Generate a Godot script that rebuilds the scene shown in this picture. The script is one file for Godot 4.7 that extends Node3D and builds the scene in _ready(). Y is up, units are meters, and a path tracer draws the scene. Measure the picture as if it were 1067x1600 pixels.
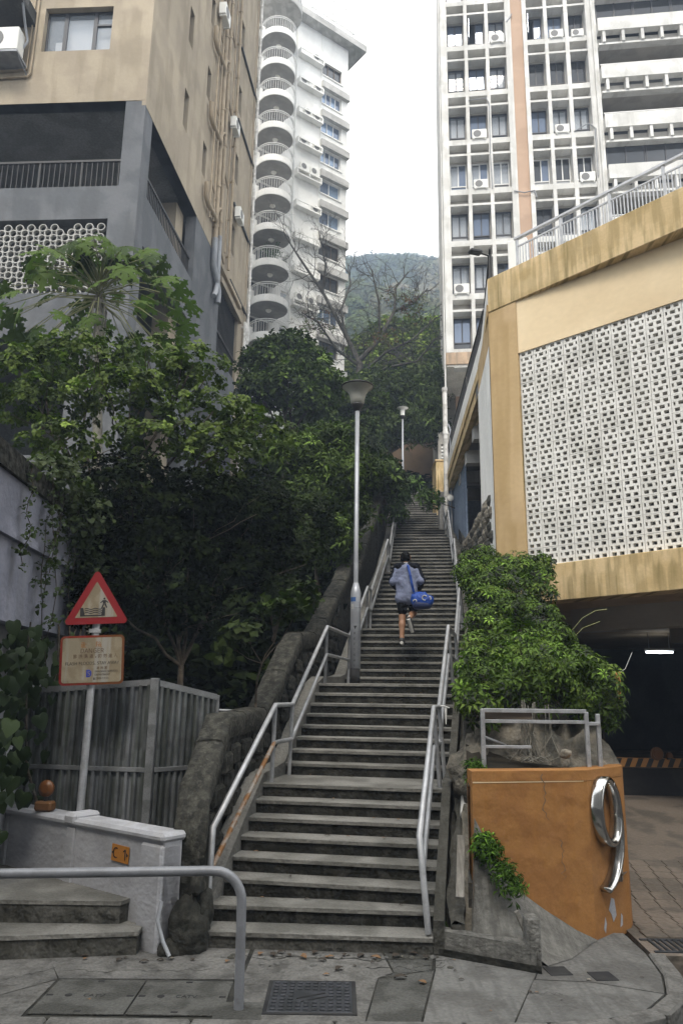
extends Node3D

# Coordinates in the comments and helper arguments are (x to the right, h up, z away from the street); V() turns them into Godot's axes.
var M := {}
var used := {}
var rng := RandomNumberGenerator.new()
var steps := []          # each: [k, z front, height, depth]
var P_PATH := [[7.2, -0.24, 1.04], [7.8, -0.135, 1.045], [9.39, 0.15, 1.06], [12.2, 0.72, 1.07], [16.2, 1.53, 1.08], [20.0, 2.11, 0.98], [24.25, 2.59, 0.96], [29.2, 2.98, 0.94], [35.6, 3.21, 0.85], [40.0, 3.3, 0.85]]

func _ready():
	rng.seed = 7
	# ---- camera
	var cam := Camera3D.new()
	cam.name = "camera"
	var th := 0.2335
	var ro := 0.0134
	var fw := Vector3(0, sin(th), -cos(th))
	var u0 := Vector3(0, cos(th), sin(th))
	var r0 := Vector3(1, 0, 0)
	var up := u0 * cos(ro) - r0 * sin(ro)
	var ri := r0 * cos(ro) + u0 * sin(ro)
	cam.transform = Transform3D(Basis(ri, up, -fw), Vector3(0, 2.224, 0))
	cam.fov = rad_to_deg(2.0 * atan(800.0 / 1200.0))
	cam.near = 0.1
	cam.far = 900.0
	add_child(cam)
	cam.make_current()
	# ---- sky, haze, exposure
	var env := Environment.new()
	env.background_mode = Environment.BG_SKY
	var sm := ProceduralSkyMaterial.new()
	sm.sky_top_color = Color(1.0, 0.99, 0.965)
	sm.sky_horizon_color = Color(1.0, 0.99, 0.965)
	sm.sky_curve = 0.2
	sm.ground_bottom_color = Color(0.3, 0.3, 0.3)
	sm.ground_horizon_color = Color(0.5, 0.5, 0.5)
	sm.energy_multiplier = 1.0
	var sky := Sky.new()
	sky.sky_material = sm
	env.sky = sky
	env.ambient_light_source = Environment.AMBIENT_SOURCE_SKY
	env.tonemap_mode = Environment.TONE_MAPPER_LINEAR
	env.tonemap_exposure = 4.0
	env.fog_enabled = true
	env.fog_density = 0.0021
	env.fog_light_color = Color(0.76, 0.84, 0.96)
	env.sdfgi_enabled = true
	env.ssao_enabled = true
	env.ssil_enabled = true
	var we := WorldEnvironment.new()
	we.name = "world_environment"
	we.environment = env
	add_child(we)
	# ---- sun behind thick cloud
	var sun := DirectionalLight3D.new()
	sun.name = "sun"
	sun.light_energy = 0.5
	sun.light_color = Color(1.0, 0.97, 0.92)
	sun.light_angular_distance = 20.0
	sun.shadow_enabled = true
	sun.rotation_degrees = Vector3(-50, -9, 0)
	add_child(sun)

	make_materials()
	make_steps()
	# ---- setting
	terrain()
	street()
	stairway()
	# ---- large structures
	beige_building()
	white_tower()
	opposite_building()
	ribbed_tower()
	podium()
	stair_top()
	# ---- nearer walls and street things
	left_street_corner()
	stone_parapet()
	gully()
	planter_nine()
	handrails()
	lamps()
	small_things()
	person()
	# ---- plants
	vegetation()
	hill_forest()

# ------------------------------------------------------------------ helpers
func V(x: float, h: float, z: float) -> Vector3:
	return Vector3(x, h, -z)

class Mb:
	var st := SurfaceTool.new()
	var n := 0
	func _init():
		st.begin(Mesh.PRIMITIVE_TRIANGLES)
		st.set_smooth_group(-1)
	func smooth(on: bool):
		st.set_smooth_group(0 if on else -1)
	func tri(a: Vector3, b: Vector3, c: Vector3):      # counter-clockwise seen from outside
		st.add_vertex(a); st.add_vertex(c); st.add_vertex(b)
		n += 1
	func quad(a: Vector3, b: Vector3, c: Vector3, d: Vector3):
		tri(a, b, c); tri(a, c, d)
	func bx(x0: float, y0: float, z0: float, x1: float, y1: float, z1: float, t := Transform3D()):
		box(Vector3((x0 + x1) / 2, (y0 + y1) / 2, (z0 + z1) / 2), Vector3(absf(x1 - x0), absf(y1 - y0), absf(z1 - z0)), 0.0, t)
	func box(c: Vector3, s: Vector3, bev := 0.0, t := Transform3D()):
		var h := s / 2.0
		var ax := [Vector3(1, 0, 0), Vector3(0, 1, 0), Vector3(0, 0, 1)]
		if bev <= 0.0:
			for i in 3:
				for sg: float in [-1.0, 1.0]:
					var nn: Vector3 = ax[i] * sg
					var u: Vector3 = ax[(i + 1) % 3] * sg
					var v: Vector3 = ax[(i + 2) % 3]
					var o := c + nn * h
					quad(t * (o - u * h - v * h), t * (o + u * h - v * h), t * (o + u * h + v * h), t * (o - u * h + v * h))
			return
		for i in 3:
			for sg: float in [-1.0, 1.0]:
				var nn: Vector3 = ax[i] * sg
				var u: Vector3 = ax[(i + 1) % 3] * sg
				var v: Vector3 = ax[(i + 2) % 3]
				var o := c + nn * h
				var hu := u * h - u * bev
				var hv := v * h - v * bev
				quad(t * (o - hu - hv), t * (o + hu - hv), t * (o + hu + hv), t * (o - hu + hv))
		for i in 3:
			var j := (i + 1) % 3
			var k := (i + 2) % 3
			for a: float in [-1.0, 1.0]:
				for b: float in [-1.0, 1.0]:
					var na: Vector3 = ax[i] * a
					var nb: Vector3 = ax[j] * b
					var w: Vector3 = ax[k] * (h[k] - bev)
					var p0: Vector3 = c + na * h[i] + nb * (h[j] - bev)
					var p1: Vector3 = c + na * (h[i] - bev) + nb * h[j]
					if a * b > 0:
						quad(t * (p0 - w), t * (p1 - w), t * (p1 + w), t * (p0 + w))
					else:
						quad(t * (p0 + w), t * (p1 + w), t * (p1 - w), t * (p0 - w))
		for a: float in [-1.0, 1.0]:
			for b: float in [-1.0, 1.0]:
				for d: float in [-1.0, 1.0]:
					var p := c + Vector3(a * h.x, b * h.y, d * h.z)
					var q0 := p - Vector3(0, b, d) * bev
					var q1 := p - Vector3(a, 0, d) * bev
					var q2 := p - Vector3(a, b, 0) * bev
					if a * b * d > 0: tri(t * q0, t * q1, t * q2)
					else: tri(t * q0, t * q2, t * q1)
	func prism(poly: PackedVector2Array, y0: float, y1: float):     # poly in (x, z away); extruded in height
		var p := poly
		if Geometry2D.is_polygon_clockwise(p):
			p = p.duplicate(); p.reverse()
		var id := Geometry2D.triangulate_polygon(p)
		for i in range(0, id.size(), 3):
			var a := p[id[i]]; var b := p[id[i + 1]]; var c := p[id[i + 2]]
			if (b - a).cross(c - a) < 0:
				var tmp := b; b = c; c = tmp
			tri(Vector3(a.x, y1, -a.y), Vector3(b.x, y1, -b.y), Vector3(c.x, y1, -c.y))
			tri(Vector3(a.x, y0, -a.y), Vector3(c.x, y0, -c.y), Vector3(b.x, y0, -b.y))
		for i in p.size():
			var a := p[i]; var b := p[(i + 1) % p.size()]
			quad(Vector3(a.x, y0, -a.y), Vector3(b.x, y0, -b.y), Vector3(b.x, y1, -b.y), Vector3(a.x, y1, -a.y))
	func plate(poly: PackedVector2Array, z0: float, z1: float, t := Transform3D()):   # poly in local x,y; extruded along local z
		var p := poly
		if Geometry2D.is_polygon_clockwise(p):
			p = p.duplicate(); p.reverse()
		var id := Geometry2D.triangulate_polygon(p)
		for i in range(0, id.size(), 3):
			var a := p[id[i]]; var b := p[id[i + 1]]; var c := p[id[i + 2]]
			if (b - a).cross(c - a) < 0:
				var tmp := b; b = c; c = tmp
			tri(t * Vector3(a.x, a.y, z1), t * Vector3(b.x, b.y, z1), t * Vector3(c.x, c.y, z1))
			tri(t * Vector3(a.x, a.y, z0), t * Vector3(c.x, c.y, z0), t * Vector3(b.x, b.y, z0))
		for i in p.size():
			var a := p[i]; var b := p[(i + 1) % p.size()]
			quad(t * Vector3(a.x, a.y, z0), t * Vector3(b.x, b.y, z0), t * Vector3(b.x, b.y, z1), t * Vector3(a.x, a.y, z1))
	func tube(pts: Array, rad, sides := 8, t := Transform3D()):     # rad: one radius or one for each point
		smooth(true)
		var rings := []
		var prev := Vector3.ZERO
		for i in pts.size():
			var p: Vector3 = pts[i]
			var d0: Vector3 = (p - pts[i - 1]).normalized() if i > 0 else Vector3.ZERO
			var d1: Vector3 = (pts[i + 1] - p).normalized() if i < pts.size() - 1 else Vector3.ZERO
			var d := (d0 + d1).normalized()
			var side := prev - d * prev.dot(d) if prev != Vector3.ZERO else Vector3.ZERO
			if side.length() < 0.01:
				side = d.cross(Vector3(0, 1, 0))
				if side.length() < 0.1: side = d.cross(Vector3(1, 0, 0))
			side = side.normalized()
			prev = side
			var b := d.cross(side)
			var r: float = rad[i] if rad is Array else rad
			var mit := 1.0
			if i > 0 and i < pts.size() - 1: mit = minf(1.0 / maxf(d.dot(d0), 0.5), 1.5)
			var ring := []
			for k in sides:
				var a := TAU * k / sides
				ring.append(t * (p + (side * cos(a) + b * sin(a)) * r * (1.0 + (mit - 1.0) * 0.6)))
			rings.append(ring)
		for i in rings.size() - 1:
			for k in sides:
				var k2 := (k + 1) % sides
				quad(rings[i][k], rings[i][k2], rings[i + 1][k2], rings[i + 1][k])
		smooth(false)
		for e in [0, rings.size() - 1]:
			for k in range(1, sides - 1):
				if e == 0: tri(rings[0][0], rings[0][k + 1], rings[0][k])
				else: tri(rings[e][0], rings[e][k], rings[e][k + 1])
	func lathe(prof: Array, sides := 24, c := Vector3.ZERO, sm := true):   # prof: [radius, height] upwards
		smooth(sm)
		for i in prof.size() - 1:
			for k in sides:
				var a := TAU * k / sides
				var b := TAU * (k + 1) / sides
				var r0: float = prof[i][0]; var r1: float = prof[i + 1][0]
				var y0: float = prof[i][1]; var y1: float = prof[i + 1][1]
				var p0 := c + Vector3(cos(a) * r0, y0, -sin(a) * r0)
				var p1 := c + Vector3(cos(b) * r0, y0, -sin(b) * r0)
				var p2 := c + Vector3(cos(b) * r1, y1, -sin(b) * r1)
				var p3 := c + Vector3(cos(a) * r1, y1, -sin(a) * r1)
				if r0 < 0.0001: tri(p0, p2, p3)
				elif r1 < 0.0001: tri(p0, p1, p2)
				else: quad(p0, p1, p2, p3)
		smooth(false)
	func blob(c: Vector3, r: Vector3, noise: FastNoiseLite, amp: float, seg := 14, sm := true):
		smooth(sm)
		var g := []
		for i in seg / 2 + 1:
			var row := []
			var la := PI * i / (seg / 2) - PI / 2
			for k in seg:
				var lo := TAU * k / seg
				var d := Vector3(cos(la) * cos(lo), sin(la), -cos(la) * sin(lo))
				row.append(c + d * r * (1.0 + amp * noise.get_noise_3dv((d * 2.0 + c * 3.0) * 10.0)))
			g.append(row)
		for i in seg / 2:
			for k in seg:
				var k2 := (k + 1) % seg
				if i == 0: tri(g[0][0], g[1][k2], g[1][k])
				elif i == seg / 2 - 1: tri(g[i][k], g[i][k2], g[i + 1][0])
				else: quad(g[i][k], g[i][k2], g[i + 1][k2], g[i + 1][k])
		smooth(false)
	func mesh() -> ArrayMesh:
		st.generate_normals()
		return st.commit()

func mesh2(a: Mb, ma: Material, b: Mb, mb: Material) -> ArrayMesh:
	var m := a.mesh()
	b.st.generate_normals()
	b.st.commit(m)
	m.surface_set_material(0, ma)
	m.surface_set_material(1, mb)
	return m

func numbered(called: String) -> String:
	if not used.has(called):
		used[called] = 0
		return called
	used[called] += 1
	return "%s_%03d" % [called, used[called]]

func part(called: String, mesh, mat: Material, parent: Node, t := Transform3D()) -> MeshInstance3D:
	var o := MeshInstance3D.new()
	var n := 0
	var nm := called
	while parent.has_node(NodePath(nm)):
		n += 1
		nm = "%s_%03d" % [called, n]
	o.name = nm
	o.mesh = mesh.mesh() if mesh is Mb else mesh
	if mat: o.material_override = mat
	o.transform = t
	parent.add_child(o, true)
	return o

var counts := {}
func qpart(called: String, mesh, mat: Material, parent: Node, t := Transform3D()) -> MeshInstance3D:   # the same for long series, numbered by a counter
	var key := str(parent.get_instance_id()) + called
	var n: int = counts.get(key, 0)
	counts[key] = n + 1
	var o := MeshInstance3D.new()
	o.name = called if n == 0 else "%s_%03d" % [called, n]
	o.mesh = mesh.mesh() if mesh is Mb else mesh
	if mat: o.material_override = mat
	o.transform = t
	parent.add_child(o, true)
	return o

func tag(o: Node, label: String, category: String, group := "", kind := "") -> Node:
	if label: o.set_meta("label", label)
	if category: o.set_meta("category", category)
	if group: o.set_meta("group", group)
	if kind: o.set_meta("kind", kind)
	return o

func thing(called: String, label: String, category: String, at := Vector3.ZERO, turn := 0.0, group := "") -> Node3D:
	var o := Node3D.new()
	o.name = numbered(called)
	o.position = at
	o.rotation.y = turn
	add_child(o)
	tag(o, label, category, group)
	return o

func single(called: String, mesh, mat: Material, label: String, category: String, at := Vector3.ZERO, turn := 0.0, group := "") -> MeshInstance3D:
	var o := MeshInstance3D.new()
	o.name = numbered(called)
	o.mesh = mesh.mesh() if mesh is Mb else mesh
	if mat: o.material_override = mat
	o.position = at
	o.rotation.y = turn
	add_child(o)
	tag(o, label, category, group)
	return o

func setting(called: String, mesh, mat: Material) -> MeshInstance3D:
	var o := MeshInstance3D.new()
	o.name = numbered(called)
	o.mesh = mesh.mesh() if mesh is Mb else mesh
	if mat: o.material_override = mat
	add_child(o)
	o.set_meta("kind", "structure")
	return o

func copies(called: String, mesh: Mesh, mat: Material, xf: Array, cols: Array, parent: Node) -> MultiMeshInstance3D:
	var mm := MultiMesh.new()
	mm.transform_format = MultiMesh.TRANSFORM_3D
	mm.use_colors = true
	mm.mesh = mesh
	mm.instance_count = xf.size()
	for i in xf.size():
		mm.set_instance_transform(i, xf[i])
		mm.set_instance_color(i, cols[i])
	var o := MultiMeshInstance3D.new()
	o.name = called if parent != self else numbered(called)
	o.multimesh = mm
	o.material_override = mat
	o.set_meta("kind", "stuff")
	parent.add_child(o, true)
	return o

# a wall sheet in local x, y with rectangular openings; outer face at z = zf, thickness th behind it
func holed(mb: Mb, x0: float, x1: float, y0: float, y1: float, holes: Array, zf: float, th: float):
	var xs := [x0, x1]
	var ys := [y0, y1]
	for h in holes:
		for v in [h[0], h[1]]:
			if v > x0 and v < x1 and not xs.has(v): xs.append(v)
		for v in [h[2], h[3]]:
			if v > y0 and v < y1 and not ys.has(v): ys.append(v)
	xs.sort(); ys.sort()
	for j in ys.size() - 1:
		var run := -1
		for i in xs.size():
			var solid := false
			if i < xs.size() - 1:
				solid = true
				var cx: float = (xs[i] + xs[i + 1]) / 2
				var cy: float = (ys[j] + ys[j + 1]) / 2
				for h in holes:
					if cx > h[0] and cx < h[1] and cy > h[2] and cy < h[3]:
						solid = false
						break
			if solid and run < 0: run = i
			if not solid and run >= 0:
				var a: float = xs[run]; var b: float = xs[i]; var c: float = ys[j]; var d: float = ys[j + 1]
				mb.quad(Vector3(a, c, zf), Vector3(b, c, zf), Vector3(b, d, zf), Vector3(a, d, zf))
				mb.quad(Vector3(b, c, zf - th), Vector3(a, c, zf - th), Vector3(a, d, zf - th), Vector3(b, d, zf - th))
				run = -1
	for h in holes:
		var a: float = maxf(h[0], x0); var b: float = minf(h[1], x1); var c: float = maxf(h[2], y0); var d: float = minf(h[3], y1)
		var w := zf - th
		mb.quad(Vector3(a, c, zf), Vector3(a, c, w), Vector3(b, c, w), Vector3(b, c, zf))
		mb.quad(Vector3(a, d, w), Vector3(a, d, zf), Vector3(b, d, zf), Vector3(b, d, w))
		mb.quad(Vector3(a, c, w), Vector3(a, c, zf), Vector3(a, d, zf), Vector3(a, d, w))
		mb.quad(Vector3(b, c, zf), Vector3(b, c, w), Vector3(b, d, w), Vector3(b, d, zf))
	mb.quad(Vector3(x0, y0, zf - th), Vector3(x0, y0, zf), Vector3(x0, y1, zf), Vector3(x0, y1, zf - th))
	mb.quad(Vector3(x1, y0, zf), Vector3(x1, y0, zf - th), Vector3(x1, y1, zf - th), Vector3(x1, y1, zf))
	mb.quad(Vector3(x0, y1, zf), Vector3(x1, y1, zf), Vector3(x1, y1, zf - th), Vector3(x0, y1, zf - th))
	mb.quad(Vector3(x0, y0, zf - th), Vector3(x1, y0, zf - th), Vector3(x1, y0, zf), Vector3(x0, y0, zf))

func text_mesh(s: String, size: float, depth := 0.002, bold := false, font := "Droid Sans") -> TextMesh:
	var f := SystemFont.new()
	f.font_names = PackedStringArray([font])
	if bold: f.font_weight = 700
	var t := TextMesh.new()
	t.font = f
	t.text = s
	t.font_size = 64
	t.pixel_size = size / 64.0
	t.depth = depth
	return t

func lin(a: Array, v: float) -> Array:      # piecewise linear rows [v, ...]
	for i in a.size() - 1:
		if v <= a[i + 1][0] or i == a.size() - 2:
			var f: float = clampf((v - a[i][0]) / (a[i + 1][0] - a[i][0]), 0.0, 1.0)
			var out := []
			for k in range(1, a[i].size()): out.append(lerpf(a[i][k], a[i + 1][k], f))
			return out
	return []

func stair_x(z: float) -> float: return lin(P_PATH, z)[0]
func stair_w(z: float) -> float: return lin(P_PATH, z)[1]
func stair_turn(z: float) -> float:         # heading of the flight, radians to the right of straight ahead
	return atan2(stair_x(z + 0.7) - stair_x(z - 0.7), 1.4)

func make_steps():
	var z := 7.525
	for k in range(1, 80):
		var d := 0.266 if k <= 24 else 0.28
		if k == 8: d += 0.71
		elif k == 16: d += 1.85
		elif k == 24: d += 0.49
		elif k == 36 or k == 48 or k == 60 or k == 72: d += 0.85
		steps.append([k, z, 0.15 * k, d])
		z += d

func stair_h(z: float) -> float:
	var h := 0.0
	for s in steps:
		if z >= s[1]: h = s[2]
		else: break
	return h

func slope_h(z: float) -> float:            # the mean slope, without steps
	return lin([[7.3, 0.0], [9.4, 1.2], [10.3, 1.25], [12.3, 2.4], [14.3, 2.45], [16.2, 3.6], [20.0, 5.4], [24.25, 7.2], [28.5, 9.0], [35.5, 11.7], [45.0, 11.8]], z)[0]

# ------------------------------------------------------------------ materials
var LUT := PackedByteArray()
var fine_normal: ImageTexture
var rough_normal: ImageTexture
var seedn := 11

func s8(v: float) -> int:
	return LUT[clampi(int(v * 1023.0), 0, 1023)]

func noise_bytes(size: int, freq: float, oct: int, sx := 1, sy := 1) -> PackedByteArray:
	var n := FastNoiseLite.new()
	seedn += 1
	n.seed = seedn
	n.noise_type = FastNoiseLite.TYPE_SIMPLEX_SMOOTH
	n.frequency = freq
	n.fractal_type = FastNoiseLite.FRACTAL_FBM
	n.fractal_octaves = oct
	var im := n.get_seamless_image(size / sx, size / sy)
	im.convert(Image.FORMAT_L8)
	if sx > 1 or sy > 1: im.resize(size, size, Image.INTERPOLATE_CUBIC)
	return im.get_data()

func make_tex(base: Array, alt: Array, o: Dictionary) -> ImageTexture:
	var size: int = o.get("size", 256)
	var a := noise_bytes(size, o.get("f", 0.012), 5)
	var b := noise_bytes(size, o.get("ff", 0.16), 3)
	var c := noise_bytes(size, o.get("f", 0.012) * 0.3, 2)
	var broad: float = o.get("broad", 0.10)
	var sk := PackedByteArray()
	var has_s := o.has("streak")
	if has_s: sk = noise_bytes(size, o.get("sf", 0.03), 4, 1, o.get("stretch", 8))
	var sc: Array = o.get("streak", [0, 0, 0])
	var sa: float = o.get("sa", 0.6)
	var s0: float = o.get("s0", 0.52)
	var t0: float = o.get("t0", 0.35)
	var t1: float = o.get("t1", 0.7)
	var fine: float = o.get("fine", 0.25)
	var data := PackedByteArray()
	data.resize(size * size * 3)
	for i in size * size:
		var m := clampf((a[i] / 255.0 - t0) / (t1 - t0), 0.0, 1.0)
		m = m * m * (3.0 - 2.0 * m)
		var g := 1.0 + (b[i] / 255.0 - 0.5) * 2.0 * fine + (c[i] / 255.0 - 0.5) * 2.0 * broad
		var r: float = lerpf(base[0], alt[0], m) * g
		var gg: float = lerpf(base[1], alt[1], m) * g
		var bb: float = lerpf(base[2], alt[2], m) * g
		if has_s:
			var s := clampf((sk[i] / 255.0 - s0) * 5.0, 0.0, 1.0) * sa
			r = lerpf(r, sc[0], s); gg = lerpf(gg, sc[1], s); bb = lerpf(bb, sc[2], s)
		data[i * 3] = s8(r); data[i * 3 + 1] = s8(gg); data[i * 3 + 2] = s8(bb)
	return ImageTexture.create_from_image(Image.create_from_data(size, size, false, Image.FORMAT_RGB8, data))

func normal_tex(freq: float, strength: float) -> ImageTexture:
	var n := FastNoiseLite.new()
	n.seed = 5
	n.frequency = freq
	n.fractal_octaves = 5
	var im := n.get_seamless_image(256, 256)
	im.convert(Image.FORMAT_RGBA8)
	im.bump_map_to_normal_map(strength)
	return ImageTexture.create_from_image(im)

func mk(key: String, base: Array, alt: Array, rough: float, tile: float, o := {}) -> StandardMaterial3D:
	var m := StandardMaterial3D.new()
	m.albedo_texture = make_tex(base, alt, o)
	m.roughness = rough
	m.metallic = o.get("metal", 0.0)
	m.metallic_specular = o.get("spec", 0.35)
	m.uv1_triplanar = true
	m.uv1_world_triplanar = true
	m.uv1_scale = Vector3.ONE / tile
	m.uv1_offset = Vector3(0.37, 0.11, 0.71)
	if o.has("nrm"):
		m.normal_enabled = true
		m.normal_texture = fine_normal if o.get("nfine", true) else rough_normal
		m.normal_scale = o.nrm
	m.cull_mode = BaseMaterial3D.CULL_DISABLED
	M[key] = m
	return m

func flat(key: String, c: Array, rough: float, metal := 0.0, spec := 0.5) -> StandardMaterial3D:
	var m := StandardMaterial3D.new()
	m.albedo_color = Color(c[0], c[1], c[2]).linear_to_srgb()
	m.roughness = rough
	m.metallic = metal
	m.metallic_specular = spec
	m.cull_mode = BaseMaterial3D.CULL_DISABLED
	M[key] = m
	return m

func make_materials():
	LUT.resize(1024)
	for i in 1024:
		var c := Color(i / 1023.0, 0, 0).linear_to_srgb()
		LUT[i] = clampi(int(c.r * 255.0 + 0.5), 0, 255)
	fine_normal = normal_tex(0.12, 4.0)
	rough_normal = normal_tex(0.03, 8.0)
	# ground and stairs
	mk("pavement", [0.130, 0.127, 0.120], [0.078, 0.076, 0.071], 0.92, 2.6, {"size": 512, "fine": 0.3, "f": 0.022, "t0": 0.35, "t1": 0.9, "broad": 0.25, "nrm": 0.6})
	mk("pavement_light", [0.136, 0.135, 0.129], [0.096, 0.094, 0.089], 0.92, 2.1, {"fine": 0.2, "streak": [0.081, 0.080, 0.077], "sa": 0.5, "sf": 0.09, "stretch": 16, "nrm": 0.5})
	mk("pavement_patch", [0.088, 0.088, 0.082], [0.054, 0.054, 0.049], 0.92, 1.3, {"fine": 0.25, "nrm": 0.7})
	mk("skirt_concrete", [0.165, 0.162, 0.15], [0.10, 0.098, 0.09], 0.92, 1.2, {"size": 512, "fine": 0.28, "f": 0.02, "broad": 0.25, "streak": [0.063, 0.061, 0.056], "sa": 0.5, "nrm": 0.6})
	mk("joint", [0.036, 0.035, 0.030], [0.018, 0.018, 0.016], 0.95, 1.0)
	mk("asphalt", [0.055, 0.055, 0.055], [0.035, 0.035, 0.036], 0.9, 1.5, {"fine": 0.4, "nrm": 0.8})
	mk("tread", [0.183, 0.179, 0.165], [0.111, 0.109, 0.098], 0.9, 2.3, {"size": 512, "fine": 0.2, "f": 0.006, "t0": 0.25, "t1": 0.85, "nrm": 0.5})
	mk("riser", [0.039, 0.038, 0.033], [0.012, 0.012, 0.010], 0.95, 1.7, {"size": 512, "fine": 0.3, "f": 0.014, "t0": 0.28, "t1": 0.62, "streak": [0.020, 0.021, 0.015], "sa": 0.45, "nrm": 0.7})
	mk("old_concrete", [0.092, 0.090, 0.081], [0.046, 0.045, 0.038], 0.95, 1.9, {"size": 512, "fine": 0.3, "f": 0.009, "t0": 0.2, "t1": 0.8, "streak": [0.037, 0.037, 0.030], "sa": 0.35, "nrm": 1.0, "nfine": false})
	mk("mossy_stone", [0.037, 0.036, 0.031], [0.013, 0.014, 0.011], 0.95, 1.1, {"size": 512, "fine": 0.4, "f": 0.018, "nrm": 1.0, "nfine": false})
	mk("coping", [0.055, 0.054, 0.045], [0.021, 0.021, 0.018], 0.95, 1.5, {"size": 512, "fine": 0.4, "f": 0.02, "t0": 0.32, "t1": 0.6, "streak": [0.139, 0.134, 0.118], "sa": 0.6, "s0": 0.62, "sf": 0.03, "stretch": 1, "nrm": 0.5})
	mk("boulder", [0.222, 0.200, 0.163], [0.081, 0.078, 0.067], 0.9, 1.0, {"fine": 0.35, "nrm": 1.2, "nfine": false})
	mk("soil", [0.025, 0.021, 0.015], [0.013, 0.012, 0.008], 1.0, 2.0, {"fine": 0.4})
	# walls
	mk("beige", [0.377, 0.322, 0.243], [0.319, 0.271, 0.207], 0.9, 7.0, {"size": 512, "fine": 0.05, "f": 0.008, "streak": [0.218, 0.181, 0.127], "sa": 0.38, "s0": 0.55, "sf": 0.018, "nrm": 0.04})
	mk("blue_grey", [0.140, 0.146, 0.157], [0.106, 0.113, 0.123], 0.85, 5.0, {"fine": 0.06, "streak": [0.085, 0.089, 0.093], "sa": 0.4, "nrm": 0.05})
	mk("dark_inside", [0.07, 0.07, 0.068], [0.05, 0.05, 0.05], 0.95, 4.0)
	mk("recess_grey", [0.192, 0.192, 0.189], [0.148, 0.148, 0.147], 0.95, 4.0)
	mk("white_paint", [0.81, 0.81, 0.79], [0.75, 0.75, 0.73], 0.8, 6.0, {"fine": 0.04, "streak": [0.52, 0.515, 0.49], "sa": 0.35, "s0": 0.58, "sf": 0.02, "nrm": 0.1})
	mk("white_rib", [0.66, 0.655, 0.635], [0.56, 0.555, 0.53], 0.85, 4.0, {"fine": 0.05, "streak": [0.38, 0.37, 0.35], "sa": 0.4, "s0": 0.57, "sf": 0.025})
	mk("soffit_grey", [0.44, 0.42, 0.38], [0.36, 0.34, 0.31], 0.9, 4.0, {"fine": 0.05})
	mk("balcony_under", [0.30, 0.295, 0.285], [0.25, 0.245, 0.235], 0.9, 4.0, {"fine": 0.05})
	mk("band_tan", [0.50, 0.37, 0.26], [0.42, 0.31, 0.22], 0.9, 3.0, {"fine": 0.08, "streak": [0.22, 0.18, 0.14], "sa": 0.6, "sf": 0.04})
	mk("pale_under", [0.66, 0.63, 0.58], [0.58, 0.55, 0.5], 0.9, 4.0)
	mk("eyebrow_grey", [0.50, 0.495, 0.48], [0.38, 0.375, 0.36], 0.9, 3.0, {"fine": 0.08, "streak": [0.30, 0.30, 0.29], "sa": 0.4})
	mk("salmon", [0.50, 0.355, 0.26], [0.44, 0.31, 0.225], 0.85, 5.0, {"fine": 0.04})
	mk("ochre", [0.70, 0.57, 0.38], [0.64, 0.51, 0.33], 0.85, 5.0, {"fine": 0.05, "nrm": 0.04})
	mk("ochre_stained", [0.60, 0.46, 0.265], [0.50, 0.37, 0.19], 0.88, 3.2, {"size": 512, "fine": 0.1, "f": 0.01, "streak": [0.16, 0.13, 0.05], "sa": 0.7, "s0": 0.5, "sf": 0.045, "stretch": 16, "nrm": 0.05})
	mk("ochre_pillar", [0.53, 0.39, 0.225], [0.46, 0.33, 0.185], 0.88, 4.0, {"fine": 0.08, "streak": [0.30, 0.20, 0.07], "sa": 0.5, "s0": 0.52, "sf": 0.03, "stretch": 16, "nrm": 0.05})
	mk("orange_wall", [0.306, 0.148, 0.048], [0.252, 0.117, 0.039], 0.85, 2.4, {"size": 512, "fine": 0.12, "f": 0.01, "streak": [0.290, 0.129, 0.032], "sa": 0.35, "s0": 0.56, "nrm": 0.22, "nfine": false})
	mk("lilac_white", [0.224, 0.231, 0.280], [0.182, 0.189, 0.231], 0.85, 3.0, {"fine": 0.06, "streak": [0.189, 0.193, 0.217], "sa": 0.4, "nrm": 0.2})
	mk("low_wall", [0.387, 0.393, 0.422], [0.289, 0.294, 0.310], 0.88, 2.2, {"size": 512, "fine": 0.08, "f": 0.008, "t0": 0.3, "t1": 0.8, "streak": [0.276, 0.268, 0.249], "sa": 0.3, "s0": 0.58, "nrm": 0.25})
	mk("breeze", [0.70, 0.695, 0.67], [0.58, 0.575, 0.55], 0.85, 2.0, {"fine": 0.06})
	mk("breeze_grey", [0.65, 0.645, 0.615], [0.52, 0.515, 0.49], 0.85, 2.0, {"fine": 0.1})
	mk("ring_white", [0.444, 0.440, 0.422], [0.370, 0.366, 0.348], 0.85, 2.0, {"fine": 0.06})
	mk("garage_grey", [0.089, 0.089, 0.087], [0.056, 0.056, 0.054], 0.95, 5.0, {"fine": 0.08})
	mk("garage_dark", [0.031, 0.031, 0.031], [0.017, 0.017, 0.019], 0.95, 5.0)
	mk("inside_blue", [0.26, 0.33, 0.45], [0.22, 0.28, 0.40], 0.9, 4.0)
	mk("driveway", [0.151, 0.126, 0.104], [0.094, 0.082, 0.069], 0.85, 2.2, {"fine": 0.15, "nrm": 0.3})
	mk("tan_wall", [0.150, 0.105, 0.068], [0.112, 0.083, 0.056], 0.9, 5.0, {"fine": 0.08, "streak": [0.120, 0.090, 0.060], "sa": 0.4})
	mk("brown_soffit", [0.38, 0.29, 0.19], [0.31, 0.235, 0.155], 0.9, 4.0, {"fine": 0.05})
	# metal
	mk("galvanised", [0.418, 0.426, 0.444], [0.319, 0.329, 0.342], 0.45, 0.9, {"metal": 0.45, "fine": 0.12, "f": 0.02})
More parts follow.
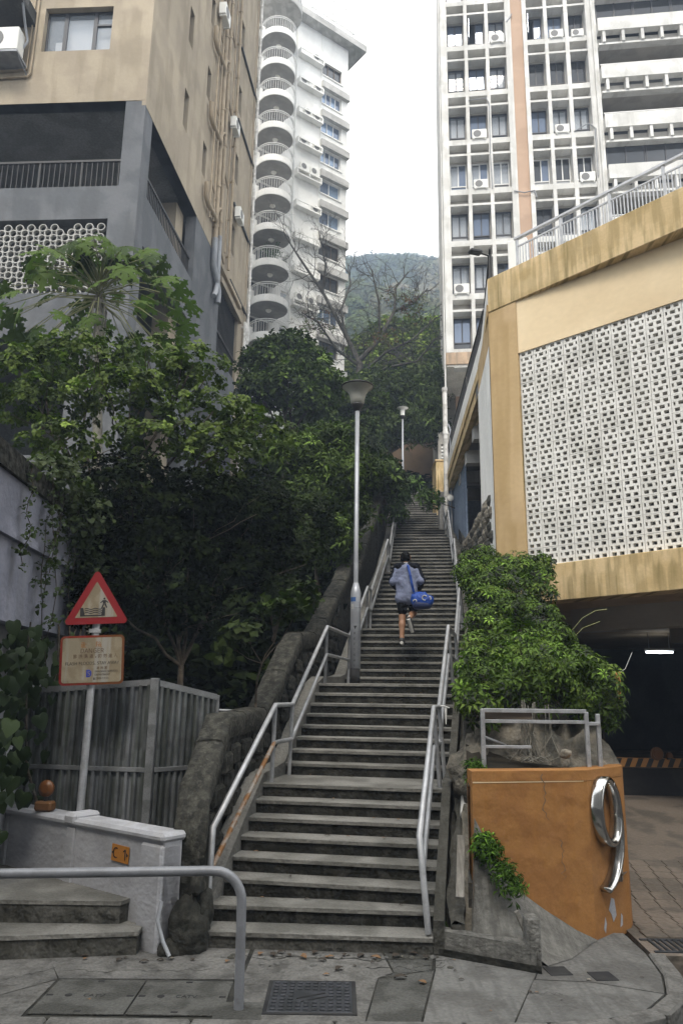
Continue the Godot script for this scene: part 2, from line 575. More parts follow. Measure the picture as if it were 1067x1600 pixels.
	mk("barrier_paint", [0.222, 0.231, 0.250], [0.185, 0.190, 0.204], 0.4, 0.8, {"metal": 0.2, "fine": 0.08})
	mk("rusty_rail", [0.311, 0.289, 0.259], [0.222, 0.111, 0.044], 0.65, 0.7, {"metal": 0.15, "fine": 0.25, "f": 0.02, "t0": 0.4, "t1": 0.56})
	mk("zinc_sheet", [0.143, 0.153, 0.157], [0.092, 0.096, 0.097], 0.6, 1.2, {"metal": 0.3, "fine": 0.12, "streak": [0.051, 0.059, 0.038], "sa": 0.6, "s0": 0.52, "stretch": 16})
	mk("zinc_dark", [0.105, 0.112, 0.114], [0.062, 0.068, 0.066], 0.6, 1.2, {"metal": 0.3, "fine": 0.12, "streak": [0.038, 0.044, 0.027], "sa": 0.6, "s0": 0.5, "stretch": 16})
	mk("zinc_pale", [0.199, 0.209, 0.221], [0.136, 0.143, 0.150], 0.55, 1.2, {"metal": 0.3, "fine": 0.12, "streak": [0.074, 0.094, 0.050], "sa": 0.6, "s0": 0.52, "stretch": 16})
	mk("zinc_post", [0.190, 0.196, 0.203], [0.133, 0.139, 0.139], 0.6, 0.8, {"metal": 0.2, "fine": 0.2})
	mk("lamp_metal", [0.340, 0.358, 0.391], [0.290, 0.302, 0.332], 0.42, 1.0, {"metal": 0.35, "fine": 0.06})
	mk("beige_pipe", [0.370, 0.303, 0.218], [0.311, 0.252, 0.178], 0.7, 2.0, {"fine": 0.08})
	mk("grey_pipe", [0.30, 0.315, 0.34], [0.24, 0.25, 0.27], 0.6, 1.5, {"fine": 0.08})
	mk("white_pipe", [0.62, 0.61, 0.59], [0.42, 0.41, 0.39], 0.6, 1.3, {"fine": 0.12})
	mk("cast_iron", [0.056, 0.059, 0.067], [0.037, 0.040, 0.044], 0.55, 0.5, {"metal": 0.4, "fine": 0.25})
	mk("plank", [0.252, 0.237, 0.215], [0.148, 0.141, 0.126], 0.9, 0.6, {"fine": 0.15, "streak": [0.096, 0.089, 0.074], "sa": 0.5, "sf": 0.08, "stretch": 16})
	mk("bark", [0.096, 0.078, 0.059], [0.044, 0.037, 0.030], 0.95, 0.7, {"fine": 0.3, "streak": [0.022, 0.018, 0.015], "sa": 0.5, "nrm": 1.0, "nfine": false})
	mk("grey_bark", [0.10, 0.095, 0.085], [0.05, 0.047, 0.042], 0.95, 1.2, {"fine": 0.3})
	mk("pale_bark", [0.222, 0.215, 0.185], [0.118, 0.111, 0.092], 0.9, 0.8, {"fine": 0.25, "nrm": 0.8})
	mk("sign_face", [0.244, 0.208, 0.143], [0.196, 0.158, 0.101], 0.55, 0.7, {"fine": 0.06, "streak": [0.293, 0.289, 0.268], "sa": 0.7, "s0": 0.55, "sf": 0.02, "stretch": 16})
	flat("chrome", [0.500, 0.495, 0.480], 0.16, 1.0)
	flat("black_metal", [0.015, 0.015, 0.016], 0.5)
	flat("dark_frame", [0.03, 0.032, 0.04], 0.5)
	flat("white_frame", [0.68, 0.68, 0.67], 0.5)
	flat("brown_frame", [0.10, 0.075, 0.055], 0.6)
	mk("rusty_red", [0.178, 0.013, 0.009], [0.126, 0.048, 0.015], 0.6, 1.3, {"fine": 0.1, "f": 0.006, "t0": 0.3, "t1": 0.7})
	flat("sign_red", [0.200, 0.005, 0.008], 0.45)
	flat("sign_black", [0.012, 0.012, 0.014], 0.6)
	flat("sign_faded", [0.096, 0.056, 0.030], 0.7)
	flat("sign_fadeblack", [0.037, 0.031, 0.024], 0.7)
	flat("sign_rust", [0.252, 0.104, 0.022], 0.7)
	flat("sign_blue", [0.022, 0.037, 0.266], 0.5)
	flat("plate_orange", [0.355, 0.141, 0.015], 0.6)
	flat("amber", [0.126, 0.044, 0.007], 0.35)
	flat("amber_base", [0.118, 0.050, 0.013], 0.6)
	flat("stripe_black", [0.015, 0.015, 0.015], 0.6)
	flat("stripe_orange", [0.370, 0.178, 0.052], 0.6)
	flat("unit_white", [0.70, 0.70, 0.67], 0.5)
	flat("unit_grille", [0.14, 0.14, 0.14], 0.6)
	flat("lamp_shade", [0.311, 0.311, 0.281], 0.35)
	flat("lens", [0.75, 0.74, 0.7], 0.3)
	flat("cable", [0.03, 0.03, 0.03], 0.7)
	flat("dead_leaf", [0.155, 0.085, 0.037], 0.8)
	flat("dark_leaf", [0.035, 0.026, 0.018], 0.85)
	flat("sticker_blue", [0.022, 0.074, 0.222], 0.5)
	flat("sticker_white", [0.370, 0.370, 0.370], 0.5)
	flat("curtain", [0.42, 0.43, 0.45], 0.9)
	flat("curtain_dark", [0.2, 0.2, 0.21], 0.9)
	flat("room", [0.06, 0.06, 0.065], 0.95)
	var g := flat("glass", [0.10, 0.12, 0.15], 0.04, 0.0, 0.9)
	g.metallic = 0.35
	g.albedo_color = Color(0.42, 0.47, 0.55)
	var gc := flat("glass_clear", [0.8, 0.85, 0.9], 0.03)
	gc.transparency = BaseMaterial3D.TRANSPARENCY_ALPHA
	gc.albedo_color = Color(0.85, 0.9, 0.95, 0.12)
	var gd := flat("glass_dark", [0.03, 0.033, 0.038], 0.06, 0.0, 0.7)
	gd.metallic = 0.1
	var gb := flat("glass_blue", [0.22, 0.30, 0.42], 0.1, 0.25, 0.8)
	gb.metallic = 0.3
	# leaves: the colour comes from the single copy
	for e in [["leaf", 0.5, 0.0], ["leaf_glossy", 0.36, 0.0], ["leaf_dull", 0.75, 0.0]]:
		var m := StandardMaterial3D.new()
		m.vertex_color_use_as_albedo = true
		m.roughness = e[1]
		m.metallic_specular = 0.05 if e[0] == "leaf_dull" else 0.2
		m.cull_mode = BaseMaterial3D.CULL_DISABLED
		m.backlight_enabled = true
		m.backlight = Color(0.6, 0.7, 0.3) if e[0] != "leaf_dull" else Color(0.2, 0.25, 0.1)
		M[e[0]] = m
	var pl := flat("papaya_leaf", [0.046, 0.078, 0.012], 0.55, 0.0, 0.2)
	pl.backlight_enabled = true
	pl.backlight = Color(0.2, 0.28, 0.08)
	var pl2 := flat("papaya_leaf_dark", [0.022, 0.041, 0.007], 0.55, 0.0, 0.2)
	pl2.backlight_enabled = true
	pl2.backlight = Color(0.15, 0.2, 0.06)
	flat("climber_mid", [0.03, 0.048, 0.015], 0.5, 0.0, 0.25)
	flat("climber_leaf", [0.013, 0.024, 0.007], 0.5, 0.0, 0.25)
	var pf := flat("fern_leaf", [0.041, 0.089, 0.013], 0.5, 0.0, 0.2)
	pf.backlight_enabled = true
	pf.backlight = Color(0.4, 0.5, 0.2)
	flat("stalk", [0.16, 0.17, 0.07], 0.6)
	# person
	flat("skin", [0.266, 0.141, 0.081], 0.55)
	flat("hair", [0.006, 0.006, 0.006], 0.7, 0.0, 0.15)
	mk("jacket", [0.155, 0.172, 0.262], [0.125, 0.14, 0.22], 0.8, 0.3, {"fine": 0.08, "streak": [0.148, 0.252, 0.296], "sa": 0.18, "sf": 0.06, "stretch": 8})
	flat("jacket_dark", [0.008, 0.009, 0.013], 0.8, 0.0, 0.15)
	flat("shorts", [0.006, 0.006, 0.007], 0.85, 0.0, 0.15)
	flat("shoe_dark", [0.02, 0.02, 0.022], 0.6)
	flat("shoe_white", [0.444, 0.444, 0.429], 0.6)
	mk("bag_blue", [0.009, 0.052, 0.266], [0.007, 0.033, 0.192], 0.55, 0.4, {"fine": 0.1})
	flat("bag_navy", [0.006, 0.015, 0.07], 0.6)

# ------------------------------------------------------------------ setting
func ground_h(x: float, z: float) -> float:
	if z < 7.0: return -0.5
	var sx := stair_x(clampf(z, 7.2, 40.0))
	var h := slope_h(minf(z, 45.0)) - 0.55
	if z > 36.0:
		h = 11.3 + 0.36 * (minf(z, 58.0) - 36.0)
		if z > 58.0: h += 0.62 * (minf(z, 430.0) - 58.0) + 0.05 * maxf(z - 430.0, 0.0)
	var right := smoothstep(sx + 1.2, sx + 1.6, x)
	if z < 33.0 and right > 0.0: h = lerpf(h, -0.6, right)
	if x < sx - 1.2 and z < 12.0: h = lerpf(minf(h, 0.1), h, smoothstep(9.6, 12.0, z))
	if z > 60.0:
		h += 9.0 * sin(x * 0.03 + 1.0) * smoothstep(60.0, 240.0, z) + 3.0 * sin(x * 0.11 + z * 0.05)
		h -= 0.05 * absf(x - 30.0) * smoothstep(120.0, 400.0, z)
	return h

func terrain():
	var xs := []
	var zs := []
	var x := -300.0
	while x < 300.0:
		xs.append(x)
		x += 30.0 if absf(x + 0.1) > 60 else (8.0 if absf(x + 0.1) > 14.0 else 0.7)
	xs.append(300.0)
	var z := -300.0
	while z < 700.0:
		zs.append(z)
		z += 40.0 if z < -50 else (5.0 if z < 0 else (0.8 if z < 46 else (9.0 if z < 440 else 40.0)))
	var mb := Mb.new()
	mb.smooth(true)
	for j in zs.size() - 1:
		for i in xs.size() - 1:
			var p := []
			for q in [[i, j], [i + 1, j], [i + 1, j + 1], [i, j + 1]]:
				p.append(V(xs[q[0]], ground_h(xs[q[0]], zs[q[1]]), zs[q[1]]))
			mb.quad(p[0], p[1], p[2], p[3])
	setting("hillside_terrain", mb, M.soil)

func street():
	var mb := Mb.new()
	mb.prism(PackedVector2Array([Vector2(-40, -14), Vector2(40, -14), Vector2(40, 7.55), Vector2(3.2, 7.55), Vector2(3.2, 5.9), Vector2(-40, 5.9)]), -0.3, -0.13)
	setting("road", mb, M.asphalt)
	# pavement bed with slabs on it
	var bed := PackedVector2Array([Vector2(-16, 6.04), Vector2(1.25, 6.04), Vector2(1.85, 6.1), Vector2(2.28, 6.3), Vector2(2.55, 6.62), Vector2(2.7, 7.05), Vector2(2.78, 7.6), Vector2(2.8, 8.2), Vector2(2.3, 8.3), Vector2(1.0, 8.5), Vector2(-16, 8.5)])
	var pv := Mb.new()
	pv.prism(bed, -0.3, -0.004)
	var pav := setting("pavement", pv, M.joint)
	var slabs := [
		["pavement", [[-9, 6.05], [-2.86, 6.05], [-2.2, 6.79], [-2.55, 7.5], [-9, 7.5]]],
		["pavement", [[-2.84, 6.05], [-2.2, 6.05], [-2.2, 6.76]]],
		["pavement", [[-2.19, 6.80], [-0.78, 6.83], [-0.74, 8.4], [-2.54, 8.4], [-2.54, 7.45]]],
		["pavement", [[-0.76, 6.05], [0.21, 6.05], [0.34, 6.9], [0.47, 7.02], [0.40, 7.6], [-0.72, 7.6]]],
		["pavement_patch", [[0.225, 6.05], [0.60, 6.05], [0.82, 7.1], [0.35, 6.88]]],
		["pavement_patch", [[0.36, 6.905], [0.80, 7.11], [0.88, 7.6], [0.42, 7.6], [0.485, 7.03]]],
		["pavement_light", [[0.62, 6.05], [1.05, 6.05], [1.25, 6.05], [1.66, 7.06], [1.66, 7.6], [0.895, 7.6], [0.835, 7.1]]],
		["pavement_light", [[1.265, 6.05], [1.85, 6.11], [2.27, 6.31], [2.54, 6.63], [2.05, 6.86], [1.6, 6.9]]],
		["pavement_light", [[1.62, 6.92], [2.06, 6.88], [2.55, 6.65], [2.69, 7.06], [2.77, 7.6], [2.79, 8.2], [2.3, 8.25], [1.68, 7.6], [1.68, 7.08]]],
	]
	for s in slabs:
		var p := PackedVector2Array()
		for q in s[1]: p.append(Vector2(q[0], q[1]))
		var b := Mb.new()
		b.prism(p, -0.02, 0.004)
		part("pavement_slab", b, M[s[0]], pav)
	var cn := FastNoiseLite.new()
	cn.frequency = 3.0
	for cr in [[-0.9, 7.36, 0.95, 7.33, 0.012], [0.25, 7.12, 0.95, 7.2, 0.010], [-2.9, 6.5, -2.3, 7.0, 0.008], [-2.3, 6.95, -1.0, 7.05, 0.005], [0.85, 7.2, 1.02, 7.42, 0.010], [0.4, 6.98, 0.9, 7.12, 0.007], [1.4, 6.62, 1.75, 6.6, 0.004]]:
		var b := Mb.new()
		var n := 26
		for i in n:
			var f0 := i / float(n); var f1 := (i + 1) / float(n)
			var q := []
			for f: float in [f0, f1]:
				var c := V(lerpf(cr[0], cr[2], f), 0.0052, lerpf(cr[1], cr[3], f) + cn.get_noise_2d(f * 2.0, cr[0] * 5.0) * 0.09)
				var wd: float = cr[4] * (0.25 + absf(cn.get_noise_2d(f * 6.0, cr[1] * 3.0)) * 2.2) * (0.0 if f == 0.0 or f == 1.0 else 1.0)
				q.append(c + Vector3(0, 0, wd)); q.append(c - Vector3(0, 0, wd))
			b.quad(q[0], q[2], q[3], q[1])
		part("crack", b, M.joint, pav)
	# kerb stones round the corner
	var kp := [[-5.0, 5.97], [-4.0, 5.97], [-3.0, 5.97], [-2.0, 5.97], [-1.0, 5.97], [0.0, 5.97], [0.9, 5.97], [1.5, 5.985], [1.98, 6.08], [2.36, 6.28], [2.63, 6.6], [2.79, 7.05], [2.87, 7.6]]
	for i in kp.size() - 1:
		var a := V(kp[i][0], 0, kp[i][1])
		var c := V(kp[i + 1][0], 0, kp[i + 1][1])
		var b := Mb.new()
		b.box(Vector3.ZERO, Vector3((c - a).length() - 0.008, 0.34, 0.15), 0.018)
		var o := part("kerb_stone", b, M.pavement, pav)
		o.position = (a + c) / 2 + Vector3(0, -0.157, 0)
		o.rotation.y = atan2(-(c - a).z, (c - a).x)
	# driveway into the garage
	var dr := Mb.new()
	dr.prism(PackedVector2Array([Vector2(2.85, 7.62), Vector2(20, 7.62), Vector2(20, 9.4), Vector2(2.95, 9.4)]), -0.4, -0.02)
	dr.quad(V(2.95, -0.02, 9.4), V(20, -0.02, 9.4), V(20, 0.55, 14.0), V(2.95, 0.55, 14.0))
	dr.prism(PackedVector2Array([Vector2(2.95, 14.0), Vector2(20, 14.0), Vector2(20, 27), Vector2(2.95, 27)]), 0.2, 0.55)
	var dw := setting("driveway", dr, M.driveway)
	# tile strips with open joints near the street, a drain across the mouth
	for r in 12:
		for c in 12:
			var b := Mb.new()
			var z0 := 8.25 + r * 0.22
			var lift := maxf(0.0, (z0 + 0.1 - 9.4) * 0.124)
			b.box(Vector3.ZERO, Vector3(0.212, 0.02, 0.212), 0.004)
			var o := qpart("tile", b if r + c == 0 else tile_mesh, M.driveway, dw)
			if r + c == 0: tile_mesh = o.mesh
			o.position = V(3.1 + c * 0.222 + r * 0.03, -0.012 + lift, z0)
			o.rotation.x = 0.0 if z0 < 9.35 else 0.124
	var gr := Node3D.new()
	gr.name = "drain_grating"
	dw.add_child(gr)
	for i in 14:
		var b := Mb.new()
		b.box(Vector3.ZERO, Vector3(0.03, 0.03, 0.34), 0.004)
		part("bar", b, M.cast_iron, gr).position = V(2.98 + i * 0.06, -0.02, 7.9)
	var fr := Mb.new()
	fr.bx(2.9, -0.05, -7.74, 4.2, -0.01, -7.70)
	fr.bx(2.9, -0.05, -8.10, 4.2, -0.01, -8.06)
	part("frame", fr, M.cast_iron, gr)

var tile_mesh: Mesh

func stairway():
	var root := Node3D.new()
	root.name = "stairway"
	add_child(root)
	tag(root, "long straight flight of dark concrete steps climbing between the buildings", "stairs", "", "structure")
	var wob := FastNoiseLite.new()
	wob.frequency = 0.9
	for s in steps:
		var k: int = s[0]
		var z: float = s[1]
		var h: float = s[2]
		var d: float = s[3]
		var w := stair_w(z)
		var a := Mb.new()
		var b := Mb.new()
		var xl := -w
		if k == 1: xl = -1.07
		var jit := wob.get_noise_1d(k * 7.0) * 0.008
		# riser block and, proud of it, the worn tread with its nosing
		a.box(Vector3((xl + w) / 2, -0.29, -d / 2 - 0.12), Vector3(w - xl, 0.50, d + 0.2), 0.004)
		var seg := 4
		for q in seg:
			var x0 := lerpf(xl, w, q / float(seg)); var x1 := lerpf(xl, w, (q + 1) / float(seg))
			var n0 := wob.get_noise_2d(k * 3.1, q) * 0.006; var n1 := wob.get_noise_2d(k * 3.1, q + 1) * 0.006
			var zf0 := 0.004 + n0; var zf1 := 0.004 + n1
			b.quad(Vector3(x0, -0.044, zf0), Vector3(x1, -0.044, zf1), Vector3(x1, -0.008 + n1 * 0.5, zf1 + 0.002), Vector3(x0, -0.008 + n0 * 0.5, zf0 + 0.002))
			b.quad(Vector3(x0, -0.008 + n0 * 0.5, zf0 + 0.002), Vector3(x1, -0.008 + n1 * 0.5, zf1 + 0.002), Vector3(x1, 0, zf1 - 0.014), Vector3(x0, 0, zf0 - 0.014))
			b.quad(Vector3(x0, 0, zf0 - 0.014), Vector3(x1, 0, zf1 - 0.014), Vector3(x1, 0.002, -d - 0.02), Vector3(x0, 0.002, -d - 0.02))
			b.quad(Vector3(x0, -0.044, -0.02), Vector3(x1, -0.044, -0.02), Vector3(x1, -0.044, zf1), Vector3(x0, -0.044, zf0))
		b.quad(Vector3(xl, -0.044, -d), Vector3(xl, -0.044, 0), Vector3(xl, 0, -0.01), Vector3(xl, 0, -d))
		b.quad(Vector3(w, -0.044, 0), Vector3(w, -0.044, -d), Vector3(w, 0, -d), Vector3(w, 0, -0.01))
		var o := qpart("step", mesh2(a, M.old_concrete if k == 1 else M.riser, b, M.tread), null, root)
		o.position = V(stair_x(z), h + jit * 0.3, z + jit)
		o.rotation.y = -stair_turn(z) * (0.45 if k < 3 else 1.0)
	# top landing
	var t := Mb.new()
	var last = steps[-1]
	t.box(V(3.25, last[2] - 0.2, last[1] + 4.0), Vector3(3.0, 0.4, 8.0))
	part("landing", t, M.riser, root)
	# sloping concrete strings on both sides
	for sd: float in [-1.0, 1.0]:
		var m := Mb.new()
		var pz := 7.62
		while pz < 35.0:
			var nz := pz + 0.45
			var q := []
			for zz: float in [pz, nz]:
				var tr := stair_turn(zz)
				var c := V(stair_x(zz), slope_h(zz) + 0.10, zz)
				var r := Vector3(cos(tr), 0, sin(tr))
				q.append([c + r * sd * (stair_w(zz) - 0.005), c + r * sd * (stair_w(zz) + (0.2 if sd < 0 else 0.09))])
			var dn := Vector3(0, -0.5, 0)
			if sd < 0:
				m.quad(q[0][1], q[0][0], q[1][0], q[1][1])
				m.quad(q[0][0] + dn, q[1][0] + dn, q[1][0], q[0][0])
			else:
				m.quad(q[0][0], q[0][1], q[1][1], q[1][0])
				m.quad(q[1][0] + dn, q[0][0] + dn, q[0][0], q[1][0])
				m.quad(q[0][1] + dn, q[1][1] + dn, q[1][1], q[0][1])
			if pz < 7.7: m.quad(q[0][0] + dn, q[0][1] + dn, q[0][1], q[0][0])
			pz = nz
		part("side_string", m, M.old_concrete if sd > 0 else M.tread, root)

# ------------------------------------------------------------------ buildings
func face(dx: float, dz: float, x := 0.0, z := 0.0) -> Transform3D:    # local x runs along (dx, dz away), local z points outwards
	return Transform3D(Basis(Vector3.UP, atan2(dz, dx)), V(x, 0, z))

# a window frame with its panes, origin at the lower left corner, in local x, y
func window_part(parent: Node, t: Transform3D, w: float, h: float, cols: int, frame_m: Material, panes: Array, low := 0.0, fr := 0.05, open := -1, called := "window"):
	var m := Mb.new()
	m.bx(0, 0, -0.06, fr, h, 0.02)
	m.bx(w - fr, 0, -0.06, w, h, 0.02)
	m.bx(fr, h - fr, -0.06, w - fr, h, 0.02)
	m.bx(fr, 0, -0.06, w - fr, fr, 0.02)
	var y0 := fr
	if low > 0.0:
		m.bx(fr, low, -0.06, w - fr, low + fr, 0.025)
		y0 = low + fr
	var cw := (w - fr * (cols + 1)) / cols
	for i in range(1, cols):
		m.bx(fr + i * (cw + fr) - fr, y0, -0.06, i * (cw + fr) + fr, h - fr, 0.03)
	var f := qpart(called, m, frame_m, parent, t)
	for i in cols:
		var p := Mb.new()
		var x0 := fr + i * (cw + fr)
		if i == open:
			p.bx(x0, y0, 0.02, x0 + 0.03, h - fr, 0.5)
		else:
			p.bx(x0, y0, -0.03, x0 + cw, h - fr, -0.02)
		part("pane", p, panes[i % panes.size()], f)
	if low > 0.0:
		var p := Mb.new()
		p.bx(fr, fr, -0.03, w - fr, low, -0.02)
		part("pane", p, panes[panes.size() - 1], f)

var ac_mesh: Mesh
var ac_fan: Mesh
func air_con(label: String, t: Transform3D, s := 1.0, group := "air conditioners fixed to the flats"):
	if ac_mesh == null:
		var m := Mb.new()
		m.box(Vector3(0, 0.3, 0.15), Vector3(0.82, 0.58, 0.3), 0.02)
		m.bx(-0.35, -0.06, 0.02, -0.29, 0.0, 0.3)
		m.bx(0.29, -0.06, 0.02, 0.35, 0.0, 0.3)
		ac_mesh = m.mesh()
		var f := Mb.new()
		f.tube([Vector3(-0.12, 0.3, 0.298), Vector3(-0.12, 0.3, 0.312)], 0.22, 18)
		ac_fan = f.mesh()
	var o := Node3D.new()
	o.name = numbered("air_conditioner")
	o.transform = t * Transform3D(Basis().scaled(Vector3(s, s, s)), Vector3.ZERO)
	add_child(o)
	tag(o, label, "air conditioner", group)
	part("casing", ac_mesh, M.unit_white, o)
	part("fan_grille", ac_fan, M.unit_grille, o)

func beige_building():
	var b := thing("apartment_building", "tall beige apartment block with grey podium floors on the left of the stairs", "building", V(-6.15, 0, 20))
	var fa := face(1.0, -0.0587)
	var fb := face(0.0995, 0.995)
	# front, upper beige wall
	var m := Mb.new()
	holed(m, -14, 0, 19.88, 46, [[-3.5, -1.3, 21.8, 23.45]], 0, 0.32)
	part("front_wall", m, M.beige, b, fa)
	# side, upper beige wall with slit windows
	var slits := []
	for n in 5:
		slits.append([3.38, 3.88, 21.87 + n * 3.6, 23.42 + n * 3.6])
		slits.append([5.85, 6.35, 21.8 + n * 3.52, 23.2 + n * 3.52])
		slits.append([8.72, 9.05, 21.5 + n * 3.6, 22.95 + n * 3.6])
		slits.append([10.7, 11.25, 21.4 + n * 3.7, 22.85 + n * 3.7])
	m = Mb.new()
	holed(m, 0, 14.1, 19.7, 46, slits, 0, 0.3)
	part("side_wall", m, M.beige, b, fb)
	for h in slits:
		window_part(b, fb * Transform3D(Basis(), Vector3(h[0], h[2], -0.24)), h[1] - h[0], h[3] - h[2], 1, M.dark_frame, [M.glass_dark], 0, 0.04)
	# big window of the front
	window_part(b, fa * Transform3D(Basis(), Vector3(-3.5, 21.8, -0.22)), 0.62, 1.65, 1, M.dark_frame, [M.glass_clear], 0.0, 0.06)
	window_part(b, fa * Transform3D(Basis(), Vector3(-2.88, 21.8, -0.22)), 0.96, 1.65, 1, M.dark_frame, [M.glass_clear], 0.0, 0.06)
	window_part(b, fa * Transform3D(Basis(), Vector3(-1.92, 21.8, -0.22)), 0.62, 1.65, 1, M.dark_frame, [M.glass_clear], 1.1, 0.06)
	m = Mb.new()
	for q in 16: m.bx(-2.95 + q * 0.1, 21.85, -0.46 - (0.03 if q % 2 else 0.0), -2.85 + q * 0.1, 23.4, -0.44)
	m.bx(-3.3, 21.85, -0.5, -3.0, 22.6, -0.48)
	part("curtain", m, M.curtain, b, fa)
	# grey podium storeys of the front
	m = Mb.new()
	holed(m, -14, 0, 3.0, 19.86, [[-15, -0.62, 16.9, 19.86], [-15, -0.85, 13.4, 15.8], [-15, -1.6, 8.5, 12.0]], -0.005, 0.4)
	part("podium_wall", m, M.blue_grey, b, fa)
	# grey and beige parts of the side
	m = Mb.new()
	holed(m, 0.005, 9.2, 3.0, 19.68, [[0.66, 5.6, 16.95, 19.69], [0.66, 5.6, 12.5, 15.3], [0.66, 5.6, 7.0, 11.0]], -0.005, 0.4)
	holed(m, 9.2, 12.5, 3.0, 15.9, [], -0.005, 0.4)
	part("podium_wall", m, M.blue_grey, b, fb)
	m = Mb.new()
	m.bx(12.5, 3.0, -0.4, 14.1, 19.7, -0.003)
	m.bx(9.0, 19.12, -0.3, 12.6, 19.70, -0.02)
	m.bx(4.75, 3.0, -1.1, 5.58, 19.7, -0.5)
	m.bx(9.0, 18.9, 0.0, 12.75, 19.15, 0.16)
	part("side_pier", m, M.beige, b, fb)
	# floors and inner walls
	for y in [[12.9, 13.35], [16.5, 16.88], [19.92, 20.2], [45.9, 46.3]]:
		m = Mb.new()
		m.prism(PackedVector2Array([Vector2(-13.6, 1.2), Vector2(-0.35, 0.42), Vector2(1.0, 13.7), Vector2(-12.5, 14.5)]), y[0], y[1])
		part("floor_slab", m, M.soffit_grey if y[0] > 40 else M.recess_grey, b)
	m = Mb.new()
	m.prism(PackedVector2Array([Vector2(-13.6, 7.5), Vector2(-2.3, 6.6), Vector2(-1.9, 13.8), Vector2(-12.5, 14.5)]), 3, 19.9)
	m.prism(PackedVector2Array([Vector2(-13.7, 0.9), Vector2(-13.5, 0.9), Vector2(-12.5, 14.5), Vector2(-12.9, 14.5)]), 3, 46)
	part("inner_wall", m, M.recess_grey, b)
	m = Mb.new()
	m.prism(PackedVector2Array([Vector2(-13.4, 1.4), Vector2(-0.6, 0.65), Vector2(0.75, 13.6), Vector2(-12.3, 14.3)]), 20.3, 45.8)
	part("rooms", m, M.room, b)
	m = Mb.new()
	m.bx(0, 3, -14.4, 13.0, 46, -14.1, face(1, -0.06, -12.4, 0.3))
	part("rear_wall", m, M.beige, b)
	# railings
	m = Mb.new()
	var x := -9.0
	while x < -0.64:
		m.bx(x, 16.92, -0.22, x + 0.022, 17.9, -0.20)
		x += 0.165
	m.bx(-9.0, 17.88, -0.25, -0.62, 17.95, -0.17)
	m.bx(-9.0, 16.98, -0.24, -0.62, 17.02, -0.18)
	for p in [-1.9, -3.2, -4.5, -5.8]: m.bx(p, 16.9, -0.25, p + 0.05, 17.9, -0.18)
	part("railing", m, M.black_metal, b, fa)
	m = Mb.new()
	x = 0.7
	while x < 5.58:
		m.bx(x, 16.97, -0.22, x + 0.03, 17.9, -0.19)
		x += 0.15
	m.bx(0.66, 17.88, -0.25, 5.6, 17.96, -0.17)
	part("railing", m, M.black_metal, b, fb)
	m = Mb.new()
	x = 9.25
	while x < 12.5:
		m.bx(x, 15.92, -0.16, x + 0.04, 19.0, -0.12)
		x += 0.2
	m.bx(9.2, 16.9, -0.2, 12.5, 17.02, -0.08)
	m.bx(9.2, 15.9, -0.2, 12.5, 16.0, -0.08)
	part("window_grille", m, M.black_metal, b, fb)
	# screen of concrete rings
	var ring := Mb.new()
	for k in 16:
		var a := TAU * k / 16; var c := TAU * (k + 1) / 16
		var d0 := Vector3(cos(a), sin(a), 0); var d1 := Vector3(cos(c), sin(c), 0)
		var f := Vector3(0, 0, 0.06)
		ring.quad(d0 * 0.124 + f, d1 * 0.124 + f, d1 * 0.098 + f, d0 * 0.098 + f)
		ring.quad(d0 * 0.098 + f, d1 * 0.098 + f, d1 * 0.098 - f, d0 * 0.098 - f)
		ring.quad(d1 * 0.124 + f, d0 * 0.124 + f, d0 * 0.124 - f, d1 * 0.124 - f)
	var rm := ring.mesh()
	for j in 13:
		for i in 14:
			if j == 12 and (i == 3 or i == 9): continue
			qpart("screen_ring", rm, M.ring_white, b, fa * Transform3D(Basis(), Vector3(-1.05 - i * 0.352 - (0.176 if j % 2 else 0.0), 13.52 + j * 0.171, -0.12)))
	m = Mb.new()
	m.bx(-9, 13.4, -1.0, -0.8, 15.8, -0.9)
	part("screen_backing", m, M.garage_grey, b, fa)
	# rain and waste pipes on the side wall
	var pipes := [[7.72, 20.0, 45.5, 0.10, "beige_pipe"], [7.3, 20.6, 45.5, 0.045, "beige_pipe"], [8.35, 20.6, 45.5, 0.075, "beige_pipe"], [9.25, 20.4, 45.5, 0.04, "beige_pipe"], [9.95, 20.0, 45.5, 0.06, "beige_pipe"], [6.75, 20.4, 45.5, 0.04, "beige_pipe"], [13.35, 11.0, 19.3, 0.06, "white_pipe"], [13.65, 10.5, 19.4, 0.06, "white_pipe"], [13.98, 10.2, 46.0, 0.07, "white_pipe"]]
	for p in pipes:
		m = Mb.new()
		m.tube([Vector3(p[0], p[1], 0.14), Vector3(p[0], p[2], 0.14)], p[3], 10)
		var y: float = p[1] + 0.6
		while y < p[2] and p[3] > 0.05:
			m.tube([Vector3(p[0], y, 0.14), Vector3(p[0], y + 0.12, 0.14)], p[3] * 1.3, 10)
			m.bx(p[0] - 0.02, y, 0.0, p[0] + 0.02, y + 0.08, 0.14)
			y += 1.85
		part("drainpipe", m, M[p[4]], b, fb)
	for n in 4:
		var h := 20.75 + n * 3.65
		m = Mb.new()
		if n == 3: h += 0.02
		m.tube([Vector3(6.1, h + 0.75, 0.16), Vector3(6.15, h + 0.15, 0.16), Vector3(6.4, h, 0.17), Vector3(7.2, h + 0.1, 0.17), Vector3(7.65, h + 0.12, 0.16), Vector3(7.72, h - 0.3, 0.14)], 0.095, 10)
		part("branch_pipe", m, M.beige_pipe, b, fb)
		m = Mb.new()
		m.tube([Vector3(8.3, h + 1.1, 0.14), Vector3(8.0, h + 0.9, 0.14), Vector3(7.75, h + 0.5, 0.14)], 0.06, 8)
		part("branch_pipe", m, M.beige_pipe, b, fb)
		m = Mb.new()
		m = Mb.new()
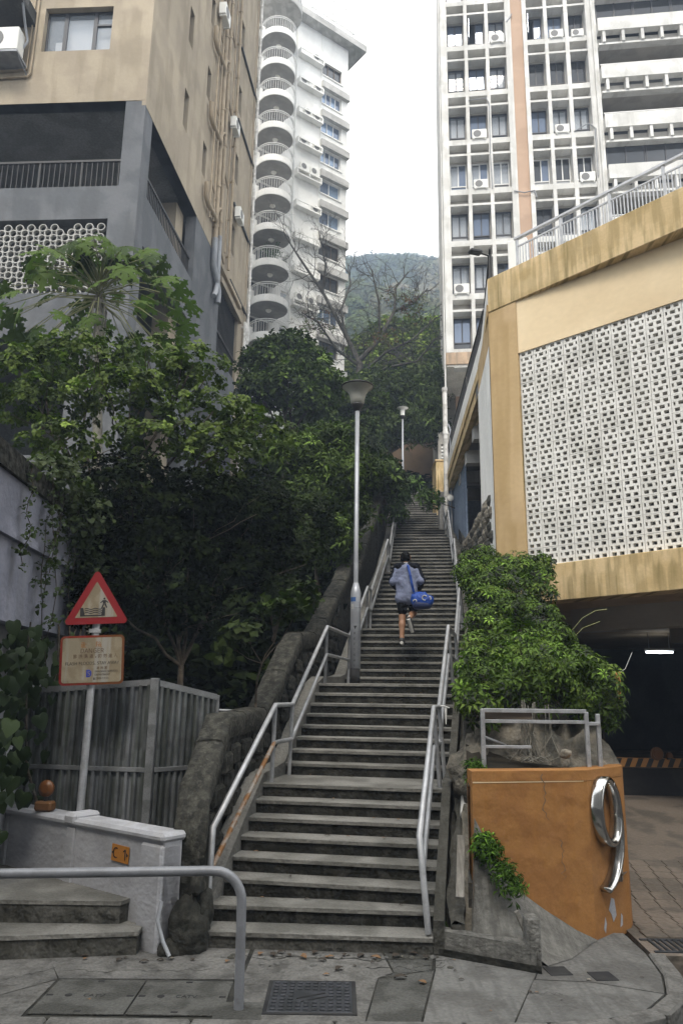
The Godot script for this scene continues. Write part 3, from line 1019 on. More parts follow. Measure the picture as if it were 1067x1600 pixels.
		m.tube([Vector3(8.3, h - 0.5, 0.14), Vector3(9.2, h - 0.9, 0.14)], 0.05, 8)
		part("branch_pipe", m, M.beige_pipe, b, fb)
		m = Mb.new()
		m.tube([Vector3(6.7, h + 1.3, 0.12), Vector3(8.7, h + 0.75, 0.12)], 0.035, 8)
		part("branch_pipe", m, M.beige_pipe, b, fb)
	m = Mb.new()
	m.tube([Vector3(7.72, 20.1, 0.14), Vector3(7.72, 18.9, 0.14), Vector3(8.3, 18.5, 0.14), Vector3(8.6, 18.2, 0.14), Vector3(8.6, 17.7, 0.14)], 0.12, 10)
	m.tube([Vector3(8.35, 20.6, 0.14), Vector3(8.4, 18.7, 0.14), Vector3(8.2, 18.0, 0.14), Vector3(8.0, 17.7, 0.14)], 0.1, 10)
	part("grey_outlet_pipe", m, M.grey_pipe, b, fb)
	for h in [32.2, 28.2, 23.75, 19.9]:
		m = Mb.new()
		m.bx(10.6, h, 0.0, 14.1, h + 0.07, 0.1)
		part("cable_ledge", m, M.black_metal, b, fb)
	m = Mb.new()
	m.bx(8.6, 19.55, 0.0, 12.6, 19.75, 0.14)
	part("string_course", m, M.beige, b, fb)
	var fbw := Transform3D(Basis(), V(-6.15, 0, 20)) * fb
	var faw := Transform3D(Basis(), V(-6.15, 0, 20)) * fa
	air_con("air conditioner high beside the drainpipes on the beige side wall", fbw * Transform3D(Basis(), Vector3(9.5, 26.6, 0.1)), 0.9)
	air_con("lower air conditioner beside the drainpipes on the beige side wall", fbw * Transform3D(Basis(), Vector3(11.0, 23.1, 0.1)), 0.9)
	air_con("topmost air conditioner among the drainpipes of the beige side wall", fbw * Transform3D(Basis(), Vector3(6.9, 29.9, 0.1)), 1.0)
	air_con("big white air conditioner on a bracket left of the beige front window", faw * Transform3D(Basis(), Vector3(-4.5, 21.25, 0.25)), 1.45)
	m = Mb.new()
	m.bx(-5.6, 22.75, 0, -3.75, 22.9, 1.0)
	m.bx(-5.6, 22.9, 0, -3.8, 23.3, 0.5)
	part("canopy", m, M.dark_inside, b, fa)
	m = Mb.new()
	m.tube([Vector3(-3.72, 24.5, 0.06), Vector3(-3.72, 20.95, 0.06), Vector3(-3.8, 20.82, 0.06), Vector3(-5.6, 20.75, 0.06)], 0.035, 6)
	m.tube([Vector3(-3.85, 24.5, 0.06), Vector3(-3.85, 21.1, 0.06), Vector3(-5.6, 20.95, 0.06)], 0.03, 6)
	part("service_pipe", m, M.beige_pipe, b, fa)
	m = Mb.new()
	m.tube([Vector3(-3.78, 22.8, 0.9), Vector3(-3.85, 22.4, 0.5), Vector3(-3.8, 21.9, 0.3), Vector3(-3.95, 21.6, 0.3)], 0.04, 6)
	m.bx(-5.5, 21.12, 0.05, -3.85, 21.18, 0.75)
	m.tube([Vector3(-3.9, 21.15, 0.7), Vector3(-3.85, 20.9, 0.02)], 0.02, 4)
	part("unit_bracket", m, M.grey_pipe, b, fa)
	# dark steel stair fence behind the far end of the block
	var fn := thing("steel_fence", "black sloping steel fence at the far end of the beige block", "fence", V(-4.7, 0, 34.3))
	m = Mb.new()
	m.tube([Vector3(0, 18.6, 0), Vector3(1.25, 15.1, 0)], 0.07, 6)
	m.tube([Vector3(0, 16.6, 0), Vector3(0.9, 14.6, 0)], 0.07, 6)
	part("rail", m, M.black_metal, fn)
	m = Mb.new()
	for i in 12:
		var xx := 0.03 + i * 0.1
		m.bx(xx, 12.5, -0.01, xx + 0.025, 18.5 - xx * 2.8, 0.01)
	part("fence_bars", m, M.black_metal, fn)

func white_tower():
	var w := thing("white_tower_block", "white high-rise with a stack of round balconies behind the trees", "building", V(0.05, 0, 52), atan2(0.6, 0.8))
	var holes := []
	for n in 14:
		var t := 50.65 - 2.63 * n
		holes.append([-2.5, -0.6, t - 1.25, t])
		holes.append([-5.6, -4.97, t - 1.15, t + 0.05])
		holes.append([-8.4, -6.4, t - 2.2, t + 0.1])
	var m := Mb.new()
	holed(m, -16, 0, 10, 53.1, holes, 0, 0.35)
	part("facade", m, M.white_paint, w)
	m = Mb.new()
	m.bx(-16, 10, -14, -15.7, 53.1, -0.35)
	m.bx(-0.3, 10, -14, 0, 53.1, -0.35)
	m.bx(-16, 10, -14.3, 0, 53.1, -14)
	part("outer_wall", m, M.white_paint, w)
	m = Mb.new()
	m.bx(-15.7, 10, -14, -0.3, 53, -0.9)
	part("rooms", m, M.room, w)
	m = Mb.new()
	m.bx(-16.2, 53.1, -14.5, 1.3, 53.7, 0.8)
	part("roof_eave", m, M.eyebrow_grey, w)
	# slatted screen on the roof
	m = Mb.new()
	for i in 15:
		var sx := -3.7 + i * 0.3
		m.plate(PackedVector2Array([Vector2(sx, 55.2), Vector2(sx + 0.2, 55.2), Vector2(sx + 0.34, 57.0), Vector2(sx + 0.14, 57.0)]), -0.05, 0.0)
	for q in [-3.6, -1.6, 0.5]: m.bx(q, 53.6, -0.2, q + 0.1, 57.0, -0.1)
	m.bx(-3.75, 55.1, -0.1, 0.75, 55.2, -0.02)
	m.bx(-3.65, 57.0, -0.1, 0.85, 57.1, -0.02)
	part("roof_screen", m, M.white_paint, w)
	var r := RandomNumberGenerator.new()
	r.seed = 3
	var pn := [[M.glass, M.glass_blue], [M.glass_blue, M.glass_blue, M.glass], [M.glass_dark, M.glass_dark], [M.glass_blue, M.glass, M.glass_blue, M.glass]]
	var eb := Mb.new()
	eb.bx(-2.62, 0.02, 0.0, 0.04, 0.58, 0.32)
	var ebm := eb.mesh()
	var sl := Mb.new()
	sl.bx(-2.6, -0.09, 0.0, -0.5, 0.0, 0.08)
	var slm := sl.mesh()
	var lg := Mb.new()
	lg.bx(-4.85, 0.0, 0.0, -2.64, 0.09, 0.5)
	lg.bx(-4.85, 0.42, 0.44, -2.64, 0.52, 0.5)
	for p in [-4.85, -3.78, -2.72]: lg.bx(p, 0.09, 0.44, p + 0.08, 0.42, 0.5)
	lg.bx(-4.85, 0.09, 0.0, -4.8, 0.52, 0.44)
	lg.bx(-2.7, 0.09, 0.0, -2.64, 0.52, 0.44)
	var lgm := lg.mesh()
	var pattern := [2, 3, 1, 3, 0, 0, 2, 2, 1, 2, 3, 1, 0, 1]
	for n in 13:
		var t := 50.65 - 2.63 * n
		if n > 0: qpart("window_hood", ebm, M.eyebrow_grey, w, Transform3D(Basis(), Vector3(0, t, 0)))
		qpart("window_sill", slm, M.white_paint, w, Transform3D(Basis(), Vector3(0, t - 1.25, 0)))
		qpart("unit_ledge", lgm, M.white_paint, w, Transform3D(Basis(), Vector3(0, t - 0.95, 0)))
		var k: int = pattern[n]
		window_part(w, Transform3D(Basis(), Vector3(-2.5, t - 1.25, -0.2)), 1.9, 1.25, [2, 3, 3, 4][k], M.white_frame if k != 2 else M.brown_frame, pn[k], 0, 0.06)
		window_part(w, Transform3D(Basis(), Vector3(-5.6, t - 1.15, -0.2)), 0.63, 1.2, 2, M.white_frame, [pn[r.randi() % 4][0]], 0, 0.05)
		window_part(w, Transform3D(Basis(), Vector3(-8.4, t - 2.2, -0.2)), 2.0, 2.3, 2, M.white_frame, [M.glass_dark], 0, 0.06, -1, "balcony_door")
	m = Mb.new()
	m.tube([Vector3(-4.91, 12, 0.08), Vector3(-4.91, 53, 0.08)], 0.05, 6)
	m.tube([Vector3(-2.6, 12, 0.06), Vector3(-2.6, 53, 0.06)], 0.035, 6)
	part("rain_pipe", m, M.white_paint, w)
	# round balconies
	var slab := Mb.new()
	slab.lathe([[0, 0], [1.26, 0], [1.28, 0.03], [1.28, 0.50], [1.20, 0.50], [1.20, 0.30], [0, 0.30]], 40, Vector3.ZERO, false)
	slab.bx(-1.15, 0.002, -1.6, 1.15, 0.30, -0.2)
	var slab_m := slab.mesh()
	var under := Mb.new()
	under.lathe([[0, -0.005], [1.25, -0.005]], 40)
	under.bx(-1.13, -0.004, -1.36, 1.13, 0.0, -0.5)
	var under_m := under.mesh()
	var rl := Mb.new()
	for i in 46:
		var a := TAU * i / 46.0
		rl.tube([Vector3(cos(a) * 1.23, 0.48, sin(a) * 1.23), Vector3(cos(a) * 1.23, 1.25, sin(a) * 1.23)], 0.017, 4)
	for hh: float in [1.25, 1.38]:
		var pts := []
		for i in 41: pts.append(Vector3(cos(TAU * i / 40.0) * 1.25, hh, sin(TAU * i / 40.0) * 1.25))
		rl.tube(pts, 0.03, 5)
	var rl_m := rl.mesh()
	var lp := Mb.new()
	lp.lathe([[0, -0.16], [0.12, -0.14], [0.19, -0.06], [0.2, -0.008]], 14)
	var lp_m := lp.mesh()
	var ep := Mb.new()
	ep.bx(-10.2, 0.0, 0.0, -8.45, 1.1, 1.25)
	var ep_m := ep.mesh()
	for n in 13:
		var y := 48.02 - 2.63 * n
		var sb := qpart("balcony", slab_m, M.white_paint, w, Transform3D(Basis(), Vector3(-7.35, y, 1.36)))
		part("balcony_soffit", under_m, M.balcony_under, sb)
		part("railing", rl_m, M.white_frame, sb)
		part("ceiling_lamp", lp_m, M.lens, sb)
		qpart("end_parapet", ep_m, M.white_paint, w, Transform3D(Basis(), Vector3(0, y, 0)))
	m = Mb.new()
	m.lathe([[0, 0], [1.6, 0], [1.63, 0.05], [1.63, 1.1], [0, 1.1]], 40, Vector3(-7.3, 50.75, 1.3), false)
	m.bx(-9.0, 50.76, 0.0, -5.7, 51.8, 1.3)
	part("top_canopy", m, M.eyebrow_grey, w)
	var wt := w.transform
	for a in [[0, -3.2, 0.1, "beside the topmost window"], [2, -3.9, 0.05, "on the third ledge, left"], [2, -3.05, 0.02, "on the third ledge, right"], [4, -4.1, 0.5, "standing on the fifth ledge, left"], [4, -3.2, 0.5, "standing on the fifth ledge, right"], [1, -4.3, 0.0, "on the second ledge, left"], [1, -3.0, 0.0, "on the second ledge, right"], [3, -4.2, 0.0, "on the fourth ledge, left"], [3, -3.0, 0.0, "on the fourth ledge, right"], [5, -3.0, 0.0, "on the sixth ledge"], [8, -4.2, 0.4, "at the bare tree's upper twigs, left"], [8, -3.2, 0.4, "at the bare tree's upper twigs, right"], [9, -3.0, -0.9, "on a low bracket behind the bare tree"], [10, -4.3, 0.05, "on the lowest visible ledge, left"], [10, -3.2, 0.05, "on the lowest visible ledge, right"]]:
		air_con("small air conditioner of the white tower " + a[3], wt * Transform3D(Basis(), Vector3(a[1], 50.65 - 2.63 * a[0] - 0.85 + a[2], 0.1)), 1.0)
	# plants on one balcony
	var xf := []
	var cl := []
	for i in 60:
		var a := r.randf() * TAU
		xf.append(wt * Transform3D(Basis(Vector3(1, 0.3, 0).normalized(), r.randf() * 6.0).scaled(Vector3.ONE * 0.4), Vector3(-7.1 + cos(a) * r.randf() * 1.2, 48.02 - 2.63 * 7 + 1.4 + r.randf() * 0.8, 1.0 + sin(a) * r.randf())))
		cl.append(Color(0.05, 0.1, 0.03) * r.randf_range(0.7, 1.3))
	var bp := thing("balcony_plants", "leafy potted plants on a round balcony of the white tower", "plant")
	copies("foliage", leaf_cluster(8, 0.5, 0.2, 0.3, 5), M.leaf, xf, cl, bp)

func ribbed_tower():
	var w := thing("ribbed_tower_block", "pale tower with a grid of white ribs and an orange stripe above the car park", "building", V(4.9, 0, 34), atan2(-0.12, 1.0))
	var bays := [[0.36, 1.26], [1.44, 2.36], [2.54, 3.42], [4.53, 5.42], [5.60, 6.46], [6.66, 7.55]]
	var holes := []
	for n in range(-3, 7):
		var t := 37.37 - 2.9 * n
		for b in bays: holes.append([b[0] + 0.03, b[1] - 0.03, t - 1.45, t + 0.3])
	var m := Mb.new()
	holed(m, 0.0, 8.0, 17.62, 48, holes, -0.55, 0.2)
	part("recessed_wall", m, M.soffit_grey, w)
	for rb in [[0.0, 0.36, 0.06], [1.26, 1.44, 0.0], [2.36, 2.54, 0.0], [3.42, 3.72, 0.04], [4.32, 4.53, 0.04], [5.42, 5.60, 0.0], [6.46, 6.66, 0.0], [7.55, 8.05, 0.04]]:
		m = Mb.new()
		m.bx(rb[0], 18.2, -0.55, rb[1], 48, rb[2])
		qpart("rib", m, M.white_rib, w)
	m = Mb.new()
	m.bx(3.72, 18.2, -0.55, 4.32, 48, -0.06)
	part("orange_stripe", m, M.salmon, w)
	for n in range(-3, 7):
		var t := 37.37 - 2.9 * n
		for g in [[0.36, 3.42], [4.53, 7.55]]:
			m = Mb.new()
			m.bx(g[0], t - 1.88, -0.55, g[1], t - 1.57, -0.03)
			qpart("sill_beam", m, M.white_rib, w)
			m = Mb.new()
			m.bx(g[0], t - 2.52, -0.55, g[1], t - 2.40, -0.03)
			qpart("thin_beam", m, M.white_rib, w)
	m = Mb.new()
	m.bx(-0.01, 17.6, -16, 8.0, 18.2, 0.05)
	part("base_band", m, M.band_tan, w)
	m = Mb.new()
	m.bx(0.0, 17.5, -16, 18, 17.59, -0.02)
	part("underside", m, M.pale_under, w)
	m = Mb.new()
	m.bx(0.0, 18.2, -16, 0.2, 48, -0.56)
	m.bx(0.0, 18.2, -16.3, 18, 48, -16)
	m.bx(17.8, 10.4, -16, 18, 48, 0)
	part("outer_wall", m, M.white_rib, w)
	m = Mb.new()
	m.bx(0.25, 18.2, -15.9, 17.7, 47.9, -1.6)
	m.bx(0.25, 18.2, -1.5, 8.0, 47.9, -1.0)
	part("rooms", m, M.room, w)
	m = Mb.new()
	m.bx(0.55, 10.4, -4.4, 1.25, 17.5, -3.7)
	part("column", m, M.white_rib, w)
	m = Mb.new()
	m.bx(0.54, 16.7, -4.41, 1.26, 17.45, -3.69)
	part("column_head", m, M.salmon, w)
	m = Mb.new()
	m.bx(2.5, 10.4, -15, 17, 17.5, -6)
	m.bx(7.0, 10.4, -5, 8.0, 17.5, -4)
	part("lobby_wall", m, M.white_rib, w)
	# windows
	var r := RandomNumberGenerator.new()
	r.seed = 21
	for n in range(-3, 7):
		var t := 37.37 - 2.9 * n
		for i in 6:
			var b: Array = bays[i]
			var fm: Material = M.dark_frame
			if n == 3: fm = M.white_frame
			var cur := r.randf() < (0.75 if i < 3 else 0.4)
			var gl: Material = M.glass_clear if cur else M.glass if (i < 3 and r.randf() < 0.8) or r.randf() < 0.2 else M.glass_dark
			var low: Material = [M.curtain, M.glass, M.glass_dark, M.curtain_dark][r.randi() % 4]
			window_part(w, Transform3D(Basis(), Vector3(b[0] + 0.03, t - 1.45, -0.62)), b[1] - b[0] - 0.06, 1.75, 2, fm, [gl, gl if r.randf() < 0.8 else M.glass, low], 0.42, 0.055, (0 if (n == 0 and (i == 1 or i == 3)) else -1))
			if cur:
				var c := Mb.new()
				var x0: float = b[0] + 0.06 + r.randf() * 0.1
				for q in 11: c.bx(x0 + q * 0.06, t - 1.3, -0.74 - (0.02 if q % 2 else 0.0), x0 + q * 0.06 + 0.06, t + 0.2, -0.72 - (0.02 if q % 2 else 0.0))
				qpart("curtain", c, M.curtain if r.randf() < 0.7 else M.curtain_dark, w)
	# balcony bays on the right
	for n in range(-3, 6):
		var t := 37.37 - 2.9 * n
		m = Mb.new()
		m.bx(8.05, t - 1.78, 0.05, 17.8, t - 1.0, 0.42)
		m.bx(8.05, t - 2.55, -0.1, 17.8, t - 2.44, 0.3)
		qpart("balcony_parapet", m, M.white_rib, w)
		m = Mb.new()
		m.bx(8.05, t - 2.43, -1.9, 17.8, t - 1.9, -0.02)
		qpart("balcony_slab", m, M.soffit_grey, w)
		for k in 10:
			m = Mb.new()
			m.bx(8.25 + k * 0.95, t - 2.44, -0.02, 8.40 + k * 0.95, t - 1.78, 0.38)
			qpart("parapet_bracket", m, M.white_rib, w)
		m = Mb.new()
		m.bx(8.05, t - 1.9, -1.65, 17.8, t + 0.5, -1.58)
		qpart("balcony_back_wall", m, M.glass_dark if n % 2 == 0 else M.garage_grey, w)
		if n == 0 or n == 3:
			for k in 5:
				window_part(w, Transform3D(Basis(), Vector3(8.1 + k * 1.9, t - 0.98, -0.1)), 1.88, 1.4, 2, M.dark_frame, [M.glass_dark, M.glass_dark], 0, 0.06)
			m = Mb.new()
			for q in 10: m.bx(8.35 + q * 0.09, t - 0.9, -0.3 - (0.03 if q % 2 else 0.0), 8.44 + q * 0.09, t + 0.35, -0.27)
			qpart("curtain", m, M.curtain, w)
		else:
			m = Mb.new()
			m.bx(8.05, t - 0.82, 0.2, 17.8, t - 0.78, 0.24)
			qpart("balcony_rail", m, M.white_frame, w)
	m = Mb.new()
	m.tube([Vector3(7.85, 18.3, 0.12), Vector3(7.85, 48, 0.12)], 0.06, 8)
	m.tube([Vector3(7.7, 18.3, 0.08), Vector3(7.7, 30, 0.08), Vector3(7.45, 30.3, 0.08)], 0.03, 6)
	m.tube([Vector3(-0.06, 16.0, 0.0), Vector3(-0.06, 46, 0.0)], 0.04, 8)
	part("rain_pipe", m, M.white_rib, w)
	# loose cables
	m = Mb.new()
	m.tube([Vector3(3.5, 26.75, 0.1), Vector3(4.0, 26.65, 0.05), Vector3(4.5, 26.7, 0.1), Vector3(4.6, 26.3, 0.08)], 0.03, 5)
	part("cable", m, M.grey_pipe, w)
	m = Mb.new()
	m.tube([Vector3(1.4, 32.3, 0.02), Vector3(2.3, 32.35, 0.05), Vector3(2.45, 32.0, 0.05), Vector3(2.42, 29.0, 0.05), Vector3(2.46, 27.0, 0.05)], 0.025, 5)
	part("cable", m, M.grey_pipe, w)
	m = Mb.new()
	m.tube([Vector3(6.6, 30.0, 0.03), Vector3(7.3, 30.4, 0.05), Vector3(7.62, 30.1, 0.08), Vector3(7.6, 27.3, 0.08)], 0.025, 5)
	part("cable", m, M.grey_pipe, w)
	m = Mb.new()
	m.tube([Vector3(3.5, 37.0, 0.05), Vector3(3.72, 37.3, 0.05), Vector3(3.78, 37.5, 0.02)], 0.03, 5)
	part("cable", m, M.grey_pipe, w)
	var wt := w.transform
	var rows := ["top", "second", "third", "fourth", "fifth", "sixth"]
	for a in [[2, 0, 0.9, -0.35], [4, 0, 0.85, -0.1], [5, 0, 0.75, -0.2], [1, 2, 0.9, 0.0], [4, 2, 0.85, 0.0], [1, 3, 0.85, 0.05], [5, 3, 0.9, 0.0], [0, 5, 0.9, 0.0]]:
		var b: Array = bays[a[0]]
		air_con("air conditioner under the %s window of the ribbed tower's %s row" % [["first", "second", "third", "fourth", "fifth", "last"][a[0]], rows[a[1]]], wt * Transform3D(Basis(), Vector3((b[0] + b[1]) / 2, 37.37 - 2.9 * a[1] - 1.6, -0.2)), a[2])

func podium():
	var w := thing("car_park_building", "ochre car park building with a white concrete block screen and roof railing", "building", V(2.88, 0, 14))
	var fr := face(0.667, -0.745)
	var m := Mb.new()
	# corner pier
	m.prism(PackedVector2Array([Vector2(0, 0), Vector2(0.43, -0.485), Vector2(0.95, 2.35), Vector2(0.24, 2.6)]), 0.4, 9.69)
	part("corner_pier", m, M.ochre_pillar, w)
	m = Mb.new()
	m.quad(V(-0.004, 4.0, 0.06), V(-0.004, 9.0, 0.06), V(0.228, 9.0, 2.6), V(0.228, 4.0, 2.6))
	part("white_pier_side", m, M.white_paint, w)
	# roof parapet: front and side
	m = Mb.new()
	m.box(Vector3(4.0, 10.05, -0.13), Vector3(8.0, 0.74, 0.30), 0.012)
	part("roof_parapet", m, M.ochre_stained, w, fr)
	m = Mb.new()
	holed(m, 0.0, 7.6, 8.6, 9.69, [], 0.0, 0.25)
	var fr2 := fr * Transform3D(Basis(Vector3.UP, 0.075), Vector3(0.64, 0, -0.015))
	part("upper_panel", m, M.ochre, w, fr2)
	m = Mb.new()
	m.bx(0.60, 4.3, -0.45, 0.637, 9.69, -0.02)
	part("screen_jamb", m, M.ochre_stained, w, fr)
	m = Mb.new()
	m.box(Vector3(4.3, 4.15, -0.2), Vector3(7.4, 0.64, 0.42), 0.012)
	part("lower_band", m, M.ochre_stained, w, fr)
	# screen blocks
	var bl := Mb.new()
	var d := 0.10
	var y0 := 0.0
	for yy in [[0.0, 0.024], [0.088, 0.133], [0.199, 0.242], [0.306, 0.33]]:
		bl.bx(0.003, yy[0] + (0.002 if yy[0] == 0.0 else 0.0), -d, 0.297, yy[1] - (0.002 if yy[1] == 0.33 else 0.0), 0)
	for yy in [[0.024, 0.088, 0], [0.133, 0.199, 1], [0.242, 0.306, 0]]:
		var sp := [[0.003, 0.045], [0.125, 0.175], [0.255, 0.297]] if yy[2] == 0 else [[0.003, 0.03], [0.062, 0.108], [0.192, 0.238], [0.27, 0.297]]
		for s in sp: bl.bx(s[0], yy[0], -d, s[1], yy[1], -0.001)
	var blm := bl.mesh()
	var r := RandomNumberGenerator.new()
	r.seed = 12
	for i in 20:
		for j in 13:
			if i > 13 and j > 40: continue
			qpart("screen_block", blm, M.breeze if r.randf() < 0.75 else M.breeze_grey, w, fr2 * Transform3D(Basis(), Vector3(0.01 + i * 0.302, 4.48 + j * 0.3175, -0.03 + r.randf() * 0.006)).scaled_local(Vector3(1, 0.3155 / 0.33, 1)))
	# slabs and inside walls
	var plan := PackedVector2Array([Vector2(0.6, 0.1), Vector2(5.5, -5.2), Vector2(17, -5.2), Vector2(17, 32), Vector2(2.2, 32), Vector2(0.82, 10.7), Vector2(0.33, 2.6)])
	m = Mb.new()
	m.prism(plan, 9.35, 9.9)
	part("roof_deck", m, M.recess_grey, w)
	m = Mb.new()
	m.prism(plan, 9.905, 9.95)
	part("roof_paving", m, M.eyebrow_grey, w)
	var plan2 := PackedVector2Array([Vector2(0.45, -0.3), Vector2(5.1, -5.35), Vector2(17, -5.4), Vector2(17, 13), Vector2(0.95, 13), Vector2(0.6, 1.0)])
	m = Mb.new()
	m.prism(plan2, 3.86, 4.4)
	part("middle_slab", m, M.brown_soffit, w)
	m = Mb.new()
	m.prism(PackedVector2Array([Vector2(0.6, 12.6), Vector2(17, 12.6), Vector2(17, 13.0), Vector2(0.6, 13.0)]), 4.4, 9.35)
	m.prism(PackedVector2Array([Vector2(16.6, -5.3), Vector2(17, -5.3), Vector2(17, 12.6), Vector2(16.6, 12.6)]), 0.0, 9.35)
	part("inner_wall", m, M.recess_grey, w)
	m = Mb.new()
	m.prism(PackedVector2Array([Vector2(0.95, 9.0), Vector2(1.0, 9.0), Vector2(1.1, 12.6), Vector2(1.05, 12.6)]), 5.5, 9.3)
	m.prism(PackedVector2Array([Vector2(0.75, 12.3), Vector2(2.6, 12.3), Vector2(2.6, 12.5), Vector2(0.75, 12.5)]), 5.5, 9.3)
	part("blue_inner_wall", m, M.inside_blue, w)
	m = Mb.new()
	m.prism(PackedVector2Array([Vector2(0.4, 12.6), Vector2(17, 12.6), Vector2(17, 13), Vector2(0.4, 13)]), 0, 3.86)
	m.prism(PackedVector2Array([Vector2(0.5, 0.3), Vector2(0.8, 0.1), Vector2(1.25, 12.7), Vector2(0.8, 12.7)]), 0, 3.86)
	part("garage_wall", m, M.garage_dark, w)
	for i in 5:
		m = Mb.new()
		m.prism(PackedVector2Array([Vector2(0.5 + i * 0.15, 3.4 + i * 2.2), Vector2(16, 1.0 + i * 2.2), Vector2(16, 1.35 + i * 2.2), Vector2(0.5 + i * 0.15, 3.75 + i * 2.2)]), 8.95, 9.35)
		part("deck_beam", m, M.eyebrow_grey, w)
	m = Mb.new()
	m.bx(0.5, 3.44, -2.0, 8.0, 3.86, -1.6)
	m.bx(0.5, 3.44, -6.0, 10.0, 3.86, -5.6)
	part("garage_beam", m, M.soffit_grey, w, fr)
	# side parapet above the stairs
	var sp := [[0.0, 0.0], [0.34, 2.6], [0.55, 6.6], [0.77, 10.7], [1.2, 17.0]]
	for band in [[9.88, 10.42, "white_paint", 0.0, "side_parapet"], [9.62, 9.88, "ochre_stained", 0.03, "side_fascia"], [9.32, 9.60, "ochre_stained", 0.0, "side_fascia"]]:
		m = Mb.new()
		for i in sp.size() - 1:
			var o: float = -band[3]
			m.prism(PackedVector2Array([Vector2(sp[i][0] + o, sp[i][1] + (0.02 if i == 0 else 0.0)), Vector2(sp[i + 1][0] + o, sp[i + 1][1]), Vector2(sp[i + 1][0] + 0.25, sp[i + 1][1]), Vector2(sp[i][0] + 0.25, sp[i][1] + 0.3 * float(i == 0))]), band[0], band[1])
		part(band[4], m, M[band[2]], w)
	# side railing, black
	m = Mb.new()
	for i in sp.size() - 1:
		var a := V(sp[i][0] + 0.1, 0, sp[i][1] + 0.1)
		var b := V(sp[i + 1][0] + 0.1, 0, sp[i + 1][1])
		var n := int((b - a).length() / 0.14)
		for k in n:
			var p := a.lerp(b, k / float(n))
			m.bx(p.x, 10.4, p.z, p.x + 0.02, 11.15, p.z + 0.02)
		m.tube([a + Vector3(0, 11.2, 0), b + Vector3(0, 11.2, 0)], 0.03, 5)
	part("side_railing", m, M.black_metal, w)
	# front railing, white
	var x := 0.45
	while x < 8.0:
		m = Mb.new()
		m.box(Vector3(x, 10.86, -0.42), Vector3(0.05, 0.92, 0.05), 0.004)
		part("railing_post", m, M.galvanised, w, fr)
		m = Mb.new()
		for k in range(1, 15): m.bx(x + k * 0.068 - 0.008, 10.5, -0.43, x + k * 0.068 + 0.008, 11.12, -0.41)
		m.bx(x + 0.025, 10.47, -0.435, x + 0.995, 10.5, -0.405)
		m.bx(x + 0.025, 11.12, -0.435, x + 0.995, 11.15, -0.405)
		part("railing_panel", m, M.galvanised, w, fr)
		x += 1.02
	m = Mb.new()
	m.bx(0.40, 11.30, -0.46, 8.2, 11.345, -0.38)
	part("railing_top_rail", m, M.galvanised, w, fr)
	# box sign leaning by the railing's corner, floodlight
	var sg := thing("light_box", "small white framed light box behind the roof railing corner", "light box", V(3.75, 10.4, 14.9), -0.5)
	m = Mb.new()
	m.box(Vector3(0, 1.05, 0), Vector3(0.42, 0.9, 0.12), 0.01)
	part("frame", m, M.white_frame, sg)
	m = Mb.new()
	m.bx(-0.17, 0.66, 0.062, 0.17, 1.44, 0.068)
	part("face", m, M.unit_white, sg)
	m = Mb.new()
	m.bx(-0.03, 0, -0.03, 0.03, 0.6, 0.03)
	part("stem", m, M.galvanised, sg)
	var fl := thing("floodlight", "small dark floodlight on an arm at the car park roof corner", "lamp", V(2.95, 10.75, 14.15), 0.3)
	m = Mb.new()
	m.box(Vector3(-0.3, 0.33, 0), Vector3(0.26, 0.08, 0.16), 0.02)
	part("head", m, M.black_metal, fl)
	m = Mb.new()
	m.tube([Vector3(0, -0.4, 0), Vector3(0, 0.3, 0), Vector3(-0.2, 0.33, 0)], 0.018, 6)
	part("arm", m, M.black_metal, fl)
	# rubble wall beneath the open side
	var rw := thing("rubble_wall", "rubble stone wall beside the stairs under the car park's open side", "wall", V(2.95, 0, 14.3))
	m = Mb.new()
	m.prism(PackedVector2Array([Vector2(-0.02, 0.0), Vector2(0.6, 0.0), Vector2(1.1, 9.0), Vector2(0.48, 9.0)]), 1.5, 6.1)
	part("mortar", m, M.mossy_stone, rw)
	var nz := FastNoiseLite.new()
	var stones := [Mb.new(), Mb.new(), Mb.new(), Mb.new()]
	var sms := []
	for i in 4:
		stones[i].blob(Vector3(i * 3.0, 0, 0) * 0.0, Vector3(0.10, 0.15, 0.24), nz, 0.35 + i * 0.1, 8, false)
		sms.append(stones[i].mesh())
	for j in 14:
		for i in 16:
			var z := 0.2 + i * 0.5 + r.randf() * 0.2 + (0.25 if j % 2 else 0.0)
			var y := 2.6 + j * 0.26 + r.randf() * 0.05
			if y > 6.05 or y < slope_h(14.3 + z) - 0.4: continue
			var o := qpart("stone", sms[r.randi() % 4], M.boulder if r.randf() < 0.6 else M.old_concrete, rw)
			o.position = V(-0.02 + z * 0.0555, y, z)
			o.rotation = Vector3(r.randf() * 0.5 - 0.25, r.randf() * 0.3, r.randf() * 0.4)
			o.scale = Vector3(1, 0.8 + r.randf() * 0.3, 0.8 + r.randf() * 0.4)
	# inside the garage: tube lamp, striped boom, drum
	var tl := thing("tube_lamp", "glowing fluorescent tube hanging in the dark garage", "lamp", V(8.12, 3.38, 19.8), -0.1)
	m = Mb.new()
	m.box(Vector3(0, 0.06, 0), Vector3(0.72, 0.05, 0.07), 0.008)
	m.tube([Vector3(-0.25, 0.08, 0), Vector3(-0.25, 0.5, 0)], 0.008, 5)
	m.tube([Vector3(0.25, 0.08, 0), Vector3(0.25, 0.5, 0)], 0.008, 5)
	part("housing", m, M.white_frame, tl)
	m = Mb.new()
	m.tube([Vector3(-0.33, 0, 0), Vector3(0.33, 0, 0)], 0.022, 8)
	var em := StandardMaterial3D.new()
	em.albedo_color = Color(0.9, 0.9, 0.9)
	em.emission_enabled = true
	em.emission = Color(0.92, 0.96, 1.0)
	em.emission_energy_multiplier = 3.0
	part("tube", m, em, tl)
	var ol := OmniLight3D.new()
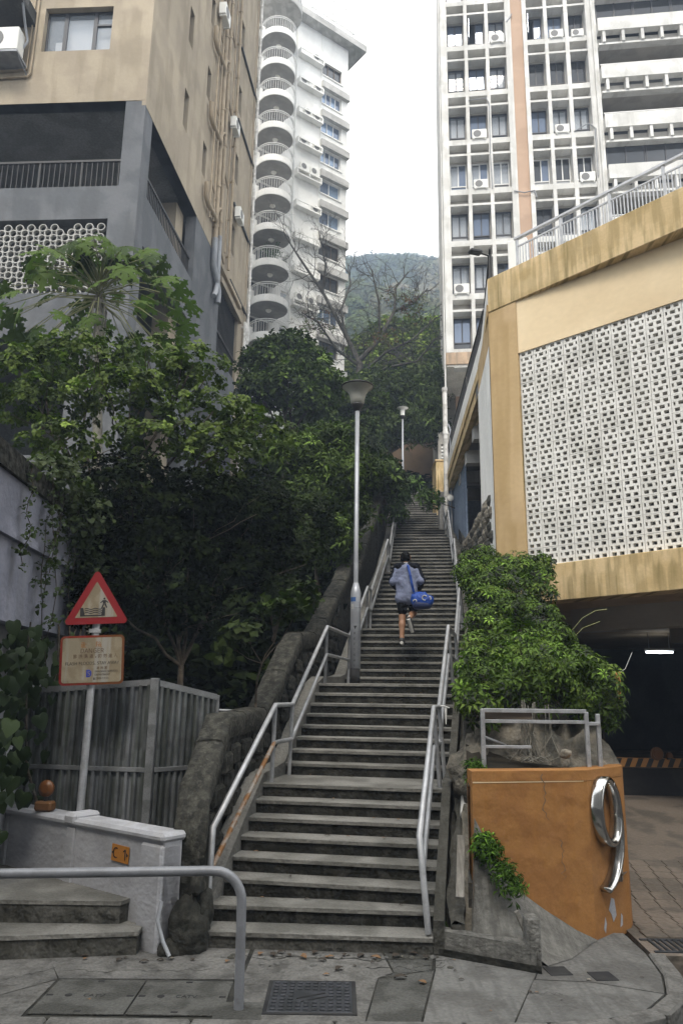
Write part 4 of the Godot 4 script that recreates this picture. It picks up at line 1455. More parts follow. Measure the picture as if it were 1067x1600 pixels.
	ol.name = "tube_glow"
	ol.light_energy = 0.06
	ol.light_color = Color(0.92, 0.96, 1.0)
	ol.omni_range = 20
	ol.omni_attenuation = 2.0
	ol.light_size = 0.05
	ol.shadow_enabled = true
	ol.position = Vector3(0, -0.06, 0.0)
	tl.add_child(ol)
	var bm := thing("barrier_board", "orange and black striped barrier board at the garage mouth", "barrier", V(6.6, 0.55, 14.4), -0.03)
	m = Mb.new()
	m.box(Vector3(0, 0.56, 0), Vector3(3.8, 0.16, 0.05), 0.006)
	part("board", m, M.stripe_orange, bm)
	for i in 20:
		m = Mb.new()
		m.plate(PackedVector2Array([Vector2(-1.86 + i * 0.19, 0.485), Vector2(-1.77 + i * 0.19, 0.485), Vector2(-1.70 + i * 0.19, 0.635), Vector2(-1.79 + i * 0.19, 0.635)]), 0.026, 0.030)
		part("stripe", m, M.stripe_black, bm)
	m = Mb.new()
	m.bx(-1.9, 0.0, -0.03, 1.9, 0.46, 0.0)
	part("panel", m, M.garage_dark, bm)
	var dk := thing("round_reflector", "round orange reflector disc on the striped barrier board", "reflector", V(5.68, 1.27, 14.36), 0.0)
	m = Mb.new()
	m.tube([Vector3(0, 0, 0.01), Vector3(0, 0, 0.05)], 0.115, 18)
	part("disc", m, M.amber_base, dk)
	m = Mb.new()
	m.tube([Vector3(0, 0, 0.05), Vector3(0, 0, 0.07)], 0.075, 18)
	part("lens", m, M.amber, dk)
	var am := thing("warning_lamp", "small amber warning lamp right of the round reflector", "lamp", V(5.93, 1.2, 14.4))
	m = Mb.new()
	m.lathe([[0.0, 0.1], [0.04, 0.09], [0.065, 0.04], [0.065, 0.0]].duplicate(), 12)
	part("dome", m, M.amber, am)
	m = Mb.new()
	m.lathe([[0.05, -0.03], [0.05, 0.0], [0.0, 0.0]], 12)
	part("foot", m, M.garage_grey, am)
	var cn := thing("hanging_tape", "strip of orange barrier tape hanging from a thin line at the garage mouth", "tape", V(3.62, 2.2, 10.2))
	m = Mb.new()
	m.plate(PackedVector2Array([Vector2(-0.045, 0.36), Vector2(0.035, 0.36), Vector2(0.02, 0.02), Vector2(-0.015, 0.02)]), -0.004, 0.004)
	part("tape", m, M.stripe_orange, cn)
	m = Mb.new()
	m.tube([Vector3(-0.45, 0.29, 0.1), Vector3(-0.05, 0.31, 0), Vector3(0.1, 0.4, 0), Vector3(0.26, 0.62, -0.15)], 0.0025, 4)
	part("line", m, M.white_frame, cn)
	var dl := thing("bulkhead_lamp", "pale oval lamp on the wall inside the car park's upper level", "lamp", V(4.2, 7.25, 21.5), -1.2)
	m = Mb.new()
	m.lathe([[0.0, -0.06], [0.16, -0.05], [0.22, 0.0]], 16)
	part("bowl", m, M.lens, dl)
	m = Mb.new()
	m.lathe([[0.23, 0.0], [0.23, 0.03], [0.02, 0.05], [0.02, 2.0], [0.0, 2.0]], 16)
	part("rod", m, M.grey_pipe, dl)

func stair_top():
	var y := thing("ochre_pier", "stained ochre wall block at the upper right of the stairs", "wall", V(3.9, 0, 29.0))
	var m := Mb.new()
	m.box(Vector3(0.02, 9.5, 0), Vector3(0.62, 3.1, 1.2), 0.015)
	part("block", m, M.ochre_stained, y)
	m = Mb.new()
	m.box(Vector3(0.02, 11.08, 0), Vector3(0.68, 0.07, 1.26), 0.01)
	part("cap", m, M.ochre_pillar, y)
	var t := thing("retaining_wall", "brown retaining wall at the head of the stairs", "wall", V(3.2, 0, 41.0))
	m = Mb.new()
	m.box(Vector3(0, 13.7, 0), Vector3(5.5, 4.6, 0.5), 0.02)
	part("wall_face", m, M.tan_wall, t)
	m = Mb.new()
	m.box(Vector3(0, 16.06, 0.05), Vector3(5.6, 0.12, 0.66), 0.02)
	part("coping", m, M.old_concrete, t)
	var g := thing("gate_house", "pale block with a louvred opening above the ochre pier", "hut", V(4.85, 0, 36.0))
	m = Mb.new()
	holed(m, -0.15, 1.2, 11.3, 14.9, [[0.0, 0.55, 13.2, 14.3]], 0.0, 0.2)
	part("wall", m, M.soffit_grey, g)
	m = Mb.new()
	for i in 6: m.bx(0.0, 13.22 + i * 0.175, -0.12, 0.55, 13.3 + i * 0.175, -0.02)
	part("louvre", m, M.white_paint, g)
	m = Mb.new()
	m.bx(-0.15, 11.3, -2.0, 1.2, 14.9, -0.25)
	part("body", m, M.soffit_grey, g)
	var p := thing("white_drainpipe", "tall white drainpipe standing behind the car park's side", "pipe", V(3.66, 0, 26.0))
	m = Mb.new()
	m.tube([Vector3(0, 7.6, 0), Vector3(0.0, 13.05, 0)], 0.085, 12)
	part("pipe", m, M.white_pipe, p)
	m = Mb.new()
	for h in [9.0, 11.3, 12.95]: m.tube([Vector3(0, h, 0), Vector3(0, h + 0.12, 0)], 0.105, 12)
	part("collar", m, M.white_pipe, p)
	m = Mb.new()
	m.tube([Vector3(0.17, 7.6, 0), Vector3(0.17, 11.5, 0), Vector3(0.1, 11.7, 0)], 0.03, 6)
	part("cable_pipe", m, M.grey_pipe, p)
	var q := thing("meter_box", "round pale meter box low on the white drainpipe", "meter", V(3.75, 8.9, 25.8))
	m = Mb.new()
	m.tube([Vector3(0, 0, 0), Vector3(0, 0, 0.12)], 0.12, 14)
	part("case", m, M.white_pipe, q)
	m = Mb.new()
	m.tube([Vector3(0, 0, 0.12), Vector3(0, 0, 0.13)], 0.08, 14)
	part("dial", m, M.lens, q)

func opposite_building():
	# the block across the street, behind the photographer
	var o := thing("street_block", "grey apartment block across the street, facing the stairs", "building", V(0, -0.15, -14.0), PI)
	var holes := []
	for n in 8:
		for k in 16: holes.append([-39.0 + k * 4.9, -36.8 + k * 4.9, 2.0 + n * 3.0, 3.5 + n * 3.0])
	var m := Mb.new()
	holed(m, -40, 40, 0, 27, holes, 0, 0.3)
	part("facade", m, M.eyebrow_grey, o)
	m = Mb.new()
	m.bx(-40, 0, -14, 40, 26.8, -0.5)
	part("rooms", m, M.room, o)
	for h in holes:
		if absf(h[0]) > 16.0: continue
		window_part(o, Transform3D(Basis(), Vector3(h[0], h[2], -0.2)), 2.2, 1.5, 3, M.dark_frame, [M.glass_dark])

# ------------------------------------------------------------------ left of the stairs
func left_street_corner():
	# two kerb-like steps in the corner
	var cs := thing("corner_steps", "two low grey concrete steps in the street corner left of the stairs", "steps", V(-3, 0, 7.4))
	for a in [[0.19, [[-6, -0.95], [0.2, -0.19], [1.27, -0.02], [1.27, 0.6], [-6, 1.2]]], [0.38, [[-6, -0.5], [0, 0.19], [1.05, 0.19], [1.1, 0.3], [0.2, 2.2], [-6, 2.4]]]]:
		var b := Mb.new()
		var c := Mb.new()
		var p := PackedVector2Array()
		for q in a[1]: p.append(Vector2(q[0], q[1]))
		b.prism(p, a[0] - 0.19, a[0] - 0.035)
		var p2 := PackedVector2Array()
		for q in a[1]: p2.append(Vector2(q[0] + (0.008 if q[0] > -5 else 0.0), q[1] - (0.012 if q[1] < 0.5 else 0.0)))
		c.prism(p2, a[0] - 0.035, a[0])
		part("step", mesh2(b, M.old_concrete, c, M.tread), null, cs)
	# low wall with a coping
	var a0 := Vector2(-1.56, 7.42)
	var dir := Vector2(1.0, -0.776).normalized()
	var t := face(dir.x, dir.y, a0.x, a0.y)
	var lw := Node3D.new()
	lw.name = numbered("low_wall")
	lw.transform = t
	add_child(lw)
	tag(lw, "low whitewashed wall with a rounded coping behind the corner steps", "wall")
	var m := Mb.new()
	m.box(Vector3(-1.35, 0.45, -0.12), Vector3(2.7, 0.92, 0.22), 0.012)
	part("wall_face", m, M.low_wall, lw)
	m = Mb.new()
	m.box(Vector3(-0.15, 0.43, -0.10), Vector3(0.3, 0.9, 0.24), 0.02)
	m.box(Vector3(-1.42, 0.44, -0.10), Vector3(0.14, 0.9, 0.22), 0.012)
	m.box(Vector3(-2.66, 0.44, -0.10), Vector3(0.14, 0.9, 0.22), 0.012)
	part("wall_pier", m, M.low_wall, lw)
	m = Mb.new()
	m.box(Vector3(-0.68, 0.94, -0.12), Vector3(1.40, 0.085, 0.30), 0.03)
	m.box(Vector3(-2.10, 0.935, -0.12), Vector3(1.30, 0.085, 0.30), 0.03)
	m.box(Vector3(-1.42, 0.965, -0.12), Vector3(0.20, 0.12, 0.32), 0.03)
	part("coping", m, M.low_wall, lw)
	# number plate
	var pt := Node3D.new()
	pt.name = numbered("number_plate")
	pt.transform = t * Transform3D(Basis(Vector3(0, 0, 1), -0.03), Vector3(-0.60, 0.74, 0.004))
	add_child(pt)
	tag(pt, "small orange plate reading C 1 on the low whitewashed wall", "sign")
	m = Mb.new()
	m.box(Vector3(0, 0, 0), Vector3(0.26, 0.15, 0.006), 0.002)
	part("plate", m, M.plate_orange, pt)
	part("lettering", text_mesh("C  1", 0.13), M.sign_black, pt, Transform3D(Basis(), Vector3(0, 0.0, 0.006)))
	m = Mb.new()
	for s: float in [-1.0, 1.0]:
		m.plate(PackedVector2Array([Vector2(s * 0.125, 0), Vector2(s * 0.095, 0.02), Vector2(s * 0.095, -0.02)]), 0.003, 0.005)
	part("arrow", m, M.sign_black, pt)
	# boulder-like broken end of the parapet
	var nz := FastNoiseLite.new()
	nz.frequency = 0.12
	var rk := thing("broken_rock", "mossy broken rock lump between the low wall and the foot of the stairs", "rock", V(-1.32, 0, 7.56))
	m = Mb.new()
	m.blob(Vector3(0.0, 0.12, 0), Vector3(0.19, 0.32, 0.2), nz, 0.35, 22)
	m.blob(Vector3(0.1, 0.3, -0.12), Vector3(0.1, 0.18, 0.18), nz, 0.35, 18)
	m.blob(Vector3(-0.12, 0.02, 0.12), Vector3(0.12, 0.10, 0.12), nz, 0.35, 18)
	part("rock", m, M.mossy_stone, rk)
	var rt := thing("loose_pipe", "thin bent blue grey pipe lying against the broken rock", "pipe", V(-1.48, 0.02, 7.33))
	m = Mb.new()
	m.tube([Vector3(-0.05, 0.42, -0.02), Vector3(-0.07, 0.28, 0.02), Vector3(0.0, 0.12, 0.06), Vector3(0.07, 0.02, 0.10)], 0.017, 7)
	part("pipe", m, M.grey_pipe, rt)
	# corrugated hoarding
	var hd := thing("metal_hoarding", "grey corrugated metal hoarding behind the low wall", "fence", V(-2.1, 0, 9.0))
	var runs := [[-2.15, 0.42, -0.004, 0.0, 2.21, 2.37, 22], [0.03, 0.02, 0.60, 0.62, 2.36, 2.21, 10]]
	for rn in runs:
		var p0 := Vector2(rn[0], rn[1]); var p1 := Vector2(rn[2], rn[3])
		var n: int = rn[6]
		var ang := atan2((p1 - p0).y, (p1 - p0).x)
		var wd := (p1 - p0).length() / n
		for i in n:
			var c := p0.lerp(p1, (i + 0.5) / n)
			var hh := lerpf(rn[4], rn[5], (i + 0.5) / n) - 0.06
			m = Mb.new()
			m.plate(PackedVector2Array([Vector2(-wd / 2, 0.12), Vector2(wd / 2, 0.12), Vector2(wd / 2, hh), Vector2(-wd / 2, hh)]), -0.004, 0.0)
			m.quad(Vector3(-wd * 0.34, 0.12, 0.0), Vector3(-wd * 0.22, 0.12, 0.038), Vector3(-wd * 0.22, hh, 0.038), Vector3(-wd * 0.34, hh, 0.0))
			m.quad(Vector3(-wd * 0.22, 0.12, 0.038), Vector3(wd * 0.1, 0.12, 0.038), Vector3(wd * 0.1, hh, 0.038), Vector3(-wd * 0.22, hh, 0.038))
			m.quad(Vector3(wd * 0.1, 0.12, 0.038), Vector3(wd * 0.22, 0.12, 0.0), Vector3(wd * 0.22, hh, 0.0), Vector3(wd * 0.1, hh, 0.038))
			var o := qpart("metal_sheet", m, [M.zinc_sheet, M.zinc_dark, M.zinc_sheet, M.zinc_pale][(i * 7 + n) % 4], hd)
			o.position = V(c.x, 0, c.y)
			o.rotation.y = ang
		m = Mb.new()
		var L := (p1 - p0).length()
		var tt := Transform3D(Basis(Vector3.UP, ang), V(p0.x, 0, p0.y))
		var tilt: float = (rn[5] - rn[4]) / L
		m.quad(tt * Vector3(0, rn[4] - 0.07, 0.035), tt * Vector3(L, rn[5] - 0.07, 0.035), tt * Vector3(L, rn[5], 0.035), tt * Vector3(0, rn[4], 0.035))
		m.quad(tt * Vector3(0, rn[4], 0.035), tt * Vector3(L, rn[5], 0.035), tt * Vector3(L, rn[5], -0.03), tt * Vector3(0, rn[4], -0.03))
		m.quad(tt * Vector3(0, rn[4] - 0.07, -0.03), tt * Vector3(L, rn[5] - 0.07, -0.03), tt * Vector3(L, rn[5] - 0.07, 0.035), tt * Vector3(0, rn[4] - 0.07, 0.035))
		m.box(Vector3(L / 2, 1.38, 0.03), Vector3(L, 0.05, 0.03), 0.004, tt)
		part("top_rail", m, M.zinc_post, hd)
	for p in [[0.0, 0.0, 2.38, 0.09], [0.62, 0.64, 2.2, 0.05]]:
		m = Mb.new()
		m.box(V(p[0], p[2] / 2, p[1]), Vector3(p[3], p[2], p[3]), 0.006)
		part("post", m, M.zinc_post, hd)
	m = Mb.new()
	m.tube([V(0.62, 2.02, 0.66), V(1.0, 2.0, 0.9)], 0.02, 6)
	part("tie_bar", m, M.galvanised, hd)
	# flood warning sign
	var sg := thing("flood_warning_sign", "red bordered triangle above a rectangular flood danger notice on a grey post", "road sign", V(-2.72, 0, 8.62), 0.08)
	m = Mb.new()
	m.tube([Vector3(0, 0.3, -0.05), Vector3(0, 3.32, -0.05)], 0.042, 12)
	part("post", m, M.galvanised, sg)
	m = Mb.new()
	m.bx(-0.06, 2.86, -0.05, 0.06, 2.9, 0.0)
	m.bx(-0.06, 2.5, -0.05, 0.06, 2.54, 0.0)
	m.bx(-0.06, 3.1, -0.05, 0.06, 3.14, 0.0)
	part("clamp", m, M.galvanised, sg)
	var tilt := Transform3D(Basis(Vector3(0, 0, 1), 0.055), Vector3(0, 3.16, 0.02))
	var tri := func(rad: float, c: float) -> PackedVector2Array:
		var p := PackedVector2Array()
		for i in 3:
			var a := PI / 2 + TAU * i / 3
			var o := Vector2(cos(a), sin(a)) * (rad - 2.0 * c) * 1.0
			for k in 7:
				var b := a - PI / 3 + TAU / 3 * k / 6.0
				p.append(o + Vector2(cos(b), sin(b)) * c)
		return p
	m = Mb.new()
	m.plate(tri.call(0.415, 0.035), -0.004, 0.0, tilt)
	part("triangle_plate", m, M.sign_red, sg)
	m = Mb.new()
	m.plate(tri.call(0.268, 0.006), 0.0005, 0.003, tilt)
	part("triangle_face", m, M.sign_face, sg)
	# print on the triangle: a channel with waves and a climbing figure
	m = Mb.new()
	var tf := tilt * Transform3D(Basis(), Vector3(-0.02, -0.085, 0))
	for q in [[[-0.155, -0.035], [0.115, -0.035], [0.115, -0.02], [-0.155, -0.02]], [[-0.155, -0.02], [-0.105, -0.02], [-0.122, 0.06], [-0.155, 0.06]], [[0.075, -0.02], [0.115, -0.02], [0.115, 0.06], [0.088, 0.06]]]:
		var p := PackedVector2Array()
		for v in q: p.append(Vector2(v[0], v[1]))
		m.plate(p, 0.003, 0.0045, tf)
	for r in 3:
		for i in 12:
			var x0 := -0.11 + i * 0.0158; var x1 := x0 + 0.016
			var y0 := 0.046 - r * 0.022 + sin(i * 1.05) * 0.006; var y1 := 0.046 - r * 0.022 + sin((i + 1) * 1.05) * 0.006
			m.plate(PackedVector2Array([Vector2(x0, y0 - 0.005), Vector2(x1, y1 - 0.005), Vector2(x1, y1 + 0.005), Vector2(x0, y0 + 0.005)]), 0.003, 0.0045, tf)
	part("channel_symbol", m, M.sign_black, sg)
	m = Mb.new()
	var fg := tilt * Transform3D(Basis().scaled(Vector3(1.15, 1.15, 1)), Vector3(0.085, 0.015, 0))
	var disc := PackedVector2Array()
	for i in 8: disc.append(Vector2(0.0 + cos(TAU * i / 8) * 0.01, 0.05 + sin(TAU * i / 8) * 0.01))
	m.plate(disc, 0.003, 0.0045, fg)
	for q in [[[-0.018, 0.035], [0.016, 0.035], [0.012, 0.0], [-0.012, 0.0]], [[-0.016, 0.034], [-0.04, 0.012], [-0.034, 0.006], [-0.01, 0.024]], [[0.014, 0.034], [0.04, 0.014], [0.035, 0.007], [0.01, 0.024]], [[-0.012, 0.0], [-0.03, -0.04], [-0.02, -0.045], [0.0, -0.005]], [[0.0, -0.005], [0.02, -0.042], [0.03, -0.036], [0.012, 0.004]]]:
		var p := PackedVector2Array()
		for v in q: p.append(Vector2(v[0], v[1]))
		m.plate(p, 0.003, 0.0045, fg)
	part("figure_symbol", m, M.sign_black, sg)
	# rectangular notice
	var nt := Transform3D(Basis(Vector3(0, 0, 1), 0.05), Vector3(0, 2.56, 0.02))
	var rr := func(w: float, h: float, c: float) -> PackedVector2Array:
		var p := PackedVector2Array()
		for q in [[1, 1, 0.0], [-1, 1, PI / 2], [-1, -1, PI], [1, -1, PI * 1.5]]:
			for k in 6:
				var a: float = q[2] + PI / 2 * k / 5.0
				p.append(Vector2(q[0] * (w / 2 - c) + cos(a) * c, q[1] * (h / 2 - c) + sin(a) * c))
		return p
	m = Mb.new()
	m.plate(rr.call(0.69, 0.535, 0.05), -0.004, 0.0, nt)
	part("notice_plate", m, M.rusty_red, sg)
	m = Mb.new()
	m.plate(rr.call(0.638, 0.485, 0.03), 0.0005, 0.003, nt)
	part("notice_face", m, M.sign_face, sg)
	for a in [["DANGER", 0.067, 0.0, 0.10, "sign_faded", 1.0], ["FLASH FLOODS, STAY AWAY", 0.047, 0.005, -0.035, "sign_fadeblack", 1.0], ["DRAINAGE SERVICES", 0.027, 0.16, -0.125, "sign_fadeblack", 1.0], ["DEPARTMENT", 0.027, 0.118, -0.16, "sign_fadeblack", 1.0], ["2300 1110", 0.03, 0.115, -0.2, "sign_fadeblack", 1.0]]:
		part("lettering", text_mesh(a[0], a[1]), M[a[4]], sg, nt * Transform3D(Basis(), Vector3(a[2], a[3], 0.004)))
	m = Mb.new()
	m.plate(PackedVector2Array([Vector2(0.022, -0.215), Vector2(0.04, -0.215), Vector2(0.036, -0.19), Vector2(0.026, -0.19)]), 0.003, 0.0045, nt)
	part("telephone_symbol", m, M.sign_fadeblack, sg)
	m = Mb.new()
	m.plate(PackedVector2Array([Vector2(-0.055, -0.185), Vector2(-0.02, -0.185), Vector2(0.0, -0.165), Vector2(0.0, -0.125), Vector2(-0.02, -0.105), Vector2(-0.055, -0.105)]), 0.003, 0.0045, nt)
	part("emblem", m, M.sign_blue, sg)
	part("emblem_letter", text_mesh("S", 0.062, 0.001), M.sign_face, sg, nt * Transform3D(Basis(), Vector3(-0.026, -0.146, 0.006)))
	chinese(sg, nt)
	# hazard lamp on the wall
	var hl := thing("hazard_lamp", "amber road works lamp standing on the low wall's coping", "lamp", V(-3.1, 0.985, 8.66), -0.2)
	m = Mb.new()
	m.box(Vector3(0, 0.05, 0), Vector3(0.20, 0.10, 0.12), 0.02)
	part("battery_case", m, M.amber_base, hl)
	m = Mb.new()
	m.tube([Vector3(0.0, 0.10, 0), Vector3(0.0, 0.15, 0)], 0.02, 8)
	part("neck", m, M.black_metal, hl)
	m = Mb.new()
	m.tube([Vector3(0, 0.225, -0.025), Vector3(0, 0.225, 0.0), Vector3(0, 0.225, 0.025), Vector3(0, 0.225, 0.04)], [0.078, 0.088, 0.082, 0.04], 20)
	part("lens", m, M.amber, hl)
	# white retaining wall with a dark coping and a ledge
	var rw := thing("white_retaining_wall", "tall bluish white wall with a black coping and ledge at the left edge", "wall", V(-3.55, 0, 7.0))
	var wp := [[0.03, -0.8], [0.0, 0.0], [-0.10, 2.0], [-0.2, 4.4]]
	for band in [[2.95, 3.83, 0.0, "lilac_white", "lower_panel"], [3.83, 3.93, 0.07, "lilac_white", "ledge"], [3.93, 4.50, 0.02, "lilac_white", "upper_panel"], [4.50, 4.76, 0.07, "mossy_stone", "coping"]]:
		m = Mb.new()
		for i in wp.size() - 1:
			var o: float = band[2]
			m.prism(PackedVector2Array([Vector2(wp[i][0] + o, wp[i][1]), Vector2(wp[i + 1][0] + o, wp[i + 1][1]), Vector2(wp[i + 1][0] - 0.4, wp[i + 1][1]), Vector2(wp[i][0] - 0.4, wp[i][1])]), band[0], band[1])
		part(band[4], m, M[band[3]], rw)
	m = Mb.new()
	m.prism(PackedVector2Array([Vector2(-0.25, -0.8), Vector2(-0.25, 0.0), Vector2(-0.45, 4.4), Vector2(-0.9, 4.4), Vector2(-0.9, -0.8)]), -0.2, 2.95)
	m.prism(PackedVector2Array([Vector2(-0.12, 1.9), Vector2(-0.06, 3.4), Vector2(-0.4, 3.4), Vector2(-0.4, 1.9)]), 0.0, 1.7)
	part("wall_foot", m, M.low_wall, rw)

# thirteen characters, each as rows of an 11 x 11 grid of the print, one text row per bit row
func chinese(sg: Node3D, nt: Transform3D):
	var g := {
		"危": ["00100000000", "01111110000", "10000100000", "00001000000", "11111111110", "10000000000", "10111110000", "10100010000", "10101110000", "10100000010", "10111111110"],
		"險": ["11100010000", "10100101000", "11001000100", "10010111010", "11000000000", "10101110110", "10101010010", "11001110110", "10000100100", "10001010101", "10010001001"],
		"排": ["01001010000", "01001010000", "11111011110", "01001010000", "01101011100", "11011010000", "01001010000", "01111011110", "01001010000", "01010010000", "11010010000"],
		"洪": ["10001001000", "01001001000", "00111111110", "10001001000", "01001001000", "00001001000", "00111111111", "01000000000", "01001001000", "10010000100", "10100000010"],
		"渠": ["10011111100", "01010000000", "00011111000", "10010001000", "01011111000", "10011111110", "00000100000", "11111111110", "00011101000", "01100100110", "10000100001"],
		"道": ["10001000100", "01000101000", "00111111110", "00000100000", "11011111100", "01010000100", "01011111100", "01010000100", "01011111100", "10100000000", "10011111111"],
		"切": ["01000000000", "01011111110", "01000100010", "01110100010", "11000100010", "01000100010", "01000100010", "01011000010", "01101000010", "01010000100", "00100011000"],
		"勿": ["00100000000", "00111111110", "01010101010", "10010101010", "00100101010", "01001001010", "10010010010", "00100100010", "01001000010", "00010000100", "00100011000"],
		"進": ["10001010000", "01001001000", "00011111110", "00110010000", "11011111100", "01010010000", "01011111100", "01010010000", "01011111110", "10100000000", "10011111111"],
		"入": ["00011000000", "00001000000", "00001000000", "00001000000", "00010100000", "00010100000", "00100010000", "00100010000", "01000001000", "10000000100", "00000000010"],
		"務": ["11110010000", "00100011110", "01010100100", "00100011000", "11110100110", "01011001001", "01100111110", "11000010010", "01000010010", "01000100010", "11001001100"],
		"署": ["11111111110", "10010010010", "11111111110", "00001000100", "01111111000", "00001001000", "11111111111", "00110000000", "01111111100", "10100000100", "00111111100"],
	}
	for row in [["危險", -0.045, 0.165, 0.062, 0.16, "sign_rust"], ["排洪渠道切勿進入", -0.2, 0.04, 0.044, 0.058, "sign_faded"], ["渠務署", 0.055, -0.09, 0.03, 0.042, "sign_faded"]]:
		var s: String = row[0]
		for i in s.length():
			var m := Mb.new()
			var px: float = row[3] / 11.0
			var ox: float = row[1] + i * row[4] - (0.075 if row[5] == "sign_rust" else 0.0) + (0.03 if s.length() == 8 and i >= 4 else 0.0)
			var rows: Array = g[s[i]]
			for y in 11:
				var x := 0
				while x < 11:
					if rows[y][x] == "1":
						var e := x
						while e < 11 and rows[y][e] == "1": e += 1
						var p0 := Vector2(ox + x * px, row[2] + (5 - y) * px)
						m.plate(PackedVector2Array([p0, p0 + Vector2((e - x) * px, 0), p0 + Vector2((e - x) * px, px), p0 + Vector2(0, px)]), 0.003, 0.0042, nt)
						x = e
					else: x += 1
			part("character", m, M[row[5]], sg)
	var cm := Mb.new()
	cm.plate(PackedVector2Array([Vector2(0.036, 0.02), Vector2(0.046, 0.028), Vector2(0.046, 0.04), Vector2(0.036, 0.034)]), 0.003, 0.0042, nt)
	part("comma", cm, M.sign_faded, sg)

func stone_parapet():
	var w := thing("stone_parapet", "old mossy stone parapet with a rounded coping left of the stairs", "wall", V(-1.5, 0, 7.5))
	# centre line off the stairs' edge: offset, z, top height
	var prof := [[0.15, 7.62, 1.0], [0.24, 7.95, 1.38], [0.36, 8.95, 2.0], [0.38, 10.5, 2.06], [0.38, 12.2, 3.17], [0.40, 13.4, 3.27], [0.42, 15.6, 4.4], [0.42, 16.6, 5.0], [0.42, 17.6, 5.12], [0.42, 20.0, 6.7], [0.42, 24.25, 8.6], [0.42, 29.0, 10.5], [0.42, 35.0, 12.7]]
	var pts := []
	for q in prof: pts.append([stair_x(q[1]) - stair_w(q[1]) - q[0] - 0.16, q[1], q[2]])
	var nz := FastNoiseLite.new()
	nz.frequency = 0.9
	var cop := Mb.new()
	cop.smooth(true)
	var prev := []
	var body := Mb.new()
	var sec := []
	for i in pts.size() - 1:
		var n := maxi(2, int(Vector2(pts[i + 1][0] - pts[i][0], pts[i + 1][1] - pts[i][1]).length() / 0.13))
		for k in n + (1 if i == pts.size() - 2 else 0):
			var f := k / float(n)
			var e := f * f * (3 - 2 * f) * 0.25 + f * 0.75
			sec.append([lerpf(pts[i][0], pts[i + 1][0], f), lerpf(pts[i][1], pts[i + 1][1], f), lerpf(pts[i][2], pts[i + 1][2], e)])
	var count := 0
	for s in sec:
		var tr := stair_turn(s[1])
		var rgt := Vector3(cos(tr), 0, sin(tr))
		var c := V(s[0] + 0.16, s[2], s[1])
		var ring := []
		var prof2 := [[0.145, -0.26], [0.16, -0.20], [0.16, -0.04], [0.135, -0.008], [0.05, 0.006], [0.0, 0.008], [-0.05, 0.006], [-0.135, -0.008], [-0.16, -0.04], [-0.16, -0.20], [-0.145, -0.26]]
		for k in 11:
			var edge := 1.0 if k in [2, 3, 7, 8] else 0.4
			ring.append(c + rgt * (prof2[k][0] + nz.get_noise_2d(s[1] * 3.0, k * 0.8) * 0.015 * edge) + Vector3(0, prof2[k][1] + nz.get_noise_2d(s[1] * 3.5, k * 0.9 + 9.0) * 0.014 * edge, 0))
		count += 1
		if prev.size():
			var last := count % 7 == 0
			var near := ring
			if last:
				near = []
				for k in ring.size(): near.append((prev[k] as Vector3).lerp(ring[k], 0.90) + Vector3(0, -0.012, 0))
			for k in ring.size() - 1:
				cop.quad(prev[k + 1], prev[k], near[k], near[k + 1])
			if last:
				for k in range(1, near.size() - 1): cop.tri(near[0], near[k + 1], near[k])
				part("coping_stone", cop, M.coping, w, Transform3D(Basis(), -w.position))
				cop = Mb.new()
				for k in range(1, ring.size() - 1): cop.tri(ring[0], ring[k], ring[k + 1])
				cop.smooth(true)
			var dn := Vector3(0, -3.2, 0)
			for q in [[0, 1.0], [10, -1.0]]:
				var sh: Vector3 = rgt * 0.04 * -q[1]
				var a0: Vector3 = prev[q[0]] + sh; var a1: Vector3 = ring[q[0]] + sh
				var mid: Vector3 = rgt * 0.02 * nz.get_noise_2d(s[1], 3.0)
				if q[1] > 0: body.quad(a0 + dn, a1 + dn, a1 + mid, a0 + mid)
				else: body.quad(a1 + dn, a0 + dn, a0, a1)
		else:
			for k in range(1, ring.size() - 1): cop.tri(ring[0], ring[k], ring[k + 1])
			var dn := Vector3(0, -1.4, 0)
			body.quad(ring[10] + dn, ring[0] + dn, ring[0] - rgt * 0.04, ring[10] + rgt * 0.04)
		prev = ring
	part("coping_stone", cop, M.coping, w, Transform3D(Basis(), -w.position))
	part("wall_core", body, M.mossy_stone, w, Transform3D(Basis(), -w.position))
	# face stones towards the stairs
	var r := RandomNumberGenerator.new()
	r.seed = 5
	var shapes := []
	for i in 5:
		var m := Mb.new()
		m.box(Vector3.ZERO, Vector3(0.09, 0.20 + 0.02 * (i % 3), 0.30 + 0.03 * (i % 4)), 0.03)
		shapes.append(m.mesh())
	for j in 11:
		var z := 7.6 + (0.17 if j % 2 else 0.0)
		while z < 15.5:
			var s := lin(PackedFloat2(sec), z)
			var y: float = s[1] - 0.46 - j * 0.245 + r.randf() * 0.04
			if y > slope_h(z) - 0.15 and y > 0.0:
				var tr := stair_turn(z)
				var o := qpart("stone", shapes[r.randi() % 5], M.mossy_stone if r.randf() < 0.75 else M.coping, w)
				o.position = V(s[0] + 0.16 + 0.115 + r.randf() * 0.014, y, z) - w.position
				o.rotation = Vector3(-0.15 + r.randf() * 0.3, -tr, r.randf() * 0.1 - 0.05)
			z += 0.37 + r.randf() * 0.06

func PackedFloat2(sec: Array) -> Array:
	var o := []
	for s in sec: o.append([s[1], s[0], s[2]])
	return o

